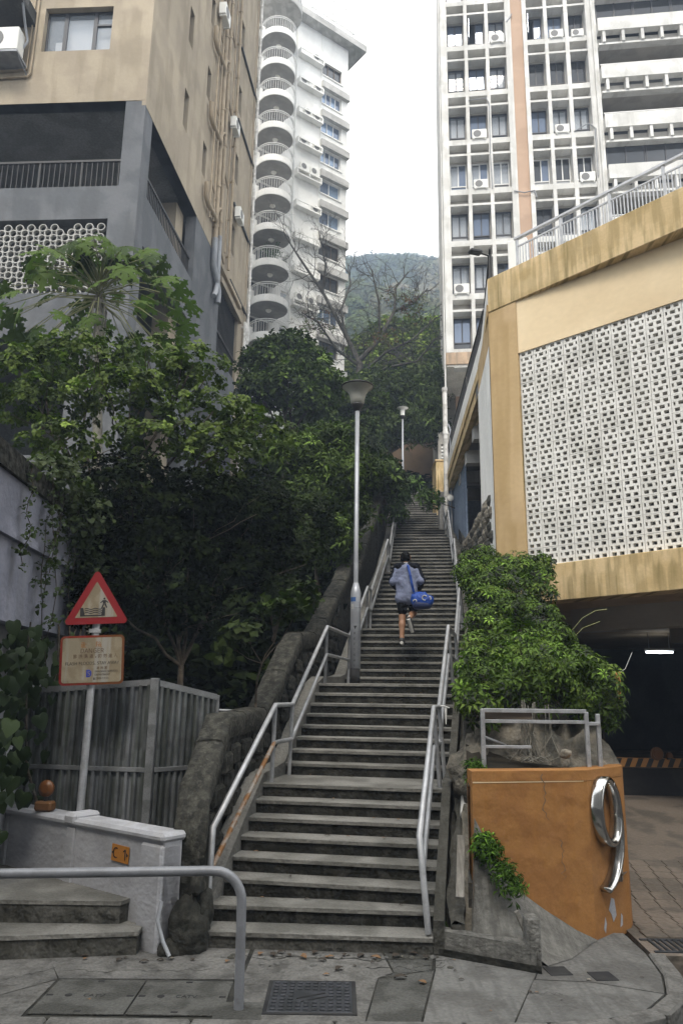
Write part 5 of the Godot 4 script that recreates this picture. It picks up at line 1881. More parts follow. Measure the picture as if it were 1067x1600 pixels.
# ------------------------------------------------------------------ right of the stairs
func ribbon(m: Mb, off0: float, off1: float, z0: float, z1: float, lift: float, depth: float, nz: FastNoiseLite, rough := 0.02, stepz := 0.18):
	var prev := []
	var z := z0
	var last := false
	while true:
		var tr := stair_turn(z)
		var rg := Vector3(cos(tr), 0, sin(tr))
		var c := V(stair_x(z), slope_h(z) + lift, z)
		var w := stair_w(z)
		var n1 := nz.get_noise_2d(z * 3.0, off0 * 9.0) * rough
		var n2 := nz.get_noise_2d(z * 3.0, off1 * 9.0 + 5.0) * rough
		var p := [c + rg * (w + off0 + n1) + Vector3(0, -depth, 0), c + rg * (w + off0 + n1) + Vector3(0, n2, 0), c + rg * (w + off0 * 0.6 + off1 * 0.4) + Vector3(0, 0.02 + n1 * 1.5, 0), c + rg * (w + off1 + n2) + Vector3(0, n1, 0), c + rg * (w + off1 + n2) + Vector3(0, -depth, 0)]
		if prev.size():
			for k in 4: m.quad(prev[k], prev[k + 1], p[k + 1], p[k])
		else:
			m.quad(p[4], p[3], p[1], p[0])
		prev = p
		if last: break
		z += stepz
		if z >= z1:
			z = z1
			last = true

func gully():
	var nz := FastNoiseLite.new()
	nz.frequency = 0.8
	var g := thing("stair_gully", "rough old concrete gully running up beside the stairs' right edge", "gully", V(1.0, 0, 7.6))
	var back := Transform3D(Basis(), -g.position)
	var m := Mb.new()
	ribbon(m, 0.07, 0.30, 7.62, 35.0, -0.28, 0.5, nz, 0.05)
	part("channel_bed", m, M.old_concrete, g, back)
	m = Mb.new()
	ribbon(m, 0.13, 0.26, 7.7, 14.0, 0.0, 0.35, nz, 0.06, 0.14)
	part("channel_lip", m, M.old_concrete, g, back)
	m = Mb.new()
	ribbon(m, 0.30, 0.46, 8.0, 26.0, 0.12, 1.0, nz, 0.05)
	part("outer_kerb", m, M.old_concrete, g, back)
	var sl := thing("leaning_slab", "long cracked concrete slab leaning along the gully beside the orange wall", "slab", V(1.20, 0, 7.58))
	m = Mb.new()
	var q := []
	for i in 13:
		var f := i / 12.0
		var c := V(0.03 + 0.17 * f + nz.get_noise_1d(i * 20.0) * 0.025, 0.10 + 1.03 * f + nz.get_noise_1d(i * 13.0) * 0.03, -0.02 + 0.98 * f)
		var wd := 0.075 + 0.03 * sin(f * 2.6) + nz.get_noise_1d(i * 31.0) * 0.02
		q.append([c + Vector3(-wd, -0.5, 0), c + Vector3(-wd, 0, 0), c + Vector3(wd, 0.03, 0), c + Vector3(wd, -0.5, 0)])
	for i in 12:
		for k in 3: m.quad(q[i][k], q[i][k + 1], q[i + 1][k + 1], q[i + 1][k])
	m.quad(q[0][3], q[0][2], q[0][1], q[0][0])
	m.quad(q[12][0], q[12][1], q[12][2], q[12][3])
	part("slab", m, M.boulder, sl)
	var pl := thing("timber_plank", "grey timber plank wedged along the gully next to the leaning slab", "plank", V(1.20, 0.40, 7.95), -0.2)
	m = Mb.new()
	m.box(Vector3(0, 0.25, -0.1), Vector3(0.075, 0.03, 0.62), 0.004, Transform3D(Basis(Vector3(1, 0, 0), 0.82), Vector3(0, 0.05, 0.15)))
	part("plank", m, M.plank, pl)
	var pp := thing("gully_pipe", "long whitish drain pipe lying up the gully right of the stairs", "pipe", V(1.5, 0, 8.5))
	m = Mb.new()
	var pts := []
	var z := 8.8
	while z < 20.0:
		var tr := stair_turn(z)
		pts.append(V(stair_x(z) + (stair_w(z) + 0.26) * cos(tr), slope_h(z) + 0.16 + nz.get_noise_1d(z * 2.0) * 0.03, z - (stair_w(z) + 0.26) * sin(tr)) - pp.position)
		z += 0.8
	m.tube(pts, 0.055, 8)
	part("pipe", m, M.white_pipe, pp)

func planter_nine():
	# low concrete kerb round the planting corner
	var k := thing("corner_kerb", "low concrete kerb wall turning the corner right of the stair foot", "kerb", V(0.86, 0, 7.5))
	var m := Mb.new()
	m.prism(PackedVector2Array([Vector2(0.0, 0.02), Vector2(0.80, -0.44), Vector2(0.86, -0.30), Vector2(0.06, 0.14)]), 0.0, 0.2)
	part("kerb_wall", m, M.skirt_concrete, k)
	m = Mb.new()
	m.box(V(0.80, 0.21, -0.335), Vector3(0.115, 0.40, 0.17), 0.012, Transform3D(Basis(), Vector3.ZERO))
	part("end_block", m, M.skirt_concrete, k)
	m = Mb.new()
	m.prism(PackedVector2Array([Vector2(-0.01, 0.0), Vector2(0.84, -0.47), Vector2(0.8, -0.36), Vector2(0.0, 0.05)]), 0.0, 0.06)
	part("kerb_foot", m, M.riser, k)
	var sk := thing("concrete_skirt", "sloping concrete skirt below the orange planter wall", "concrete slope", V(1.2, 0, 7.7))
	var tp := [[1.28, 1.12, 7.66], [1.47, 0.76, 7.71], [1.64, 0.51, 7.75], [1.94, 0.30, 7.82], [2.25, 0.11, 7.89], [2.46, 0.012, 7.94]]
	var bt := [[1.20, 0.14, 7.42], [1.38, 0.15, 7.36], [1.60, 0.15, 7.26], [1.80, 0.01, 7.22], [2.06, 0.009, 7.42], [2.40, 0.008, 7.88]]
	m = Mb.new()
	m.smooth(true)
	for i in 5:
		for j in 5:
			var g := func(ii: int, jj: int) -> Vector3:
				var f := jj / 5.0
				var q: Vector3 = V(tp[ii][0], tp[ii][1], tp[ii][2]).lerp(V(bt[ii][0], bt[ii][1], bt[ii][2]), f)
				return q + Vector3(0, -0.10 * sin(f * PI) * (tp[ii][1] - bt[ii][1]), 0) - sk.position
			m.quad(g.call(i, j), g.call(i, j + 1), g.call(i + 1, j + 1), g.call(i + 1, j))
	m.smooth(false)
	m.quad(V(1.18, 0.0, 7.42) - sk.position, V(1.20, 0.14, 7.42) - sk.position, V(1.28, 1.12, 7.66) - sk.position, V(1.24, 0.0, 7.7) - sk.position)
	part("slope", m, M.skirt_concrete, sk)
	var bs := thing("broken_stick", "short broken strip of wood lying on the concrete skirt", "stick", V(1.66, 0.2, 7.32), 0.3)
	m = Mb.new()
	m.box(Vector3(0, 0.1, 0), Vector3(0.04, 0.28, 0.025), 0.003, Transform3D(Basis(Vector3(0, 0, 1), 0.45), Vector3.ZERO))
	part("strip", m, M.plank, bs)
	# the orange wall: front, rounded side with the number
	var w := thing("orange_planter_wall", "orange rendered planter wall with a chrome house number", "wall", V(2.45, 0, 7.96))
	m = Mb.new()
	var plan := PackedVector2Array([Vector2(-1.18, -0.28), Vector2(0, 0), Vector2(0.52, 0.52), Vector2(0.58, 0.64), Vector2(0.62, 0.9), Vector2(0.66, 3.4), Vector2(0.48, 3.4), Vector2(0.42, 0.95), Vector2(0.3, 0.6), Vector2(-0.1, 0.25), Vector2(-1.18, 0.0)])
	var cw := Mb.new()
	cw.prism(plan, -0.05, 1.43)
	part("wall_face", cw, M.orange_wall, w)
	cw = Mb.new()
	var plan2 := PackedVector2Array()
	for p in plan: plan2.append(p * 1.0 + Vector2(0, -0.006))
	cw.prism(plan2, 1.433, 1.53)
	part("top_band", cw, M.orange_wall, w)
	cw = Mb.new()
	cw.quad(V(-1.175, 1.424, -0.284), V(-0.04, 1.424, -0.013), V(-0.04, 1.436, -0.014), V(-1.175, 1.436, -0.285))
	part("pale_line", cw, M.ochre, w)
	var cn := FastNoiseLite.new()
	cn.frequency = 3.0
	for ck in [[-0.46, 1.5, 0.42, 0.004], [-0.30, 0.9, 0.35, 0.003]]:
		cw = Mb.new()
		for i in 14:
			var q := []
			for f: float in [i / 14.0, (i + 1) / 14.0]:
				var x: float = ck[0] + cn.get_noise_2d(f * 3.0, ck[1] * 9.0) * 0.06
				var wd: float = ck[3] * (0.3 + absf(cn.get_noise_2d(f * 9.0, 4.0)) * 3.0)
				q.append(V(x - wd, ck[1] - f * ck[2], x * 0.2373 - 0.009)); q.append(V(x + wd, ck[1] - f * ck[2], (x + wd) * 0.2373 - 0.009))
			cw.quad(q[2], q[3], q[1], q[0])
		part("crack", cw, M.brown_frame, w)
	# patches of lost paint low on the corner
	m = Mb.new()
	var sf := face(0.52, 0.52)
	for q in [[[0.28, 0.22], [0.34, 0.32], [0.40, 0.30], [0.43, 0.15], [0.36, 0.10], [0.33, 0.17]], [[0.16, 0.07], [0.2, 0.17], [0.22, 0.11], [0.19, 0.03]], [[0.5, 0.03], [0.53, 0.15], [0.56, 0.12], [0.55, 0.04]]]:
		var p := PackedVector2Array()
		for v in q: p.append(Vector2(v[0], v[1]))
		m.plate(p, 0.001, 0.003, sf)
	part("bare_patch", m, M.low_wall, w)
	# chrome 9
	var path := [[0.33, 1.39], [0.27, 1.43], [0.2, 1.425], [0.13, 1.38], [0.08, 1.29], [0.058, 1.17], [0.075, 1.03], [0.13, 0.92], [0.2, 0.86], [0.28, 0.835], [0.35, 0.855], [0.41, 0.92], [0.445, 1.02], [0.45, 1.1], [0.435, 1.2], [0.40, 1.30], [0.33, 1.39]]
	var num := Node3D.new()
	num.name = "number_nine"
	num.transform = sf * Transform3D(Basis(), Vector3(0, 0, 0.035))
	w.add_child(num)
	for poly in [path, [[0.452, 1.1], [0.462, 0.95], [0.45, 0.8], [0.41, 0.68], [0.34, 0.57], [0.24, 0.48], [0.13, 0.43]]]:
		m = Mb.new()
		m.smooth(true)
		var prev := []
		var n: int = poly.size()
		# resample for a smooth curve
		var cv := Curve2D.new()
		for i in n:
			var p0 := Vector2(poly[maxi(i - 1, 0)][0], poly[maxi(i - 1, 0)][1]); var p1 := Vector2(poly[mini(i + 1, n - 1)][0], poly[mini(i + 1, n - 1)][1])
			var tn := (p1 - p0) / 6.0
			cv.add_point(Vector2(poly[i][0], poly[i][1]), -tn, tn)
		var pl := cv.tessellate_even_length(4, 0.02)
		for i in pl.size():
			var t2 := (pl[mini(i + 1, pl.size() - 1)] - pl[maxi(i - 1, 0)]).normalized()
			var nn := Vector2(t2.y, -t2.x)
			var hw := 0.031
			if n < 10: hw = lerpf(0.034, 0.026, i / float(pl.size()))
			var ring := [Vector3(pl[i].x + nn.x * hw, pl[i].y + nn.y * hw, -0.03), Vector3(pl[i].x + nn.x * hw, pl[i].y + nn.y * hw, 0.065), Vector3(pl[i].x + nn.x * hw * 0.5, pl[i].y + nn.y * hw * 0.5, 0.085), Vector3(pl[i].x - nn.x * hw * 0.5, pl[i].y - nn.y * hw * 0.5, 0.085), Vector3(pl[i].x - nn.x * hw, pl[i].y - nn.y * hw, 0.065), Vector3(pl[i].x - nn.x * hw, pl[i].y - nn.y * hw, -0.03)]
			if prev.size():
				for kk in 5: m.quad(prev[kk], prev[kk + 1], ring[kk + 1], ring[kk])
			if i == 0 or i == pl.size() - 1:
				m.quad(ring[0], ring[1], ring[4], ring[5]); m.quad(ring[1], ring[2], ring[3], ring[4])
			prev = ring
		part("stroke", m, M.chrome, num)
	# bare plaque panel beside the number
	var pq := Node3D.new()
	pq.name = "wall_plaque"
	pq.transform = sf * Transform3D(Basis(Vector3.UP, 0.25), Vector3(0.53, 0.44, 0.01))
	w.add_child(pq)
	m = Mb.new()
	m.box(Vector3(0.1, 0.2, 0.0), Vector3(0.2, 0.4, 0.03), 0.004)
	part("board", m, M.plank, pq)
	m = Mb.new()
	m.bx(0.0, 0.0, 0.015, 0.012, 0.4, 0.025)
	m.bx(0.0, 0.06, 0.015, 0.2, 0.07, 0.038)
	m.bx(0.185, 0.2, 0.015, 0.2, 0.3, 0.025)
	part("rusty_edge", m, M.brown_frame, pq)
	# metal guard frame on the planter
	var fr := thing("guard_rail", "grey square-tube guard frame on top of the orange planter wall", "railing", V(1.5, 1.5, 8.3))
	for u in [[0.0, 0.0, 0.6], [1.10, 0.06, 0.58], [1.24, 0.12, 0.56]]:
		m = Mb.new()
		m.box(V(u[0], u[2] / 2, u[1]), Vector3(0.042, u[2], 0.042), 0.004)
		part("upright", m, M.galvanised, fr)
	for u in [[0.0, 1.10, 0.585, 0.04], [0.0, 1.12, 0.475, 0.035], [0.0, 0.5, 0.22, 0.03]]:
		m = Mb.new()
		var p0 := V(u[0] + 0.02, u[2], 0.0); var p1 := V(u[1], u[2], 0.06 * u[1])
		m.box(Vector3.ZERO, Vector3((p1 - p0).length(), u[3], 0.03), 0.003, Transform3D(Basis(Vector3.UP, 0.05), (p0 + p1) / 2))
		part("cross_bar", m, M.galvanised, fr)
	m = Mb.new()
	m.box(V(0.28, 0.53, 0.06), Vector3(0.5, 0.07, 0.02), 0.003)
	part("rusty_strip", m, M.brown_frame, fr)
	m = Mb.new()
	m.tube([V(0.0, 0.32, 0.03), V(0.28, 0.22, 0.25)], 0.018, 6)
	m.box(V(1.17, 0.46, 0.1), Vector3(0.16, 0.035, 0.03), 0.003)
	part("brace", m, M.galvanised, fr)
	# big boulder in the planter
	var nz := FastNoiseLite.new()
	nz.frequency = 0.12
	var bo := thing("planter_boulder", "large grey brown boulder behind the planter's guard frame", "boulder", V(2.05, 1.35, 9.0))
	m = Mb.new()
	m.blob(Vector3(0, 0.12, 0), Vector3(0.62, 0.62, 0.5), nz, 0.5, 22)
	m.blob(Vector3(0.55, 0.05, 0.05), Vector3(0.42, 0.55, 0.45), nz, 0.5, 18)
	m.blob(Vector3(-0.5, 0.0, 0.1), Vector3(0.3, 0.42, 0.4), nz, 0.5, 18)
	part("rock", m, M.boulder, bo)
	var so := thing("planter_soil", "dark soil filling the planter behind the orange wall", "soil", V(2.0, 0, 9.0))
	m = Mb.new()
	m.quad(V(-0.75, 1.38, -1.2), V(0.82, 1.38, -0.75), V(0.95, 2.5, 2.5), V(-0.2, 2.5, 2.5))
	m.quad(V(-0.2, 2.5, 2.5), V(0.95, 2.5, 2.5), V(1.35, 4.2, 5.0), V(0.5, 4.2, 5.0))
	m.quad(V(0.86, -0.3, -0.3), V(0.95, -0.3, 3.0), V(0.95, 2.6, 3.0), V(0.86, 1.38, -0.3))
	m.quad(V(-0.75, -0.3, -1.2), V(-0.75, 1.38, -1.2), V(-0.2, 2.5, 2.5), V(-0.2, -0.3, 2.5))
	m.quad(V(-0.2, -0.3, 2.5), V(-0.2, 2.5, 2.5), V(0.5, 4.2, 5.0), V(0.5, -0.3, 5.0))
	part("soil", m, M.soil, so)
	so.set_meta("kind", "structure")
	var st := thing("pale_stone", "small pale knobbly stone standing on the planter wall's rim", "stone", V(2.33, 1.52, 8.28))
	m = Mb.new()
	m.blob(Vector3(0, 0.05, 0), Vector3(0.045, 0.07, 0.04), nz, 0.6, 12)
	m.blob(Vector3(0.01, 0.14, 0), Vector3(0.055, 0.05, 0.05), nz, 0.6, 12)
	part("stone", m, M.boulder, st)
	var rt := thing("dry_roots", "tangle of dry hanging roots over the planter boulder", "roots", V(2.05, 1.55, 8.45))
	m = Mb.new()
	var r := RandomNumberGenerator.new()
	r.seed = 8
	for i in 16:
		var x := r.randf_range(-0.12, 0.2)
		m.tube([Vector3(x, 0.55 + r.randf() * 0.1, 0), Vector3(x + r.randf_range(-0.06, 0.06), 0.3, r.randf() * 0.08), Vector3(x + r.randf_range(-0.12, 0.12), 0.08, r.randf() * 0.12), Vector3(x + r.randf_range(-0.2, 0.2), 0.02, r.randf() * 0.15)], 0.006, 4)
	part("roots", m, M.pale_bark, rt)

# ------------------------------------------------------------------ rails, lamps, small things
func rail_pt(side: float, z: float, h: float, inset := 0.1) -> Vector3:
	var tr := stair_turn(z)
	var w := (stair_w(z) - inset) * side
	return V(stair_x(z) + w * cos(tr), h, z - w * sin(tr))

func handrails():
	# key points along a rail: [z, tread height], landing fronts and ends
	var keys := [[7.64, 0.15]]
	for s in steps:
		if s[3] > 0.5:
			keys.append([s[1] + 0.1, s[2]])
			keys.append([s[1] + s[3] - 0.08, s[2]])
	keys.append([35.6, 11.7])
	var secs := [[0, 3], [3, 5], [5, 7], [7, 9], [9, 11]]
	var nth := ["lowest", "second", "third", "fourth", "topmost"]
	for side: float in [-1.0, 1.0]:
		for si in secs.size():
			var lo: int = secs[si][0]
			var hi: int = mini(secs[si][1], keys.size() - 1)
			var first := rail_pt(side, keys[lo][0], 0.0)
			var o := thing("handrail", "%s galvanised handrail section on the %s side of the stairs" % [nth[si], "left" if side < 0 else "right"], "handrail", Vector3(first.x, keys[lo][1], first.z), 0.0, "handrails along the stairs")
			var top := []
			var mid := []
			if si == 0:
				top.append(rail_pt(side, keys[0][0], 0.15 + 0.02, 0.05 if side > 0 else 0.0))
				top.append(rail_pt(side, keys[0][0], 0.98, 0.12 if side > 0 else 0.02))
				mid.append(rail_pt(side, keys[0][0] + 0.02, 0.15 + 0.48, 0.1 if side > 0 else 0.02))
			else:
				top.append(rail_pt(side, keys[lo][0], keys[lo][1] + 0.89))
				mid.append(rail_pt(side, keys[lo][0], keys[lo][1] + 0.45))
			for i in range(lo + (1 if si == 0 else 1), hi + 1):
				top.append(rail_pt(side, keys[i][0], keys[i][1] + 0.89))
				mid.append(rail_pt(side, keys[i][0], keys[i][1] + 0.45))
			var m := Mb.new()
			var loc := []
			for p in top: loc.append(p - o.position)
			m.tube(loc, 0.029, 10)
			part("top_rail", m, M.galvanised, o)
			for i in mid.size() - 1:
				m = Mb.new()
				m.tube([mid[i] - o.position, mid[i + 1] - o.position], 0.026, 10)
				part("mid_rail", m, M.rusty_rail if (side < 0 and si == 0 and i == 0) else M.galvanised, o)
			for i in range(lo if si > 0 else 1, hi + 1):
				m = Mb.new()
				m.tube([rail_pt(side, keys[i][0], keys[i][1] - 0.02, 0.04 if side > 0 else 0.08) - o.position, rail_pt(side, keys[i][0], keys[i][1] + 0.88) - o.position], 0.026, 10)
				part("post", m, M.galvanised, o)
	# the street barrier in front
	var b := thing("street_barrier", "grey tubular street barrier at the lower left corner", "barrier", V(-0.69, 0, 6.21))
	var pts := [Vector3(0, -0.02, 0), Vector3(-0.01, 0.72, 0)]
	for i in range(1, 8):
		var a := PI / 2 * i / 8.0
		pts.append(Vector3(-0.01 - (1 - cos(a)) * 0.21, 0.72 + sin(a) * 0.21, 0))
	pts.append(Vector3(-0.24, 0.93, 0))
	pts.append(Vector3(-1.85, 0.89, 0))
	for i in range(1, 8):
		var a := PI / 2 * i / 8.0
		pts.append(Vector3(-1.85 - sin(a) * 0.21, 0.89 - (1 - cos(a)) * 0.21, 0))
	pts.append(Vector3(-2.06, -0.02, 0))
	var m2 := Mb.new()
	m2.tube(pts, 0.036, 16)
	part("tube", m2, M.barrier_paint, b)
	for x in [0.0, -2.06]:
		m2 = Mb.new()
		m2.box(Vector3(x, 0.006, 0.02), Vector3(0.34, 0.016, 0.3), 0.003)
		part("footing", m2, M.pavement_patch, b)

func lamps():
	for n in 2:
		var o := thing("street_lamp", ["grey street lamp with a trumpet shade standing on the stairs behind the rail", "farther small street lamp standing high on the stairs"][n], "street lamp", V(0.25, 2.4, 12.45) if n == 0 else V(2.22, 8.3, 27.0), 0.0, "street lamps on the stairs")
		var s := 1.0 if n == 0 else 0.86
		var m := Mb.new()
		m.lathe([[0.0, 0.0], [0.079, 0.0], [0.079, 0.23], [0.0, 0.23]], 20)
		part("foot", m, M.garage_dark, o)
		m = Mb.new()
		m.lathe([[0.0, 0.23], [0.084, 0.23], [0.084, 1.42], [0.078, 1.46], [0.042, 1.60], [0.0, 1.6]], 24)
		part("base_column", m, M.lamp_metal, o)
		m = Mb.new()
		m.lathe([[0.039, 1.58], [0.036, 4.62 * s], [0.0, 4.62 * s]], 16)
		part("pole", m, M.lamp_metal, o)
		var t := 4.60 * s
		m = Mb.new()
		m.lathe([[0.04, t - 0.03], [0.055, t], [0.10, t + 0.07], [0.105, t + 0.10], [0.0, t + 0.10]], 20)
		part("collar", m, M.black_metal, o)
		m = Mb.new()
		if n == 1: m.lathe([[0.075, t + 0.10], [0.085, t + 0.30], [0.10, t + 0.36], [0.215, t + 0.40], [0.215, t + 0.41], [0.05, t + 0.40]], 28)
		else: m.lathe([[0.09, t + 0.10], [0.115, t + 0.12], [0.125, t + 0.2], [0.15, t + 0.29], [0.20, t + 0.36], [0.27, t + 0.41], [0.27, t + 0.415], [0.1, t + 0.35]], 32)
		part("shade", m, M.lamp_shade if n == 0 else M.lens, o)
		m = Mb.new()
		if n == 1: m.lathe([[0.215, t + 0.405], [0.225, t + 0.42], [0.15, t + 0.45], [0.0, t + 0.46]], 28)
		else: m.lathe([[0.27, t + 0.405], [0.285, t + 0.415], [0.285, t + 0.43], [0.20, t + 0.47], [0.0, t + 0.49]], 32)
		part("lid", m, M.black_metal, o)
		if n == 0:
			m = Mb.new()
			for i in 6:
				var a0 := 3.5 + i * 0.2; var a1 := a0 + 0.2
				m.quad(Vector3(cos(a0) * 0.0855, 1.29, -sin(a0) * 0.0855), Vector3(cos(a1) * 0.0855, 1.29, -sin(a1) * 0.0855), Vector3(cos(a1) * 0.0855, 1.36, -sin(a1) * 0.0855), Vector3(cos(a0) * 0.0855, 1.36, -sin(a0) * 0.0855))
			part("blue_label", m, M.sticker_blue, o)
			m = Mb.new()
			for i in 5:
				var a0 := 3.6 + i * 0.14; var a1 := a0 + 0.14
				m.quad(Vector3(cos(a0) * 0.0855, 1.17, -sin(a0) * 0.0855), Vector3(cos(a1) * 0.0855, 1.17, -sin(a1) * 0.0855), Vector3(cos(a1) * 0.0855, 1.25, -sin(a1) * 0.0855), Vector3(cos(a0) * 0.0855, 1.25, -sin(a0) * 0.0855))
			part("white_label", m, M.sticker_white, o)
			m = Mb.new()
			m.tube([Vector3(-0.088, 1.2, 0.0), Vector3(-0.062, 1.2, 0.062), Vector3(0.0, 1.2, 0.088), Vector3(0.062, 1.2, 0.062), Vector3(0.088, 1.2, 0.0)], 0.006, 4)
			part("strap", m, M.grey_pipe, o)
			m = Mb.new()
			m.plate(PackedVector2Array([Vector2(-0.03, 0.9), Vector2(0.02, 0.9), Vector2(-0.01, 0.84)]), 0.082, 0.087)
			part("arrow_mark", m, M.sign_black, o)
			var yy := 0.78
			for c in ["R", "E", "F", "1", "0", "4", "1"]:
				part("stencil", text_mesh(c, 0.05, 0.002, false, "Droid Sans Mono"), M.sign_black, o, Transform3D(Basis(), Vector3(-0.015, yy, 0.0855)))
				yy -= 0.085

func small_things():
	# cast iron cover
	var c := thing("manhole_cover", "black cast iron manhole cover with raised studs in the pavement", "manhole cover", V(-0.18, 0.004, 6.47), 0.0)
	c.rotation.y = 0.0
	var m := Mb.new()
	m.box(Vector3(0, 0.004, 0), Vector3(0.62, 0.012, 0.60), 0.004)
	part("plate", m, M.cast_iron, c)
	m = Mb.new()
	m.box(Vector3(0, 0.003, 0), Vector3(0.68, 0.008, 0.66), 0.002)
	part("frame", m, M.garage_dark, c)
	var stud := Mb.new()
	stud.box(Vector3(0, 0.014, 0), Vector3(0.038, 0.014, 0.03), 0.004)
	var sm := stud.mesh()
	for i in 10:
		for j in 9:
			if i > 2 and i < 7 and j > 2 and j < 6: continue
			qpart("stud", sm, M.cast_iron, c, Transform3D(Basis(), Vector3(-0.27 + i * 0.06, 0, -0.26 + j * 0.065)))
	m = Mb.new()
	m.box(Vector3(0, 0.012, 0), Vector3(0.24, 0.008, 0.012), 0.002, Transform3D(Basis(Vector3.UP, 0.5), Vector3.ZERO))
	m.box(Vector3(0, 0.012, 0), Vector3(0.24, 0.008, 0.012), 0.002, Transform3D(Basis(Vector3.UP, 0.5), Vector3(0.03, 0, 0.06)))
	part("key_slot", m, M.garage_dark, c)
	# two concrete covers with cast letters
	for n in 2:
		var o := thing("cable_cover", "square concrete cable cover marked CATV, %s of the pair" % ["left" if n == 0 else "right"], "cover", V(-1.83 + n * 0.69, 0.004, 6.43), 0.0, "concrete cable covers")
		m = Mb.new()
		m.box(Vector3(0, 0.002, 0), Vector3(0.675, 0.012, 0.66), 0.003)
		part("slab", m, M.pavement_patch, o)
		m = Mb.new()
		for p in [[-0.3, 0.0], [0.3, 0.0], [0.0, -0.29], [0.0, 0.29]]:
			m.box(Vector3(p[0], 0.009, p[1]), Vector3(0.05, 0.004, 0.025), 0.001)
		part("lifting_slot", m, M.garage_dark, o)
		part("lettering", text_mesh("CATV", 0.07, 0.003), M.garage_dark, o, Transform3D(Basis(Vector3(1, 0, 0), -PI / 2), Vector3(0.03, 0.009, 0.0)))
		m = Mb.new()
		m.tube([Vector3(-0.16, 0.006, 0), Vector3(-0.16, 0.011, 0)], 0.028, 12)
		part("boss", m, M.garage_dark, o)
	for n in 2:
		var o := single("small_cover", null, M.garage_dark, "small dark rectangular cover in the corner pavement, %s one" % ["nearer the kerb wall, left" if n == 0 else "right, nearer the outer kerb"], "cover", V(1.85 if n == 0 else 2.19, 0.006, 7.11 if n == 0 else 7.0), 0.1, "small pavement covers")
		m = Mb.new()
		m.box(Vector3.ZERO, Vector3(0.19, 0.008, 0.2), 0.002)
		o.mesh = m.mesh()
	# cracks: thin dark lines of loose edging at the foot of the stairs
	var r := RandomNumberGenerator.new()
	r.seed = 31
	var lf := Mb.new()
	lf.smooth(true)
	for i in 6:
		var f := i / 6.0; var g := (i + 1) / 6.0
		var w0 := sin(f * PI) * 0.035; var w1 := sin(g * PI) * 0.035
		var y0 := 0.012 + sin(f * 3.0) * 0.014; var y1 := 0.012 + sin(g * 3.0) * 0.014
		lf.quad(Vector3(f * 0.11, y0 + 0.006, w0), Vector3(g * 0.11, y1 + 0.006, w1), Vector3(g * 0.11, y1 - 0.004, 0), Vector3(f * 0.11, y0 - 0.004, 0))
		lf.quad(Vector3(f * 0.11, y0 - 0.004, 0), Vector3(g * 0.11, y1 - 0.004, 0), Vector3(g * 0.11, y1 + 0.006, -w1), Vector3(f * 0.11, y0 + 0.006, -w0))
	var lm := lf.mesh()
	var leaf_at := [[0.0, 7.02, 0.9, 0.9], [0.72, 6.75, 2.4, 0.75], [-0.1, 6.93, 0.2, 0.5], [0.47, 6.86, 0.2, 1.0]]
	for i in 44:
		if i < 22: leaf_at.append([r.randf_range(-0.95, 0.85), 7.46 - absf(r.randfn(0, 0.10)), r.randf() * TAU, r.randf_range(0.35, 0.95)])
		elif i < 30: leaf_at.append([r.randf_range(-2.2, -1.2), 7.3 - absf(r.randfn(0, 0.12)), r.randf() * TAU, r.randf_range(0.3, 0.8)])
		else: leaf_at.append([r.randf_range(-2.0, 2.6), r.randf_range(6.2, 7.4), r.randf() * TAU, r.randf_range(0.2, 0.45)])
	for a in leaf_at:
		if a[0] > 1.3 and a[1] > 7.1: a[1] -= 0.5
		var dark := r.randf() < 0.45
		var o := single("fallen_leaf", lm, M.dark_leaf if dark else (M.dead_leaf if r.randf() < 0.7 else M.boulder), ("small %s fallen leaf lying on the pavement at the stair foot" % ("dark withered" if dark else "brown")), "leaf", V(a[0], 0.006, a[1]), a[2], "%s leaves fallen on the pavement" % ("dark" if dark else "brown"))
		o.scale = Vector3.ONE * a[3]
	for i in 26:
		var s = steps[r.randi_range(1, 22)]
		var f := r.randf_range(-0.9, 0.9)
		var z: float = s[1] + s[3] - 0.03 - absf(r.randfn(0, 0.05))
		var o := single("step_leaf", lm, M.dark_leaf if r.randf() < 0.5 else M.dead_leaf, "dry fallen leaf lying on one of the dark stair treads", "leaf", V(stair_x(z) + f, s[2] + 0.004, z - f * sin(stair_turn(z))), r.randf() * TAU, "leaves fallen on the stair treads")
		o.scale = Vector3.ONE * r.randf_range(0.25, 0.6)
	# crumbled mortar along the foot of the first step
	for i in 26:
		var b := Mb.new()
		b.blob(Vector3.ZERO, Vector3(0.03, 0.012, 0.02) * r.randf_range(0.5, 1.5), nzs, 0.8, 8, false)
		single("mortar_crumb", b, M.pavement_light if r.randf() < 0.5 else M.old_concrete, "crumb of broken mortar at the foot of the lowest step", "crumb", V(r.randf_range(-1.0, 1.1), 0.008, 7.43 - absf(r.randfn(0, 0.05)) - (0.25 if i > 19 else 0.0)), r.randf() * TAU, "mortar crumbs at the stair foot")
	# rag tied to the right rail
	var p := rail_pt(1.0, 10.2, 2.1)
	var rg := thing("tied_tape", "short white tape tied round the right handrail at the first landing", "tape", p + Vector3(0.05, -0.02, 0))
	m = Mb.new()
	m.tube([Vector3(-0.05, 0.02, 0.03), Vector3(0.02, 0.02, 0.04), Vector3(0.08, 0.0, 0.03)], 0.008, 5)
	m.plate(PackedVector2Array([Vector2(0.02, 0.02), Vector2(0.05, 0.0), Vector2(0.04, -0.2), Vector2(0.03, -0.2)]), 0.03, 0.034)
	part("strip", m, M.white_frame, rg)

var nzs := FastNoiseLite.new()

# ------------------------------------------------------------------ the person
func smin(a: float, b: float, k: float) -> float:
	var h := maxf(k - absf(a - b), 0.0) / k
	return minf(a, b) - h * h * k * 0.25

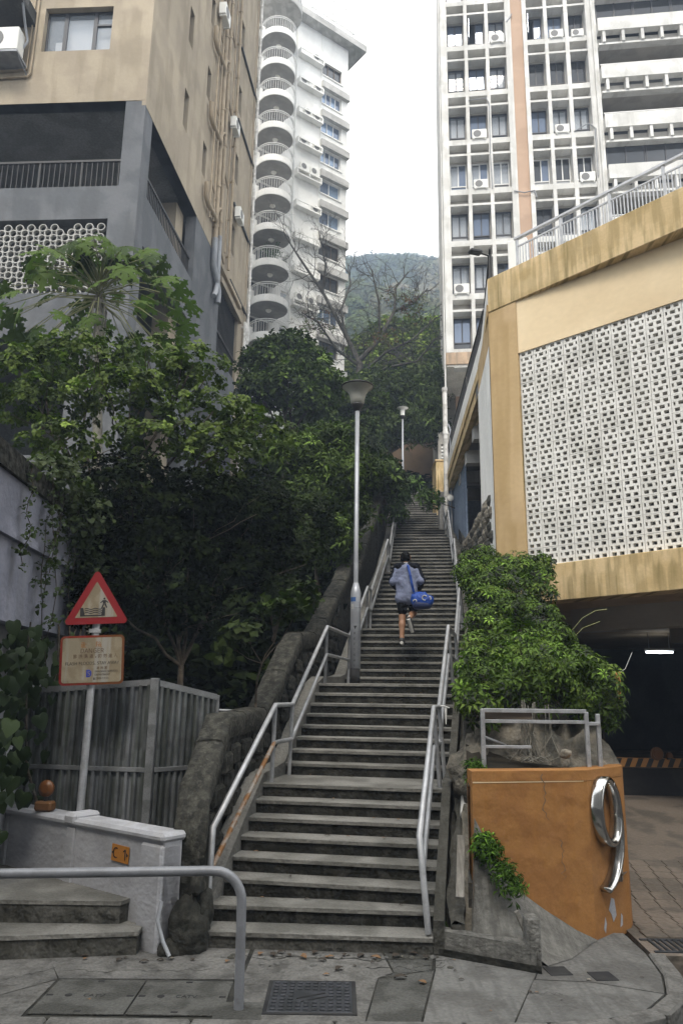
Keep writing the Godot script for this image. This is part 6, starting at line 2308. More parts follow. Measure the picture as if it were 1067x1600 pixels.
func nets(mb: Mb, bones: Array, cell: float, k: float, wrinkle := 0.0):     # bones: [from, to, radius, radius]
	var lo := Vector3.INF
	var hi := -Vector3.INF
	for b in bones:
		var r: float = maxf(b[2], b[3]) + k + cell * 2.0
		for q in 2:
			lo = lo.min(b[q] - Vector3.ONE * r); hi = hi.max(b[q] + Vector3.ONE * r)
	var nx := int((hi.x - lo.x) / cell) + 2
	var ny := int((hi.y - lo.y) / cell) + 2
	var nz := int((hi.z - lo.z) / cell) + 2
	var f := PackedFloat32Array()
	f.resize(nx * ny * nz)
	f.fill(1.0)
	for b in bones:
		var r: float = maxf(b[2], b[3]) + k + cell * 2.0
		var p0: Vector3 = b[0]
		var ab: Vector3 = b[1] - b[0]
		var l2 := maxf(ab.length_squared(), 1e-9)
		var bl := ((b[0] as Vector3).min(b[1]) - Vector3.ONE * r - lo) / cell
		var bh := ((b[0] as Vector3).max(b[1]) + Vector3.ONE * r - lo) / cell
		for z in range(maxi(0, int(bl.z)), mini(nz, int(bh.z) + 1)):
			for y in range(maxi(0, int(bl.y)), mini(ny, int(bh.y) + 1)):
				for x in range(maxi(0, int(bl.x)), mini(nx, int(bh.x) + 1)):
					var p := lo + Vector3(x, y, z) * cell
					var t := clampf((p - p0).dot(ab) / l2, 0.0, 1.0)
					var d: float = (p - p0 - ab * t).length() - lerpf(b[2], b[3], t)
					var i := x + nx * (y + ny * z)
					f[i] = smin(f[i], d, k)
	if wrinkle > 0.0:
		var wn := FastNoiseLite.new()
		wn.frequency = 5.5
		for z in nz:
			for y in ny:
				for x in nx:
					var i := x + nx * (y + ny * z)
					if absf(f[i]) < wrinkle * 2.5:
						var q := Vector3(x, y, z) * cell
						f[i] += wrinkle * (1.0 - absf(wn.get_noise_3d(q.x * 1.6 + q.y * 0.9, q.y * 1.3 - q.x * 0.7, q.z)) * 3.0)
	var vid := {}
	var vs := []
	for z in nz - 1:
		for y in ny - 1:
			for x in nx - 1:
				var base := x + nx * (y + ny * z)
				if f[base] > cell * 3.0: continue
				var sum := Vector3.ZERO
				var n := 0
				var val := []
				for c in 8: val.append(f[base + (c & 1) + nx * (((c >> 1) & 1) + ny * (c >> 2))])
				for e in [[0, 1], [2, 3], [4, 5], [6, 7], [0, 2], [1, 3], [4, 6], [5, 7], [0, 4], [1, 5], [2, 6], [3, 7]]:
					var a: float = val[e[0]]; var b: float = val[e[1]]
					if (a < 0.0) != (b < 0.0):
						var t := a / (a - b)
						var pa := Vector3(e[0] & 1, (e[0] >> 1) & 1, e[0] >> 2)
						var pb := Vector3(e[1] & 1, (e[1] >> 1) & 1, e[1] >> 2)
						sum += pa.lerp(pb, t); n += 1
				if n:
					vid[base] = vs.size()
					vs.append(lo + (Vector3(x, y, z) + sum / n) * cell)
	mb.smooth(true)
	var st := [1, nx, nx * ny]
	for base in vid:
		for ax in 3:
			var o: int = base + st[ax]
			var u: int = st[(ax + 1) % 3]
			var v: int = st[(ax + 2) % 3]
			if (f[base] < 0.0) == (f[o] < 0.0): continue
			if vid.has(base - u) and vid.has(base - v) and vid.has(base - u - v):
				var q := [vs[vid[base]], vs[vid[base - u]], vs[vid[base - u - v]], vs[vid[base - v]]]
				if f[base] < 0.0: mb.quad(q[0], q[1], q[2], q[3])
				else: mb.quad(q[0], q[3], q[2], q[1])
	mb.smooth(false)

func person():
	var o := thing("person", "person in a grey blue jacket and black shorts climbing the stairs, seen from behind", "person", V(1.15, 3.15, 14.36), -0.18)
	var W := func(x: float, y: float, z: float) -> Vector3: return Vector3(x, y, -z)    # z: ahead of the person
	var ankl: Vector3 = W.call(0.0, 0.10, -0.02)
	var knel: Vector3 = W.call(0.0, 0.50, 0.05)
	var hipl: Vector3 = W.call(0.02, 0.90, 0.04)
	var hipr: Vector3 = W.call(0.18, 0.90, 0.04)
	var kner: Vector3 = W.call(0.20, 0.60, 0.20)
	var ankr: Vector3 = W.call(0.15, 0.45, -0.12)
	var shl: Vector3 = W.call(-0.09, 1.42, 0.10)
	var shr: Vector3 = W.call(0.26, 1.42, 0.10)
	var elbl: Vector3 = W.call(-0.18, 1.16, 0.04)
	var elbr: Vector3 = W.call(0.36, 1.17, 0.03)
	var wrl: Vector3 = W.call(-0.13, 1.06, 0.26)
	var wrr: Vector3 = W.call(0.31, 1.04, 0.25)
	var neck: Vector3 = W.call(0.07, 1.48, 0.12)
	var head: Vector3 = W.call(0.06, 1.63, 0.15)
	var m := Mb.new()
	nets(m, [
		[ankl, knel.lerp(ankl, 0.35), 0.040, 0.058], [knel.lerp(ankl, 0.35), knel, 0.060, 0.055], [knel, hipl, 0.058, 0.085],
		[ankr, kner.lerp(ankr, 0.35), 0.040, 0.058], [kner.lerp(ankr, 0.35), kner, 0.060, 0.055], [kner, hipr, 0.058, 0.085],
		[ankl, W.call(0.0, 0.05, 0.12), 0.038, 0.03], [ankr, W.call(0.19, 0.33, -0.12), 0.038, 0.03],
		[hipl, hipr, 0.10, 0.10], [W.call(0.1, 0.95, 0.05), W.call(0.09, 1.36, 0.09), 0.13, 0.14],
		[shl, shr, 0.07, 0.07], [W.call(0.08, 1.42, 0.10), neck, 0.075, 0.052], [neck, head, 0.052, 0.062],
		[head, head + Vector3(0, 0.035, 0.02), 0.085, 0.088], [head + Vector3(0, -0.06, -0.04), head, 0.05, 0.07],
		[head + Vector3(0, -0.02, -0.09), head + Vector3(0, 0.0, -0.08), 0.016, 0.012],
		[shl, elbl, 0.055, 0.045], [elbl, wrl, 0.042, 0.030], [shr, elbr, 0.055, 0.045], [elbr, wrr, 0.042, 0.030],
		[head + Vector3(0.082, -0.01, 0.0), head + Vector3(0.09, 0.02, 0.015), 0.014, 0.016], [head + Vector3(-0.082, -0.01, 0.0), head + Vector3(-0.09, 0.02, 0.015), 0.014, 0.016]], 0.017, 0.035)
	for s: float in [-1.0, 1.0]:
		var w: Vector3 = wrl if s < 0 else wrr
		var d := Vector3(-s * 0.25, -0.15, -0.95).normalized()
		var sd := Vector3(-s * 0.2, -0.95, 0.1).normalized()
		var pm := w + d * 0.085
		var hb := [[w, pm, 0.026, 0.030], [w + sd * 0.015, pm + sd * 0.025, 0.02, 0.016], [w - sd * 0.015, pm - sd * 0.025, 0.02, 0.016]]
		var curl := Vector3(-s * 0.95, -0.1, 0.2).normalized()
		for fi in 4:
			var b0 := pm + sd * (fi - 1.5) * 0.019
			var ln: float = [0.036, 0.042, 0.040, 0.032][fi]
			var b1 := b0 + (d * 0.8 + curl * 0.4).normalized() * ln
			var b2 := b1 + (d * 0.1 + curl).normalized() * ln * 0.75
			var b3 := b2 + (curl * 0.7 - d * 0.7).normalized() * ln * 0.55
			hb.append([b0, b1, 0.0095, 0.009]); hb.append([b1, b2, 0.009, 0.008]); hb.append([b2, b3, 0.008, 0.007])
		var t0 := w + d * 0.03 - sd * 0.02
		var t1 := t0 + (d * 0.5 - sd * 0.7 + curl * 0.4).normalized() * 0.04
		hb.append([t0, t1, 0.014, 0.011]); hb.append([t1, t1 + (d * 0.8 + curl * 0.5).normalized() * 0.032, 0.011, 0.009])
		nets(m, hb, 0.006, 0.007)
	part("body", m, M.skin, o)
	m = Mb.new()
	nets(m, [[head + Vector3(0, 0.03, 0.03), head + Vector3(0, 0.05, -0.02), 0.092, 0.085], [head + Vector3(0.04, -0.02, 0.05), head + Vector3(-0.04, -0.02, 0.05), 0.055, 0.055]], 0.012, 0.03)
	part("hair", m, M.hair, o)
	m = Mb.new()
	nets(m, [[W.call(-0.0, 1.37, 0.09), W.call(0.17, 1.37, 0.09), 0.11, 0.11], [W.call(0.085, 1.38, 0.075), W.call(0.09, 0.9, 0.02), 0.14, 0.135], [W.call(-0.01, 1.34, 0.09), W.call(-0.0, 0.86, 0.03), 0.115, 0.115], [W.call(0.18, 1.34, 0.09), W.call(0.18, 0.86, 0.03), 0.115, 0.115], [W.call(-0.01, 0.84, 0.03), W.call(0.19, 0.84, 0.03), 0.125, 0.125],
		[shl, elbl, 0.074, 0.062], [shr, elbr, 0.074, 0.062], [elbl, wrl.lerp(elbl, 0.5), 0.062, 0.052], [elbr, wrr.lerp(elbr, 0.5), 0.062, 0.052], [W.call(0.0, 1.15, -0.02), W.call(0.15, 0.95, -0.03), 0.08, 0.08]], 0.014, 0.04, 0.007)
	part("jacket", m, M.jacket, o)
	m = Mb.new()
	nets(m, [[elbl.lerp(wrl, 0.15), wrl.lerp(elbl, 0.12), 0.069, 0.045], [elbr.lerp(wrr, 0.15), wrr.lerp(elbr, 0.12), 0.069, 0.045]], 0.012, 0.02)
	part("dark_cuff", m, M.jacket_dark, o)
	m = Mb.new()
	nets(m, [[shl + Vector3(-0.012, 0.035, -0.01), elbl + Vector3(-0.026, 0.02, -0.01), 0.066, 0.056], [shr + Vector3(0.012, 0.035, -0.01), elbr + Vector3(0.026, 0.02, -0.01), 0.066, 0.056], [shl + Vector3(0.0, 0.05, 0.0), shr + Vector3(0.0, 0.05, 0.0), 0.062, 0.062], [W.call(-0.0, 1.475, 0.10), W.call(0.14, 1.475, 0.10), 0.065, 0.065], [W.call(-0.04, 1.44, 0.06), W.call(0.21, 1.44, 0.06), 0.076, 0.076]], 0.014, 0.03)
	part("dark_yoke", m, M.jacket_dark, o)
	m = Mb.new()
	m.tube([neck + Vector3(0.068, 0.03, 0.03), neck + Vector3(0.03, 0.035, 0.075), neck + Vector3(-0.03, 0.035, 0.075), neck + Vector3(-0.068, 0.03, 0.03)], 0.014, 7)
	part("pale_collar", m, M.sticker_white, o)
	m = Mb.new()
	nets(m, [[hipl + Vector3(-0.02, -0.08, 0), hipl.lerp(knel, 0.72), 0.115, 0.092], [hipr + Vector3(0.02, -0.08, 0), hipr.lerp(kner, 0.78), 0.108, 0.09], [hipl, hipr, 0.118, 0.118]], 0.014, 0.04, 0.01)
	part("shorts", m, M.shorts, o)
	for s in 2:
		var an: Vector3 = ankl if s == 0 else ankr
		var toe: Vector3 = W.call(0.0, 0.045, 0.17) if s == 0 else W.call(0.2, 0.22, -0.07)
		var heel: Vector3 = W.call(0.0, 0.05, -0.05) if s == 0 else W.call(0.15, 0.42, -0.18)
		m = Mb.new()
		nets(m, [[heel, toe, 0.047, 0.04], [heel.lerp(toe, 0.2) + (an - heel) * 0.4, heel.lerp(toe, 0.55), 0.045, 0.044], [an.lerp(heel, 0.5), an, 0.045, 0.042]], 0.011, 0.03)
		part("shoe", m, M.shoe_dark, o)
		m = Mb.new()
		m.tube([an + (an - heel) * 0.15, an + (an - heel).normalized() * 0.07], [0.047, 0.044], 12)
		var sdn := (heel - an).normalized()
		m.tube([heel + sdn * 0.038 + (heel - toe) * 0.15, heel.lerp(toe, 0.5) + sdn * 0.036, toe + sdn * 0.03], [0.03, 0.036, 0.028], 8)
		part("sock_and_sole", m, M.shoe_white, o)
	# the bag hangs from its strap at the right hip
	var b := thing("duffel_bag", "bright blue duffel bag hanging from the climbing person's shoulder", "bag", V(1.15, 3.15, 14.36) + Vector3(0.37, 0.80, 0.12), -0.18)
	m = Mb.new()
	nets(m, [[Vector3(-0.12, 0.02, 0.0), Vector3(0.13, 0.0, 0.03), 0.105, 0.09], [Vector3(-0.12, 0.08, 0), Vector3(0.03, 0.10, 0), 0.07, 0.06], [Vector3(-0.09, -0.06, 0), Vector3(0.10, -0.06, 0.02), 0.10, 0.085]], 0.012, 0.06, 0.008)
	part("bag_body", m, M.bag_blue, b)
	m = Mb.new()
	nets(m, [[Vector3(-0.09, -0.08, 0.01), Vector3(0.10, -0.085, 0.03), 0.10, 0.085]], 0.015, 0.02)
	part("bag_base", m, M.bag_navy, b)
	m = Mb.new()
	var sx := [Vector3(-0.27, 0.66, 0.02), Vector3(-0.25, 0.63, 0.1), Vector3(-0.21, 0.45, 0.13), Vector3(-0.18, 0.28, 0.12), Vector3(-0.15, 0.14, 0.08)]
	for i in 4: m.box(Vector3.ZERO, Vector3(0.042, (sx[i + 1] - sx[i]).length() + 0.01, 0.012), 0.003, Transform3D(Basis(Quaternion(Vector3.UP, (sx[i] - sx[i + 1]).normalized())), (sx[i] + sx[i + 1]) / 2))
	part("strap", m, M.bag_blue, b)
	m = Mb.new()
	for g in [[0.05, 0.03, 0.045, 0.6, 5.2], [0.135, 0.02, 0.03, -0.9, 1.6], [-0.13, -0.03, 0.03, -0.3, 3.2]]:
		var pts := []
		for i in 9:
			var a: float = lerpf(g[3], g[4], i / 8.0)
			pts.append(Vector3(g[0] + cos(a) * g[2], g[1] + sin(a) * g[2], 0.118 - absf(g[0]) * 0.08))
		m.tube(pts, 0.011, 5)
	part("white_print", m, M.sticker_white, b)

# ------------------------------------------------------------------ plants
func leaf_cluster(n: int, length: float, width: float, droop: float, sd: int, spread := 1.0) -> ArrayMesh:
	var r := RandomNumberGenerator.new()
	r.seed = sd
	var m := Mb.new()
	for i in n:
		var az := TAU * i / n + r.randf() * 0.7
		var el := r.randf_range(-0.25, 0.75) * spread
		var d := Vector3(cos(az) * cos(el), sin(el), sin(az) * cos(el))
		var base := d * r.randf_range(0.0, length * 0.35) + Vector3(0, r.randf_range(-0.15, 0.2) * length, 0)
		var side := d.cross(Vector3.UP).normalized().rotated(d, r.randf_range(-0.6, 0.6))
		var nrm := side.cross(d)
		var L := length * r.randf_range(0.7, 1.1)
		var wd := width * r.randf_range(0.8, 1.15) * 0.5
		var mid := base + d * L * 0.45 + nrm * 0.05 * L
		var q := base + d * L * 0.72 + Vector3(0, -droop * L * 0.3, 0)
		var tip := base + d * L + Vector3(0, -droop * L, 0)
		var a0 := mid - side * wd + nrm * wd * 0.25; var a1 := mid + side * wd + nrm * wd * 0.25
		var b0 := q - side * wd * 0.7; var b1 := q + side * wd * 0.7
		m.tri(base, a1, mid); m.tri(base, mid, a0)
		m.quad(mid, a1, b1, q); m.quad(a0, mid, q, b0)
		m.tri(q, b1, tip); m.tri(b0, q, tip)
	return m.mesh()

func whorl(n: int, length: float, width: float) -> ArrayMesh:      # leaflets radiating from one stalk, drooping
	var m := Mb.new()
	for i in n:
		var az := TAU * i / n
		var d := Vector3(cos(az), 0, sin(az))
		var side := Vector3(-sin(az), 0, cos(az)) * width * 0.5
		var p0 := d * length * 0.15
		var p1 := d * length * 0.55 + Vector3(0, 0.04 * length, 0)
		var p2 := d * length * 0.95 + Vector3(0, -0.28 * length, 0)
		m.tri(p0, p1 - side + Vector3(0, 0.03 * length, 0), p1); m.tri(p0, p1, p1 + side + Vector3(0, 0.03 * length, 0))
		m.tri(p1 - side + Vector3(0, 0.03 * length, 0), p2, p1); m.tri(p1, p2, p1 + side + Vector3(0, 0.03 * length, 0))
	return m.mesh()

func shell(clumps: Array, per: float, s0: float, s1: float, sd: int, dark: Color, light: Color, inner := 0.5, under := 0.35) -> Array:
	var r := RandomNumberGenerator.new()
	r.seed = sd
	var nz := FastNoiseLite.new()
	nz.seed = sd
	nz.frequency = 0.9
	var xf := []
	var cl := []
	for c in clumps:
		var rad := Vector3(c[3], c[4], c[5])
		var ctr := V(c[0], c[1], c[2])
		var area := 4.0 * PI * pow((pow(rad.x * rad.y, 1.6) + pow(rad.x * rad.z, 1.6) + pow(rad.y * rad.z, 1.6)) / 3.0, 1.0 / 1.6)
		var tone := r.randf_range(0.75, 1.2)
		for i in int(area * per):
			var d := Vector3(r.randfn(), r.randfn(), r.randfn()).normalized()
			if d.y < -0.3 and r.randf() > under: continue
			var q := 1.0 - pow(r.randf(), 2.0) * inner
			var bump := 1.0 + 0.28 * nz.get_noise_3dv((ctr + d * rad) * 1.6)
			var p := ctr + d * rad * q * bump
			if nz.get_noise_3dv(p * 2.2 + Vector3(50, 0, 0)) < -0.22: continue
			var y := (d * 0.55 + Vector3(0, 0.55, 0) + Vector3(r.randfn(), r.randfn(), r.randfn()) * 0.3).normalized()
			var b := Basis(Quaternion(Vector3.UP, y)) * Basis(Vector3.UP, r.randf() * TAU)
			xf.append(Transform3D(b.scaled(Vector3.ONE * r.randf_range(s0, s1)), p))
			var t := pow(r.randf(), 1.4)
			cl.append(dark.lerp(light, t) * tone * (1.9 if r.randf() < 0.11 else 1.0))
	return [xf, cl]

func limb(m: Mb, a: Vector3, b: Vector3, r0: float, r1: float, sag: float, sd: int):
	var r := RandomNumberGenerator.new()
	r.seed = sd
	var pts := []
	var rad := []
	var L := (b - a).length()
	for i in 6:
		var f := i / 5.0
		var j := Vector3(r.randfn(), r.randfn() * 0.5, r.randfn()) * L * 0.035 * sin(f * PI)
		pts.append(a.lerp(b, f) + Vector3(0, -sag * L * sin(f * PI), 0) + j)
		rad.append(lerpf(r0, r1, f))
	m.tube(pts, rad, 7)

# a tree: trunk from its foot to a fork, limbs to the clumps of its crown
func tree(called: String, label: String, category: String, foot: Array, fork: Array, r: float, clumps: Array, leaf: Mesh, per: float, s0: float, s1: float, sd: int, dark: Color, light: Color, mat := "leaf", bark := "bark", group := "", inner := 0.5) -> Node3D:
	var base := V(foot[0], foot[1], foot[2])
	var o := thing(called, label, category, base, 0.0, group)
	var m := Mb.new()
	var fk := V(fork[0], fork[1], fork[2])
	limb(m, Vector3.ZERO, fk - base, r, r * 0.6, 0.0, sd)
	for i in clumps.size():
		var c = clumps[i]
		limb(m, fk - base, V(c[0], c[1] + 0.2 * c[4], c[2]) - base, r * 0.42, r * 0.10, 0.05, sd + i + 1)
		for k in 3:
			var rr := RandomNumberGenerator.new()
			rr.seed = sd * 7 + i * 3 + k
			limb(m, (fk - base).lerp(V(c[0], c[1], c[2]) - base, 0.7), V(c[0], c[1], c[2]) - base + Vector3(rr.randfn() * c[3], rr.randfn() * c[4] * 0.6, rr.randfn() * c[5]) * 0.6, r * 0.14, r * 0.05, 0.0, sd + i * 5 + k)
	part("trunk", m, M[bark], o)
	var s := shell(clumps, per, s0, s1, sd, dark, light, inner)
	var x := []
	for t in s[0]: x.append(Transform3D(t.basis, t.origin - base))
	copies("crown", leaf, M[mat], x, s[1], o)
	return o

func vegetation():
	var broad := leaf_cluster(7, 1.0, 0.62, 0.25, 3)
	var oval := leaf_cluster(9, 1.0, 0.42, 0.25, 4)
	var narrow := leaf_cluster(8, 1.0, 0.2, 0.5, 6)
	var heart := leaf_cluster(3, 1.0, 0.8, 0.35, 9)
	var D := func(r: float, g: float, b: float) -> Color: return Color(r, g, b)
	# the broad-leaved tree at the left
	tree("broadleaf_tree", "broad leaved tree spreading pale green boughs before the grey podium", "tree", [-4.0, 0.9, 12.9], [-4.1, 4.9, 12.8], 0.10,
		[[-5.7, 7.6, 12.6, 1.0, 0.5, 0.9], [-4.7, 8.0, 12.9, 1.0, 0.5, 0.9], [-3.5, 7.9, 12.8, 0.9, 0.5, 0.8], [-2.6, 7.7, 12.4, 0.6, 0.4, 0.7], [-3.6, 7.1, 12.2, 0.9, 0.4, 0.8], [-5.0, 6.9, 12.2, 1.0, 0.4, 0.8], [-2.2, 6.8, 12.3, 0.8, 0.35, 0.8], [-1.5, 6.6, 12.9, 0.7, 0.35, 0.8], [-3.0, 6.2, 11.8, 0.8, 0.35, 0.7], [-2.0, 6.0, 12.0, 0.7, 0.4, 0.8], [-4.4, 6.0, 11.6, 0.7, 0.35, 0.7]],
		broad, 40.0, 0.075, 0.14, 41, D.call(0.0230, 0.0373, 0.0097), D.call(0.1149, 0.1617, 0.0340))
	papaya()
	# dark tangle in the gully behind the hoarding
	tree("dark_shrub", "very dark leafy shrub filling the gully behind the metal hoarding", "shrub", [-2.4, 0.2, 11.4], [-2.3, 2.6, 11.4], 0.07,
		[[-3.2, 5.1, 11.2, 0.8, 0.6, 0.7], [-2.3, 5.0, 11.6, 0.8, 0.6, 0.7], [-1.5, 4.9, 12.3, 0.7, 0.6, 0.7], [-2.7, 4.2, 11.0, 0.8, 0.5, 0.6], [-1.8, 4.1, 11.8, 0.7, 0.5, 0.6], [-3.3, 3.5, 10.6, 0.6, 0.5, 0.5], [-2.3, 3.4, 11.4, 0.6, 0.4, 0.5]],
		oval, 85.0, 0.08, 0.16, 52, D.call(0.003, 0.0045, 0.002), D.call(0.013, 0.019, 0.006), "leaf_dull", "bark")
	tree("dark_shrub", "dark shrub with glossy leaves beside the parapet's lower bend", "shrub", [-1.2, 1.3, 13.0], [-1.1, 3.2, 13.2], 0.06,
		[[-1.0, 4.6, 13.2, 0.7, 0.6, 0.7], [-0.75, 5.3, 14.4, 0.7, 0.6, 0.7], [-1.7, 5.6, 13.6, 0.8, 0.6, 0.7], [-0.9, 3.8, 12.8, 0.5, 0.4, 0.5]],
		oval, 85.0, 0.08, 0.16, 57, D.call(0.0080, 0.0125, 0.0044), D.call(0.0414, 0.0616, 0.0189))
	tree("stairside_shrub", "green shrub with long leaves overhanging the parapet half way up", "shrub", [-0.6, 3.6, 17.4], [-0.5, 5.6, 17.4], 0.06,
		[[-0.2, 5.5, 16.6, 0.55, 0.6, 0.6], [-0.8, 6.4, 17.0, 0.8, 0.6, 0.7], [-0.2, 7.1, 17.4, 0.7, 0.6, 0.7], [0.35, 7.5, 18.0, 0.6, 0.5, 0.6], [0.15, 6.4, 17.6, 0.6, 0.5, 0.5], [-1.1, 7.7, 17.6, 0.8, 0.6, 0.7], [-0.4, 8.2, 18.0, 0.6, 0.5, 0.6]],
		narrow, 60.0, 0.15, 0.3, 63, D.call(0.0151, 0.0248, 0.0071), D.call(0.1006, 0.1539, 0.0307))
	tree("stairside_shrub", "low leafy shrub hanging over the parapet beside the second lamp", "shrub", [1.3, 7.3, 24.0], [1.4, 8.2, 24.0], 0.05,
		[[1.2, 8.8, 23.0, 0.7, 0.6, 0.8], [1.6, 9.4, 25.5, 0.6, 0.5, 0.8], [0.6, 9.6, 24.0, 0.9, 0.8, 0.9], [0.2, 8.4, 21.5, 0.8, 0.7, 0.9]],
		oval, 50.0, 0.14, 0.26, 66, D.call(0.0115, 0.0186, 0.0062), D.call(0.0592, 0.0899, 0.0213))
	# leafy sprays that reach over the upper steps
	var spray := [[1.85, 8.85, 25.6, 0.42, 0.28, 0.4, "left of the upper steps"], [3.05, 8.75, 25.4, 0.36, 0.28, 0.4, "right of the upper steps"], [2.45, 9.55, 26.5, 0.45, 0.2, 0.4, "highest over the steps"], [1.7, 7.8, 23.6, 0.3, 0.3, 0.3, "lowest over the steps' left edge"]]
	for i in spray.size():
		var s = spray[i]
		tree("leafy_branch", "bright leafy branch reaching over the stairs, %s" % s[6], "branch", [s[0] + (-0.9 if i != 1 else 0.8), s[1] - 0.3, s[2]], [s[0] - (0.4 if i != 1 else -0.3), s[1] - 0.1, s[2]], 0.02, [[s[0], s[1], s[2], s[3], s[4], s[5]]], narrow, 60.0, 0.22, 0.34, 80 + i, D.call(0.0296, 0.0518, 0.0148), D.call(0.0888, 0.1480, 0.0370), "leaf", "bark", "branches reaching over the upper stairs")
	# trees further up the slope
	tree("round_tree", "round bright green tree against the white tower's lowest balconies", "tree", [-2.0, 7.4, 27.0], [-2.1, 11.2, 27.0], 0.14,
		[[-2.9, 14.2, 27.0, 1.0, 0.9, 1.0], [-2.2, 14.9, 27.2, 1.0, 0.8, 1.0], [-1.4, 14.3, 27.0, 0.9, 0.8, 1.0], [-0.7, 13.4, 26.8, 0.8, 0.7, 0.9], [-3.1, 13.0, 26.5, 0.8, 0.7, 0.9], [-2.0, 13.2, 26.2, 0.9, 0.7, 0.9], [-1.1, 12.6, 26.4, 0.8, 0.6, 0.9]],
		oval, 32.0, 0.17, 0.32, 91, D.call(0.0178, 0.0293, 0.0071), D.call(0.0888, 0.1362, 0.0261))
	tree("slope_tree", "dark dense tree behind the street lamp's shade", "tree", [-0.6, 9.6, 31.5], [-0.4, 12.0, 31.5], 0.14,
		[[-1.4, 13.6, 31.0, 1.2, 1.0, 1.1], [-0.2, 14.4, 31.5, 1.2, 1.0, 1.1], [0.8, 14.6, 32.0, 1.1, 0.9, 1.1], [-0.8, 12.2, 30.5, 1.2, 0.9, 1.1], [0.6, 12.8, 31.0, 1.1, 0.9, 1.0], [-2.2, 11.8, 30.0, 1.1, 0.9, 1.0], [0.0, 11.0, 29.5, 1.0, 0.8, 1.0], [-1.6, 10.4, 28.5, 1.0, 0.8, 1.0]],
		oval, 28.0, 0.18, 0.34, 97, D.call(0.0160, 0.0240, 0.0071), D.call(0.0888, 0.1302, 0.0307))
	tree("slope_tree", "dark drooping evergreen right of the second street lamp", "tree", [2.2, 11.2, 36.5], [2.4, 14.0, 36.5], 0.16,
		[[1.4, 16.2, 36.0, 1.2, 0.9, 1.1], [2.6, 17.2, 36.5, 1.3, 1.0, 1.1], [3.8, 16.6, 36.5, 1.2, 1.0, 1.1], [4.6, 17.8, 37.5, 1.0, 1.2, 1.0], [2.0, 14.8, 35.5, 1.2, 0.9, 1.1], [3.2, 15.0, 35.6, 1.2, 0.9, 1.1], [1.0, 14.0, 35.0, 1.1, 0.8, 1.0], [4.4, 15.2, 36.5, 0.8, 0.9, 0.9]],
		narrow, 26.0, 0.22, 0.46, 103, D.call(0.0160, 0.0230, 0.0080), D.call(0.0829, 0.1184, 0.0331))
	tree("slope_tree", "tall dark tree filling the gap behind the bare tree's foot", "tree", [1.2, 14.0, 44.0], [1.4, 17.0, 44.0], 0.2,
		[[0.4, 19.8, 44.0, 1.5, 1.2, 1.3], [2.2, 20.6, 44.5, 1.6, 1.3, 1.4], [3.8, 21.2, 45.0, 1.5, 1.4, 1.4], [5.4, 21.8, 46.0, 1.5, 1.6, 1.4], [1.2, 18.4, 43.0, 1.5, 1.1, 1.3], [3.2, 19.0, 43.6, 1.5, 1.2, 1.3], [5.0, 19.0, 44.6, 1.4, 1.4, 1.3], [-0.8, 18.8, 43.0, 1.3, 1.2, 1.2]],
		oval, 16.0, 0.28, 0.54, 109, D.call(0.0311, 0.0444, 0.0115), D.call(0.1539, 0.2072, 0.0474))
	tree("tall_green_tree", "tall sunlit green tree below the hill, right of the bare tree", "tree", [4.6, 20.5, 58.0], [4.6, 25.0, 58.0], 0.25,
		[[2.0, 29.4, 58.0, 1.6, 1.4, 1.5], [3.6, 31.0, 58.5, 1.7, 1.5, 1.5], [5.4, 31.2, 59.0, 1.7, 1.4, 1.5], [7.2, 31.6, 59.5, 1.6, 1.6, 1.5], [4.4, 29.2, 57.5, 1.7, 1.3, 1.5], [6.4, 29.2, 58.0, 1.7, 1.5, 1.5], [2.8, 27.4, 57.0, 1.6, 1.3, 1.4], [5.2, 27.0, 57.0, 1.7, 1.3, 1.4], [7.6, 28.0, 58.5, 1.5, 1.6, 1.4], [7.4, 25.6, 57.5, 1.5, 1.5, 1.4], [0.8, 26.4, 56.5, 1.3, 1.2, 1.3]],
		oval, 12.0, 0.36, 0.66, 115, D.call(0.065, 0.09, 0.016), D.call(0.24, 0.31, 0.055))
	bare_tree()
	# young plants in front of the parapet
	tree("young_sapling", "young sapling with large soft green leaves rising beside the flat parapet coping", "plant", [-1.15, 1.6, 10.2], [-1.0, 2.6, 10.1], 0.02,
		[[-1.2, 2.95, 9.9, 0.28, 0.14, 0.25], [-0.75, 3.3, 10.1, 0.3, 0.16, 0.25], [-0.5, 3.5, 10.4, 0.22, 0.14, 0.2], [-1.4, 2.8, 9.8, 0.2, 0.1, 0.2]],
		broad, 34.0, 0.12, 0.2, 121, D.call(0.0111, 0.0185, 0.0059), D.call(0.0444, 0.0651, 0.0178))
	# creeper on the white wall with hanging strands
	var cr := thing("wall_creeper", "leafy creeper spilling over the white wall's coping with hanging strands", "creeper", V(-3.5, 4.4, 9.0))
	var s2 := shell([[-3.62, 4.85, 9.6, 0.3, 0.3, 0.9], [-3.5, 4.5, 10.6, 0.25, 0.5, 0.9], [-3.45, 3.8, 10.9, 0.2, 0.6, 0.7], [-3.35, 4.75, 11.6, 0.5, 0.6, 0.6]], 75.0, 0.09, 0.15, 131, Color(0.0148, 0.0222, 0.0081), Color(0.0555, 0.0740, 0.0296))
	var x2 := []
	for t in s2[0]: x2.append(Transform3D(t.basis, t.origin - cr.position))
	copies("foliage", heart, M.leaf_glossy, x2, s2[1], cr)
	var m := Mb.new()
	var rr := RandomNumberGenerator.new()
	rr.seed = 6
	var lx := []
	var lc := []
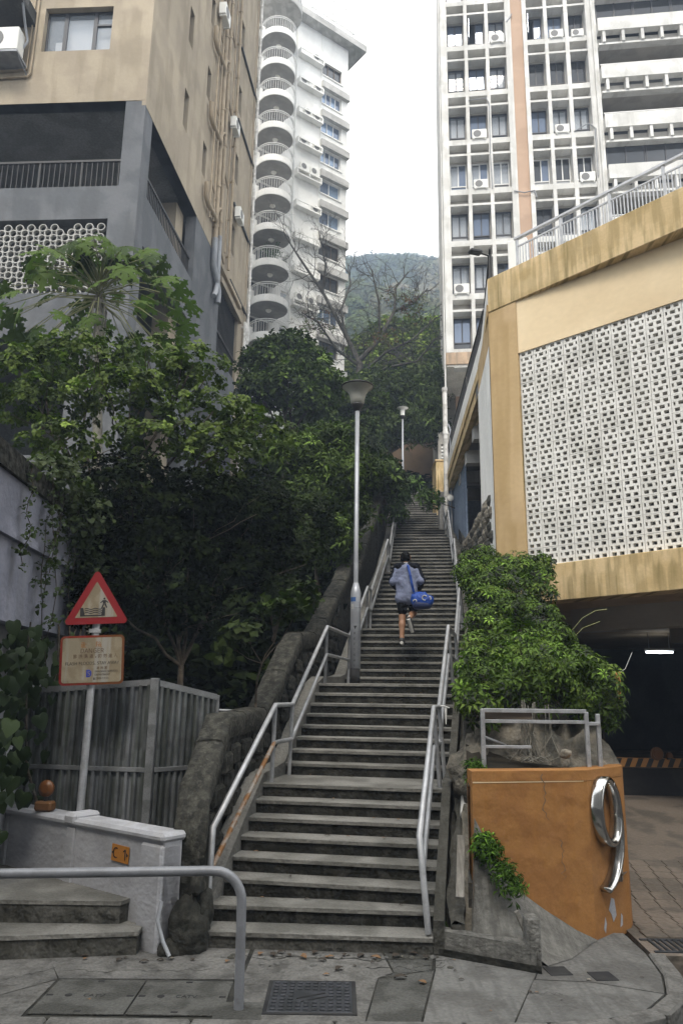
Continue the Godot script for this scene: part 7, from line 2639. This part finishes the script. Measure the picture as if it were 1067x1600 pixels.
	for i in 9:
		var z: float = [8.35, 9.0, 9.3, 9.5, 9.8, 10.1, 10.4, 10.7, 9.15][i]
		var L: float = [1.15, 1.4, 1.1, 2.6, 1.2, 1.6, 1.0, 1.3, 2.0][i]
		var p := V(-3.50 - (z - 7.0) * 0.035, 4.72, z) - cr.position
		var pts := []
		for k in 9:
			pts.append(p + Vector3(rr.randfn() * 0.025 + 0.05, -L * k / 8.0, rr.randfn() * 0.03))
			for q in 3:
				lx.append(Transform3D(Basis(Vector3(rr.randfn(), rr.randfn(), rr.randfn()).normalized(), rr.randf() * 3.0).scaled(Vector3.ONE * rr.randf_range(0.05, 0.1)), pts[k] + Vector3(rr.randfn(), rr.randfn(), rr.randfn()) * 0.03))
				lc.append(Color(0.0518, 0.0740, 0.0296) * rr.randf_range(0.5, 1.4))
		m = Mb.new()
		m.tube(pts, 0.006, 4)
		part("strand", m, M.bark, cr)
	copies("strand_leaves", heart, M.leaf_glossy, lx, lc, cr)
	# large dark climber leaves under that wall
	var cl := thing("large_leaf_climber", "climber with large dark heart shaped leaves below the white wall", "climber", V(-3.5, 0.4, 8.9))
	var lr := RandomNumberGenerator.new()
	lr.seed = 14
	var hb := Mb.new()
	hb.smooth(true)
	var ho := [[0.0, 0.0, 0.0], [0.22, 0.10, -0.02], [0.42, 0.02, -0.05], [0.48, -0.22, -0.08], [0.36, -0.52, -0.10], [0.16, -0.82, -0.13], [0.0, -1.0, -0.18]]
	for s: float in [-1.0, 1.0]:
		for i in 6:
			var m0 := Vector3(0, lerpf(0.0, -1.0, i / 6.0), 0.02 - 0.2 * pow(i / 6.0, 2.0)); var m1 := Vector3(0, lerpf(0.0, -1.0, (i + 1) / 6.0), 0.02 - 0.2 * pow((i + 1) / 6.0, 2.0))
			var e0 := Vector3(ho[i][0] * s, ho[i][1], ho[i][2]); var e1 := Vector3(ho[i + 1][0] * s, ho[i + 1][1], ho[i + 1][2])
			if s > 0: hb.quad(m1, e1, e0, m0)
			else: hb.quad(m0, e0, e1, m1)
	var hm := hb.mesh()
	for i in 280:
		var lf := MeshInstance3D.new()
		lf.name = "leaf" if i == 0 else "leaf_%03d" % i
		lf.mesh = hm
		lf.material_override = [M.climber_leaf, M.climber_leaf, M.climber_leaf, M.climber_mid][lr.randi() % 4]
		var z := lr.randf_range(7.9, 10.0)
		lf.position = V(-3.72 - (z - 8.0) * 0.05 + pow(lr.randf(), 1.5) * 0.5, lr.randf_range(0.9, 2.95), z) - cl.position
		lf.basis = (Basis(Vector3.UP, lr.randf_range(-0.6, 1.3)) * Basis(Vector3(1, 0, 0), lr.randf_range(-0.7, 0.1)) * Basis(Vector3(0, 0, 1), lr.randf_range(-0.4, 0.4))).scaled(Vector3.ONE * lr.randf_range(0.08, 0.2))
		cl.add_child(lf)
	m = Mb.new()
	for i in 6: limb(m, Vector3(lr.randf() * 0.3, 0, -lr.randf()), Vector3(lr.randf_range(-0.1, 0.2), 2.6, -lr.randf() * 1.2), 0.02, 0.01, 0.0, 300 + i)
	part("stem", m, M.bark, cl)
	# hedge on the planter
	hedge()
	# small ferns by the orange wall
	for f in [[1.36, 0.86, 7.58, "upper of two beside the orange wall"], [1.50, 0.62, 7.50, "lower of two beside the orange wall"], [1.38, 1.45, 8.25, "at the planter's left corner above the wall"], [0.93, 0.22, 7.66, "tiny one at the foot of the gully"]]:
		var o := thing("fern", "bright green fern tuft, %s" % f[3], "fern", V(f[0], f[1], f[2]), 0.0, "fern tufts by the planter")
		var sc := 1.0 if f[1] > 0.3 else 0.45
		var fs := shell([[f[0], f[1] + 0.02, f[2], 0.10 * sc, 0.12 * sc, 0.10 * sc], [f[0] + 0.07 * sc, f[1] - 0.05 * sc, f[2] - 0.02, 0.09 * sc, 0.09 * sc, 0.08 * sc]], 620.0, 0.05 * sc, 0.10 * sc, int(f[0] * 100), Color(0.022, 0.05, 0.007), Color(0.085, 0.17, 0.02), 0.6)
		var fx := []
		for t in fs[0]: fx.append(Transform3D(t.basis, t.origin - o.position))
		copies("fronds", narrow, M.leaf, fx, fs[1], o)
	# undergrowth over the slope
	var ux := []
	var uc := []
	var ur := RandomNumberGenerator.new()
	ur.seed = 77
	for i in 9000:
		var z := ur.randf_range(9.8, 46.0)
		var sx := stair_x(minf(z, 40.0))
		var x := sx - 1.75 - pow(ur.randf(), 1.3) * 9.0
		if z > 36.0: x = ur.randf_range(-9.0, 9.0)
		ux.append(Transform3D(Basis(Vector3.UP, ur.randf() * TAU).rotated(Vector3(1, 0, 0), ur.randfn() * 0.4).scaled(Vector3.ONE * ur.randf_range(0.16, 0.42) * (1.0 + maxf(z - 20.0, 0.0) * 0.03)), V(x, ground_h(x, z) + ur.randf() * 0.9, z)))
		uc.append(Color(0.0052, 0.0081, 0.0030).lerp(Color(0.0192, 0.0281, 0.0089), pow(ur.randf(), 1.6)))
	var ug := copies("undergrowth", oval, M.leaf_dull, ux, uc, self)
	tag(ug, "dark leafy undergrowth covering the slope left of the stairs", "undergrowth")

func hedge():
	var o := thing("planter_hedge", "glossy umbrella leaved hedge tumbling down the planter behind the orange wall", "hedge", V(2.2, 1.5, 9.0))
	# [x, h, z, rx, rh, rz], tier behind tier up the slope
	var cl := [
		[1.75, 2.35, 8.85, 0.42, 0.34, 0.36], [2.25, 2.4, 8.8, 0.45, 0.36, 0.38], [2.75, 2.35, 8.85, 0.42, 0.38, 0.38], [2.98, 2.2, 9.1, 0.26, 0.36, 0.36], [1.6, 2.15, 8.75, 0.28, 0.26, 0.3],
		[1.75, 2.55, 9.5, 0.35, 0.25, 0.36], [2.3, 2.72, 9.6, 0.45, 0.26, 0.36], [2.8, 2.6, 9.6, 0.38, 0.28, 0.36],
		[1.95, 2.9, 10.3, 0.35, 0.22, 0.36], [2.45, 3.12, 10.5, 0.38, 0.24, 0.36], [2.82, 2.98, 10.3, 0.3, 0.24, 0.36],
		[2.15, 3.35, 11.3, 0.33, 0.22, 0.36], [2.6, 3.52, 11.4, 0.36, 0.22, 0.36], [2.95, 3.38, 11.2, 0.24, 0.2, 0.3],
		[2.25, 3.72, 11.8, 0.36, 0.22, 0.36], [2.7, 3.82, 11.85, 0.38, 0.24, 0.36], [3.02, 3.7, 11.6, 0.26, 0.22, 0.3],
		[2.2, 4.25, 12.7, 0.34, 0.2, 0.36], [2.65, 4.3, 12.7, 0.36, 0.2, 0.36], [3.05, 4.25, 12.4, 0.26, 0.2, 0.3],
		[2.3, 4.0, 12.3, 0.34, 0.2, 0.36], [2.75, 4.12, 12.3, 0.34, 0.2, 0.36], [3.1, 4.05, 12.0, 0.24, 0.2, 0.3],
		[2.42, 4.55, 13.1, 0.36, 0.2, 0.35], [2.95, 4.45, 12.8, 0.3, 0.2, 0.3], [3.25, 4.35, 12.5, 0.22, 0.18, 0.3]]
	var wm := whorl(7, 1.0, 0.30)
	var s := shell(cl, 130.0, 0.065, 0.155, 201, Color(0.0240, 0.0400, 0.0096), Color(0.1277, 0.2144, 0.0365), 0.35, 0.5)
	var x := []
	for t in s[0]: x.append(Transform3D(t.basis, t.origin - o.position))
	var hr := RandomNumberGenerator.new()
	hr.seed = 17
	for i in s[1].size():
		var q := hr.randf()
		if q < 0.10: s[1][i] = Color(0.1258, 0.1850, 0.0370)
		elif q < 0.20: s[1][i] = Color(0.0407, 0.0481, 0.0370)
	copies("foliage", wm, M.leaf_glossy, x, s[1], o)
	var m := Mb.new()
	for i in cl.size():
		var c = cl[i]
		limb(m, V(c[0] + 0.1, c[1] - 0.9, c[2] + 0.2) - o.position, V(c[0], c[1], c[2]) - o.position, 0.022, 0.01, 0.0, 400 + i)
	part("stems", m, M.bark, o)
	# two bare shoots sticking out to the right
	m = Mb.new()
	m.tube([V(3.0, 3.0, 10.3) - o.position, V(3.2, 3.25, 10.2) - o.position, V(3.35, 3.34, 10.1) - o.position, V(3.5, 3.36, 10.1) - o.position], 0.007, 4)
	m.tube([V(3.0, 2.9, 10.3) - o.position, V(3.2, 3.12, 10.2) - o.position, V(3.4, 3.2, 10.1) - o.position], 0.007, 4)
	part("bare_shoots", m, M.stalk, o)

func papaya():
	var o := thing("papaya_tree", "papaya tree with big lobed leaves on long stalks before the ring screen", "tree", V(-4.95, 3.0, 15.5))
	var top := Vector3(-0.5, 8.1, 0)
	var m := Mb.new()
	m.tube([Vector3.ZERO, Vector3(-0.15, 3.5, 0.05), Vector3(-0.38, 6.3, 0), top], [0.13, 0.11, 0.09, 0.07], 10)
	part("trunk", m, M.pale_bark, o)
	# one lobed blade, built flat along +x from its stalk end
	var out := PackedVector2Array()
	var lobes := [[-2.35, 0.62], [-1.55, 0.88], [-0.75, 1.0], [0.0, 1.1], [0.75, 1.0], [1.55, 0.88], [2.35, 0.62]]
	out.append(Vector2(-0.06, 0))
	for i in lobes.size():
		var a: float = lobes[i][0]; var L: float = lobes[i][1] * 0.5
		if i > 0:
			var am: float = (lobes[i - 1][0] + a) / 2
			out.append(Vector2(cos(am), sin(am)) * 0.17)
		var d := Vector2(cos(a), sin(a)); var n := Vector2(-d.y, d.x)
		out.append(d * L * 0.45 - n * L * 0.14)
		out.append(d * L * 0.55 - n * L * 0.26)
		out.append(d * L * 0.66 - n * L * 0.10)
		out.append(d * L * 0.78 - n * L * 0.20)
		out.append(d * L * 0.86 - n * L * 0.06)
		out.append(d * L)
		out.append(d * L * 0.86 + n * L * 0.06)
		out.append(d * L * 0.78 + n * L * 0.20)
		out.append(d * L * 0.66 + n * L * 0.10)
		out.append(d * L * 0.55 + n * L * 0.26)
		out.append(d * L * 0.45 + n * L * 0.14)
	var id := Geometry2D.triangulate_polygon(out)
	var blade := Mb.new()
	var lift := func(p: Vector2) -> Vector3: return Vector3(p.x, -0.55 * p.length_squared() - 0.10 * absf(sin(3.9 * p.angle())) * p.length(), -p.y)
	for i in range(0, id.size(), 3):
		blade.tri(lift.call(out[id[i]]), lift.call(out[id[i + 1]]), lift.call(out[id[i + 2]]))
	var bm := blade.mesh()
	var r := RandomNumberGenerator.new()
	r.seed = 9
	for i in 92:
		var az := i * 2.399 + r.randf() * 0.3
		var f := i / 92.0
		var el := lerpf(1.25, -0.85, f) + r.randf_range(-0.12, 0.12)
		var L := lerpf(0.7, 1.9, sin(f * PI * 0.75)) * r.randf_range(0.9, 1.1)
		var s := top + Vector3(0, -0.5 * f, 0)
		var d := Vector3(cos(az) * cos(el), sin(el), sin(az) * cos(el) * 0.8)
		var e := s + d * L + Vector3(0, -0.18 * L * (1.0 - f), 0)
		var st := Mb.new()
		st.tube([s, s.lerp(e, 0.5) + Vector3(0, 0.12 * L, 0), e], [0.014, 0.011, 0.008], 5)
		var k := part("stalk", st, M.stalk, o)
		var yaw := atan2(-d.z, d.x) + r.randf_range(-0.4, 0.4)
		part("leaf", bm, M.papaya_leaf if r.randf() < 0.6 else M.papaya_leaf_dark, k, Transform3D(Basis(Vector3.UP, yaw) * Basis(Vector3(0, 0, 1), r.randf_range(-1.3, 0.0)) * Basis(Vector3(1, 0, 0), r.randf_range(-0.8, 0.8)).scaled(Vector3.ONE * r.randf_range(0.55, 0.95)), e))
	m = Mb.new()
	for i in 11:
		var a := r.randf() * TAU
		m.tube([top + Vector3(cos(a) * 0.06, -0.3, sin(a) * 0.06), top + Vector3(cos(a) * 0.2, -0.7, sin(a) * 0.2), top + Vector3(cos(a) * 0.2, -1.4 - r.randf() * 0.6, sin(a) * 0.2)], 0.014, 4)
	part("withered_stalk", m, M.pale_bark, o)

func bare_tree():
	var b := V(1.24, 15.5, 45.0)
	var o := thing("bare_tree", "bare grey tree forking before the white tower", "tree", b)
	var m := Mb.new()
	var fork := V(1.02, 22.6, 45.0) - b
	limb(m, Vector3.ZERO, fork, 0.30, 0.22, 0.0, 1)
	var r := RandomNumberGenerator.new()
	r.seed = 45
	# the main boughs as seen, each in its own depth
	var boughs := [
		[[1.02, 22.6, 45.0], [0.03, 24.7, 45.0], [-1.4, 27.3, 44.6], [-3.0, 29.6, 44.2], [-3.9, 31.0, 44.0]],
		[[0.03, 24.7, 45.0], [-0.2, 26.8, 46.0], [0.4, 29.0, 46.5], [0.2, 30.6, 46.8]],
		[[-1.4, 27.3, 44.6], [-1.2, 28.8, 44.0], [-1.6, 30.4, 43.6]],
		[[1.02, 22.8, 45.0], [2.3, 24.5, 45.5], [3.3, 26.8, 46.0], [3.4, 28.6, 46.2], [4.3, 30.0, 46.6]],
		[[2.3, 24.5, 45.5], [2.2, 26.6, 44.5], [1.7, 28.6, 44.0]],
		[[1.1, 21.8, 45.0], [2.6, 22.8, 43.8], [4.2, 23.3, 43.0], [5.6, 24.6, 42.6]],
		[[1.1, 21.2, 45.0], [2.6, 21.6, 43.4], [4.4, 21.7, 42.6], [5.2, 22.6, 42.2]],
		[[1.0, 22.4, 45.0], [-0.4, 23.0, 44.0], [-1.6, 24.6, 43.5], [-2.6, 25.0, 43.0]],
		[[3.3, 26.8, 46.0], [4.6, 27.6, 46.5], [5.6, 29.0, 47.0]]]
	for bi in boughs.size():
		var g: Array = boughs[bi]
		var pts := []
		var rad := []
		for i in g.size():
			pts.append(V(g[i][0], g[i][1], g[i][2]) - b)
			rad.append(lerpf(0.17 if bi in [0, 3] else 0.10, 0.035, i / float(g.size() - 1)))
		m.tube(pts, rad, 7)
		for i in g.size() - 1:
			for k in 5:
				var p: Vector3 = (pts[i] as Vector3).lerp(pts[i + 1], r.randf())
				var d: Vector3 = ((pts[i + 1] - pts[i]).normalized() + Vector3(r.randfn(), r.randfn() * 0.7 + 0.3, r.randfn()) * 0.9).normalized()
				twig(m, p, d, r.randf_range(0.7, 1.5), 0.034, 3, r)
	part("trunk", m, M.grey_bark, o)
	var xf := []
	var cl := []
	for i in 260:
		var c: Array = [[3.6, 27.6, 46.0], [4.6, 27.0, 46.4], [-1.9, 24.3, 43.4], [2.4, 23.6, 44.0]][r.randi() % 4]
		xf.append(Transform3D(Basis(Vector3(r.randfn(), r.randfn(), r.randfn()).normalized(), r.randf() * 3.0).scaled(Vector3.ONE * r.randf_range(0.12, 0.25)), V(c[0] + r.randfn() * 0.6, c[1] + r.randfn() * 0.5, c[2] + r.randfn() * 0.6) - b))
		cl.append(Color(0.1036, 0.1258, 0.0370) if r.randf() < 0.6 else Color(0.1184, 0.0592, 0.0296))
	copies("last_leaves", leaf_cluster(6, 1.0, 0.45, 0.2, 12), M.leaf, xf, cl, o)

func twig(m: Mb, p: Vector3, d: Vector3, L: float, rad: float, depth: int, r: RandomNumberGenerator):
	var q := p + d * L * 0.5 + Vector3(r.randfn(), r.randfn(), r.randfn()) * L * 0.06
	var e := p + d * L
	m.tube([p, q, e], [rad, rad * 0.75, rad * 0.5], 4)
	if depth <= 0: return
	for i in 3:
		var nd := (d + Vector3(r.randfn(), r.randfn() * 0.8 + 0.15, r.randfn()) * 0.65).normalized()
		twig(m, e if i < 2 else q, nd, L * r.randf_range(0.55, 0.75), rad * 0.55, depth - 1, r)

func hill_forest():
	# crowns of a far wood, seen as one mass
	var r := RandomNumberGenerator.new()
	r.seed = 88
	var m := Mb.new()
	var nz := FastNoiseLite.new()
	m.blob(Vector3.ZERO, Vector3(0.8, 0.62, 0.8), nz, 0.3, 10, false)
	for i in 420:
		var d := Vector3(r.randfn(), absf(r.randfn()) * 1.1 - 0.25, r.randfn()).normalized()
		var c := d * Vector3(1.0, 0.78, 1.0) * r.randf_range(0.78, 1.04) * (0.9 + 0.16 * sin(d.x * 7.0) * sin(d.z * 6.0 + d.y * 5.0))
		var u := d.cross(Vector3(r.randfn(), r.randfn(), r.randfn())).normalized()
		var v := (d + Vector3(r.randfn(), r.randfn(), r.randfn()) * 0.5).normalized().cross(u).normalized()
		var s := r.randf_range(0.05, 0.11)
		m.quad(c - u * s - v * s * 0.6, c + u * s - v * s * 0.6, c + u * s * 0.7 + v * s * 0.8, c - u * s * 0.7 + v * s * 0.8)
	var cm := m.mesh()
	var xf := []
	var cl := []
	for i in 9000:
		var z := 62.0 + 375.0 * pow(r.randf(), 0.75)
		var x := 0.075 * z + r.randf_range(-0.32, 0.32) * z + r.randfn() * 4.0
		var s := r.randf_range(1.6, 4.4) * clampf(z / 190.0, 0.8, 1.5)
		xf.append(Transform3D(Basis(Vector3.UP, r.randf() * TAU).scaled(Vector3(s, s * r.randf_range(0.8, 1.3), s)), V(x, ground_h(x, z) + s * 0.55, z)))
		var khaki := smoothstep(-0.1, 0.4, nz.get_noise_2d(x * 2.0, z * 0.8) + (x - 0.075 * z) * 0.03) * (1.0 if z > 80.0 and z < 300.0 else 0.25)
		cl.append(Color(0.0222, 0.0355, 0.0163).lerp(Color(0.0814, 0.1073, 0.0370), pow(r.randf(), 1.3)).lerp(Color(0.2220, 0.1924, 0.1258), khaki * r.randf()))
	var o := copies("hill_forest", cm, M.leaf_dull, xf, cl, self)
	tag(o, "wooded hillside fading into haze between the white tower and the ribbed tower", "forest")
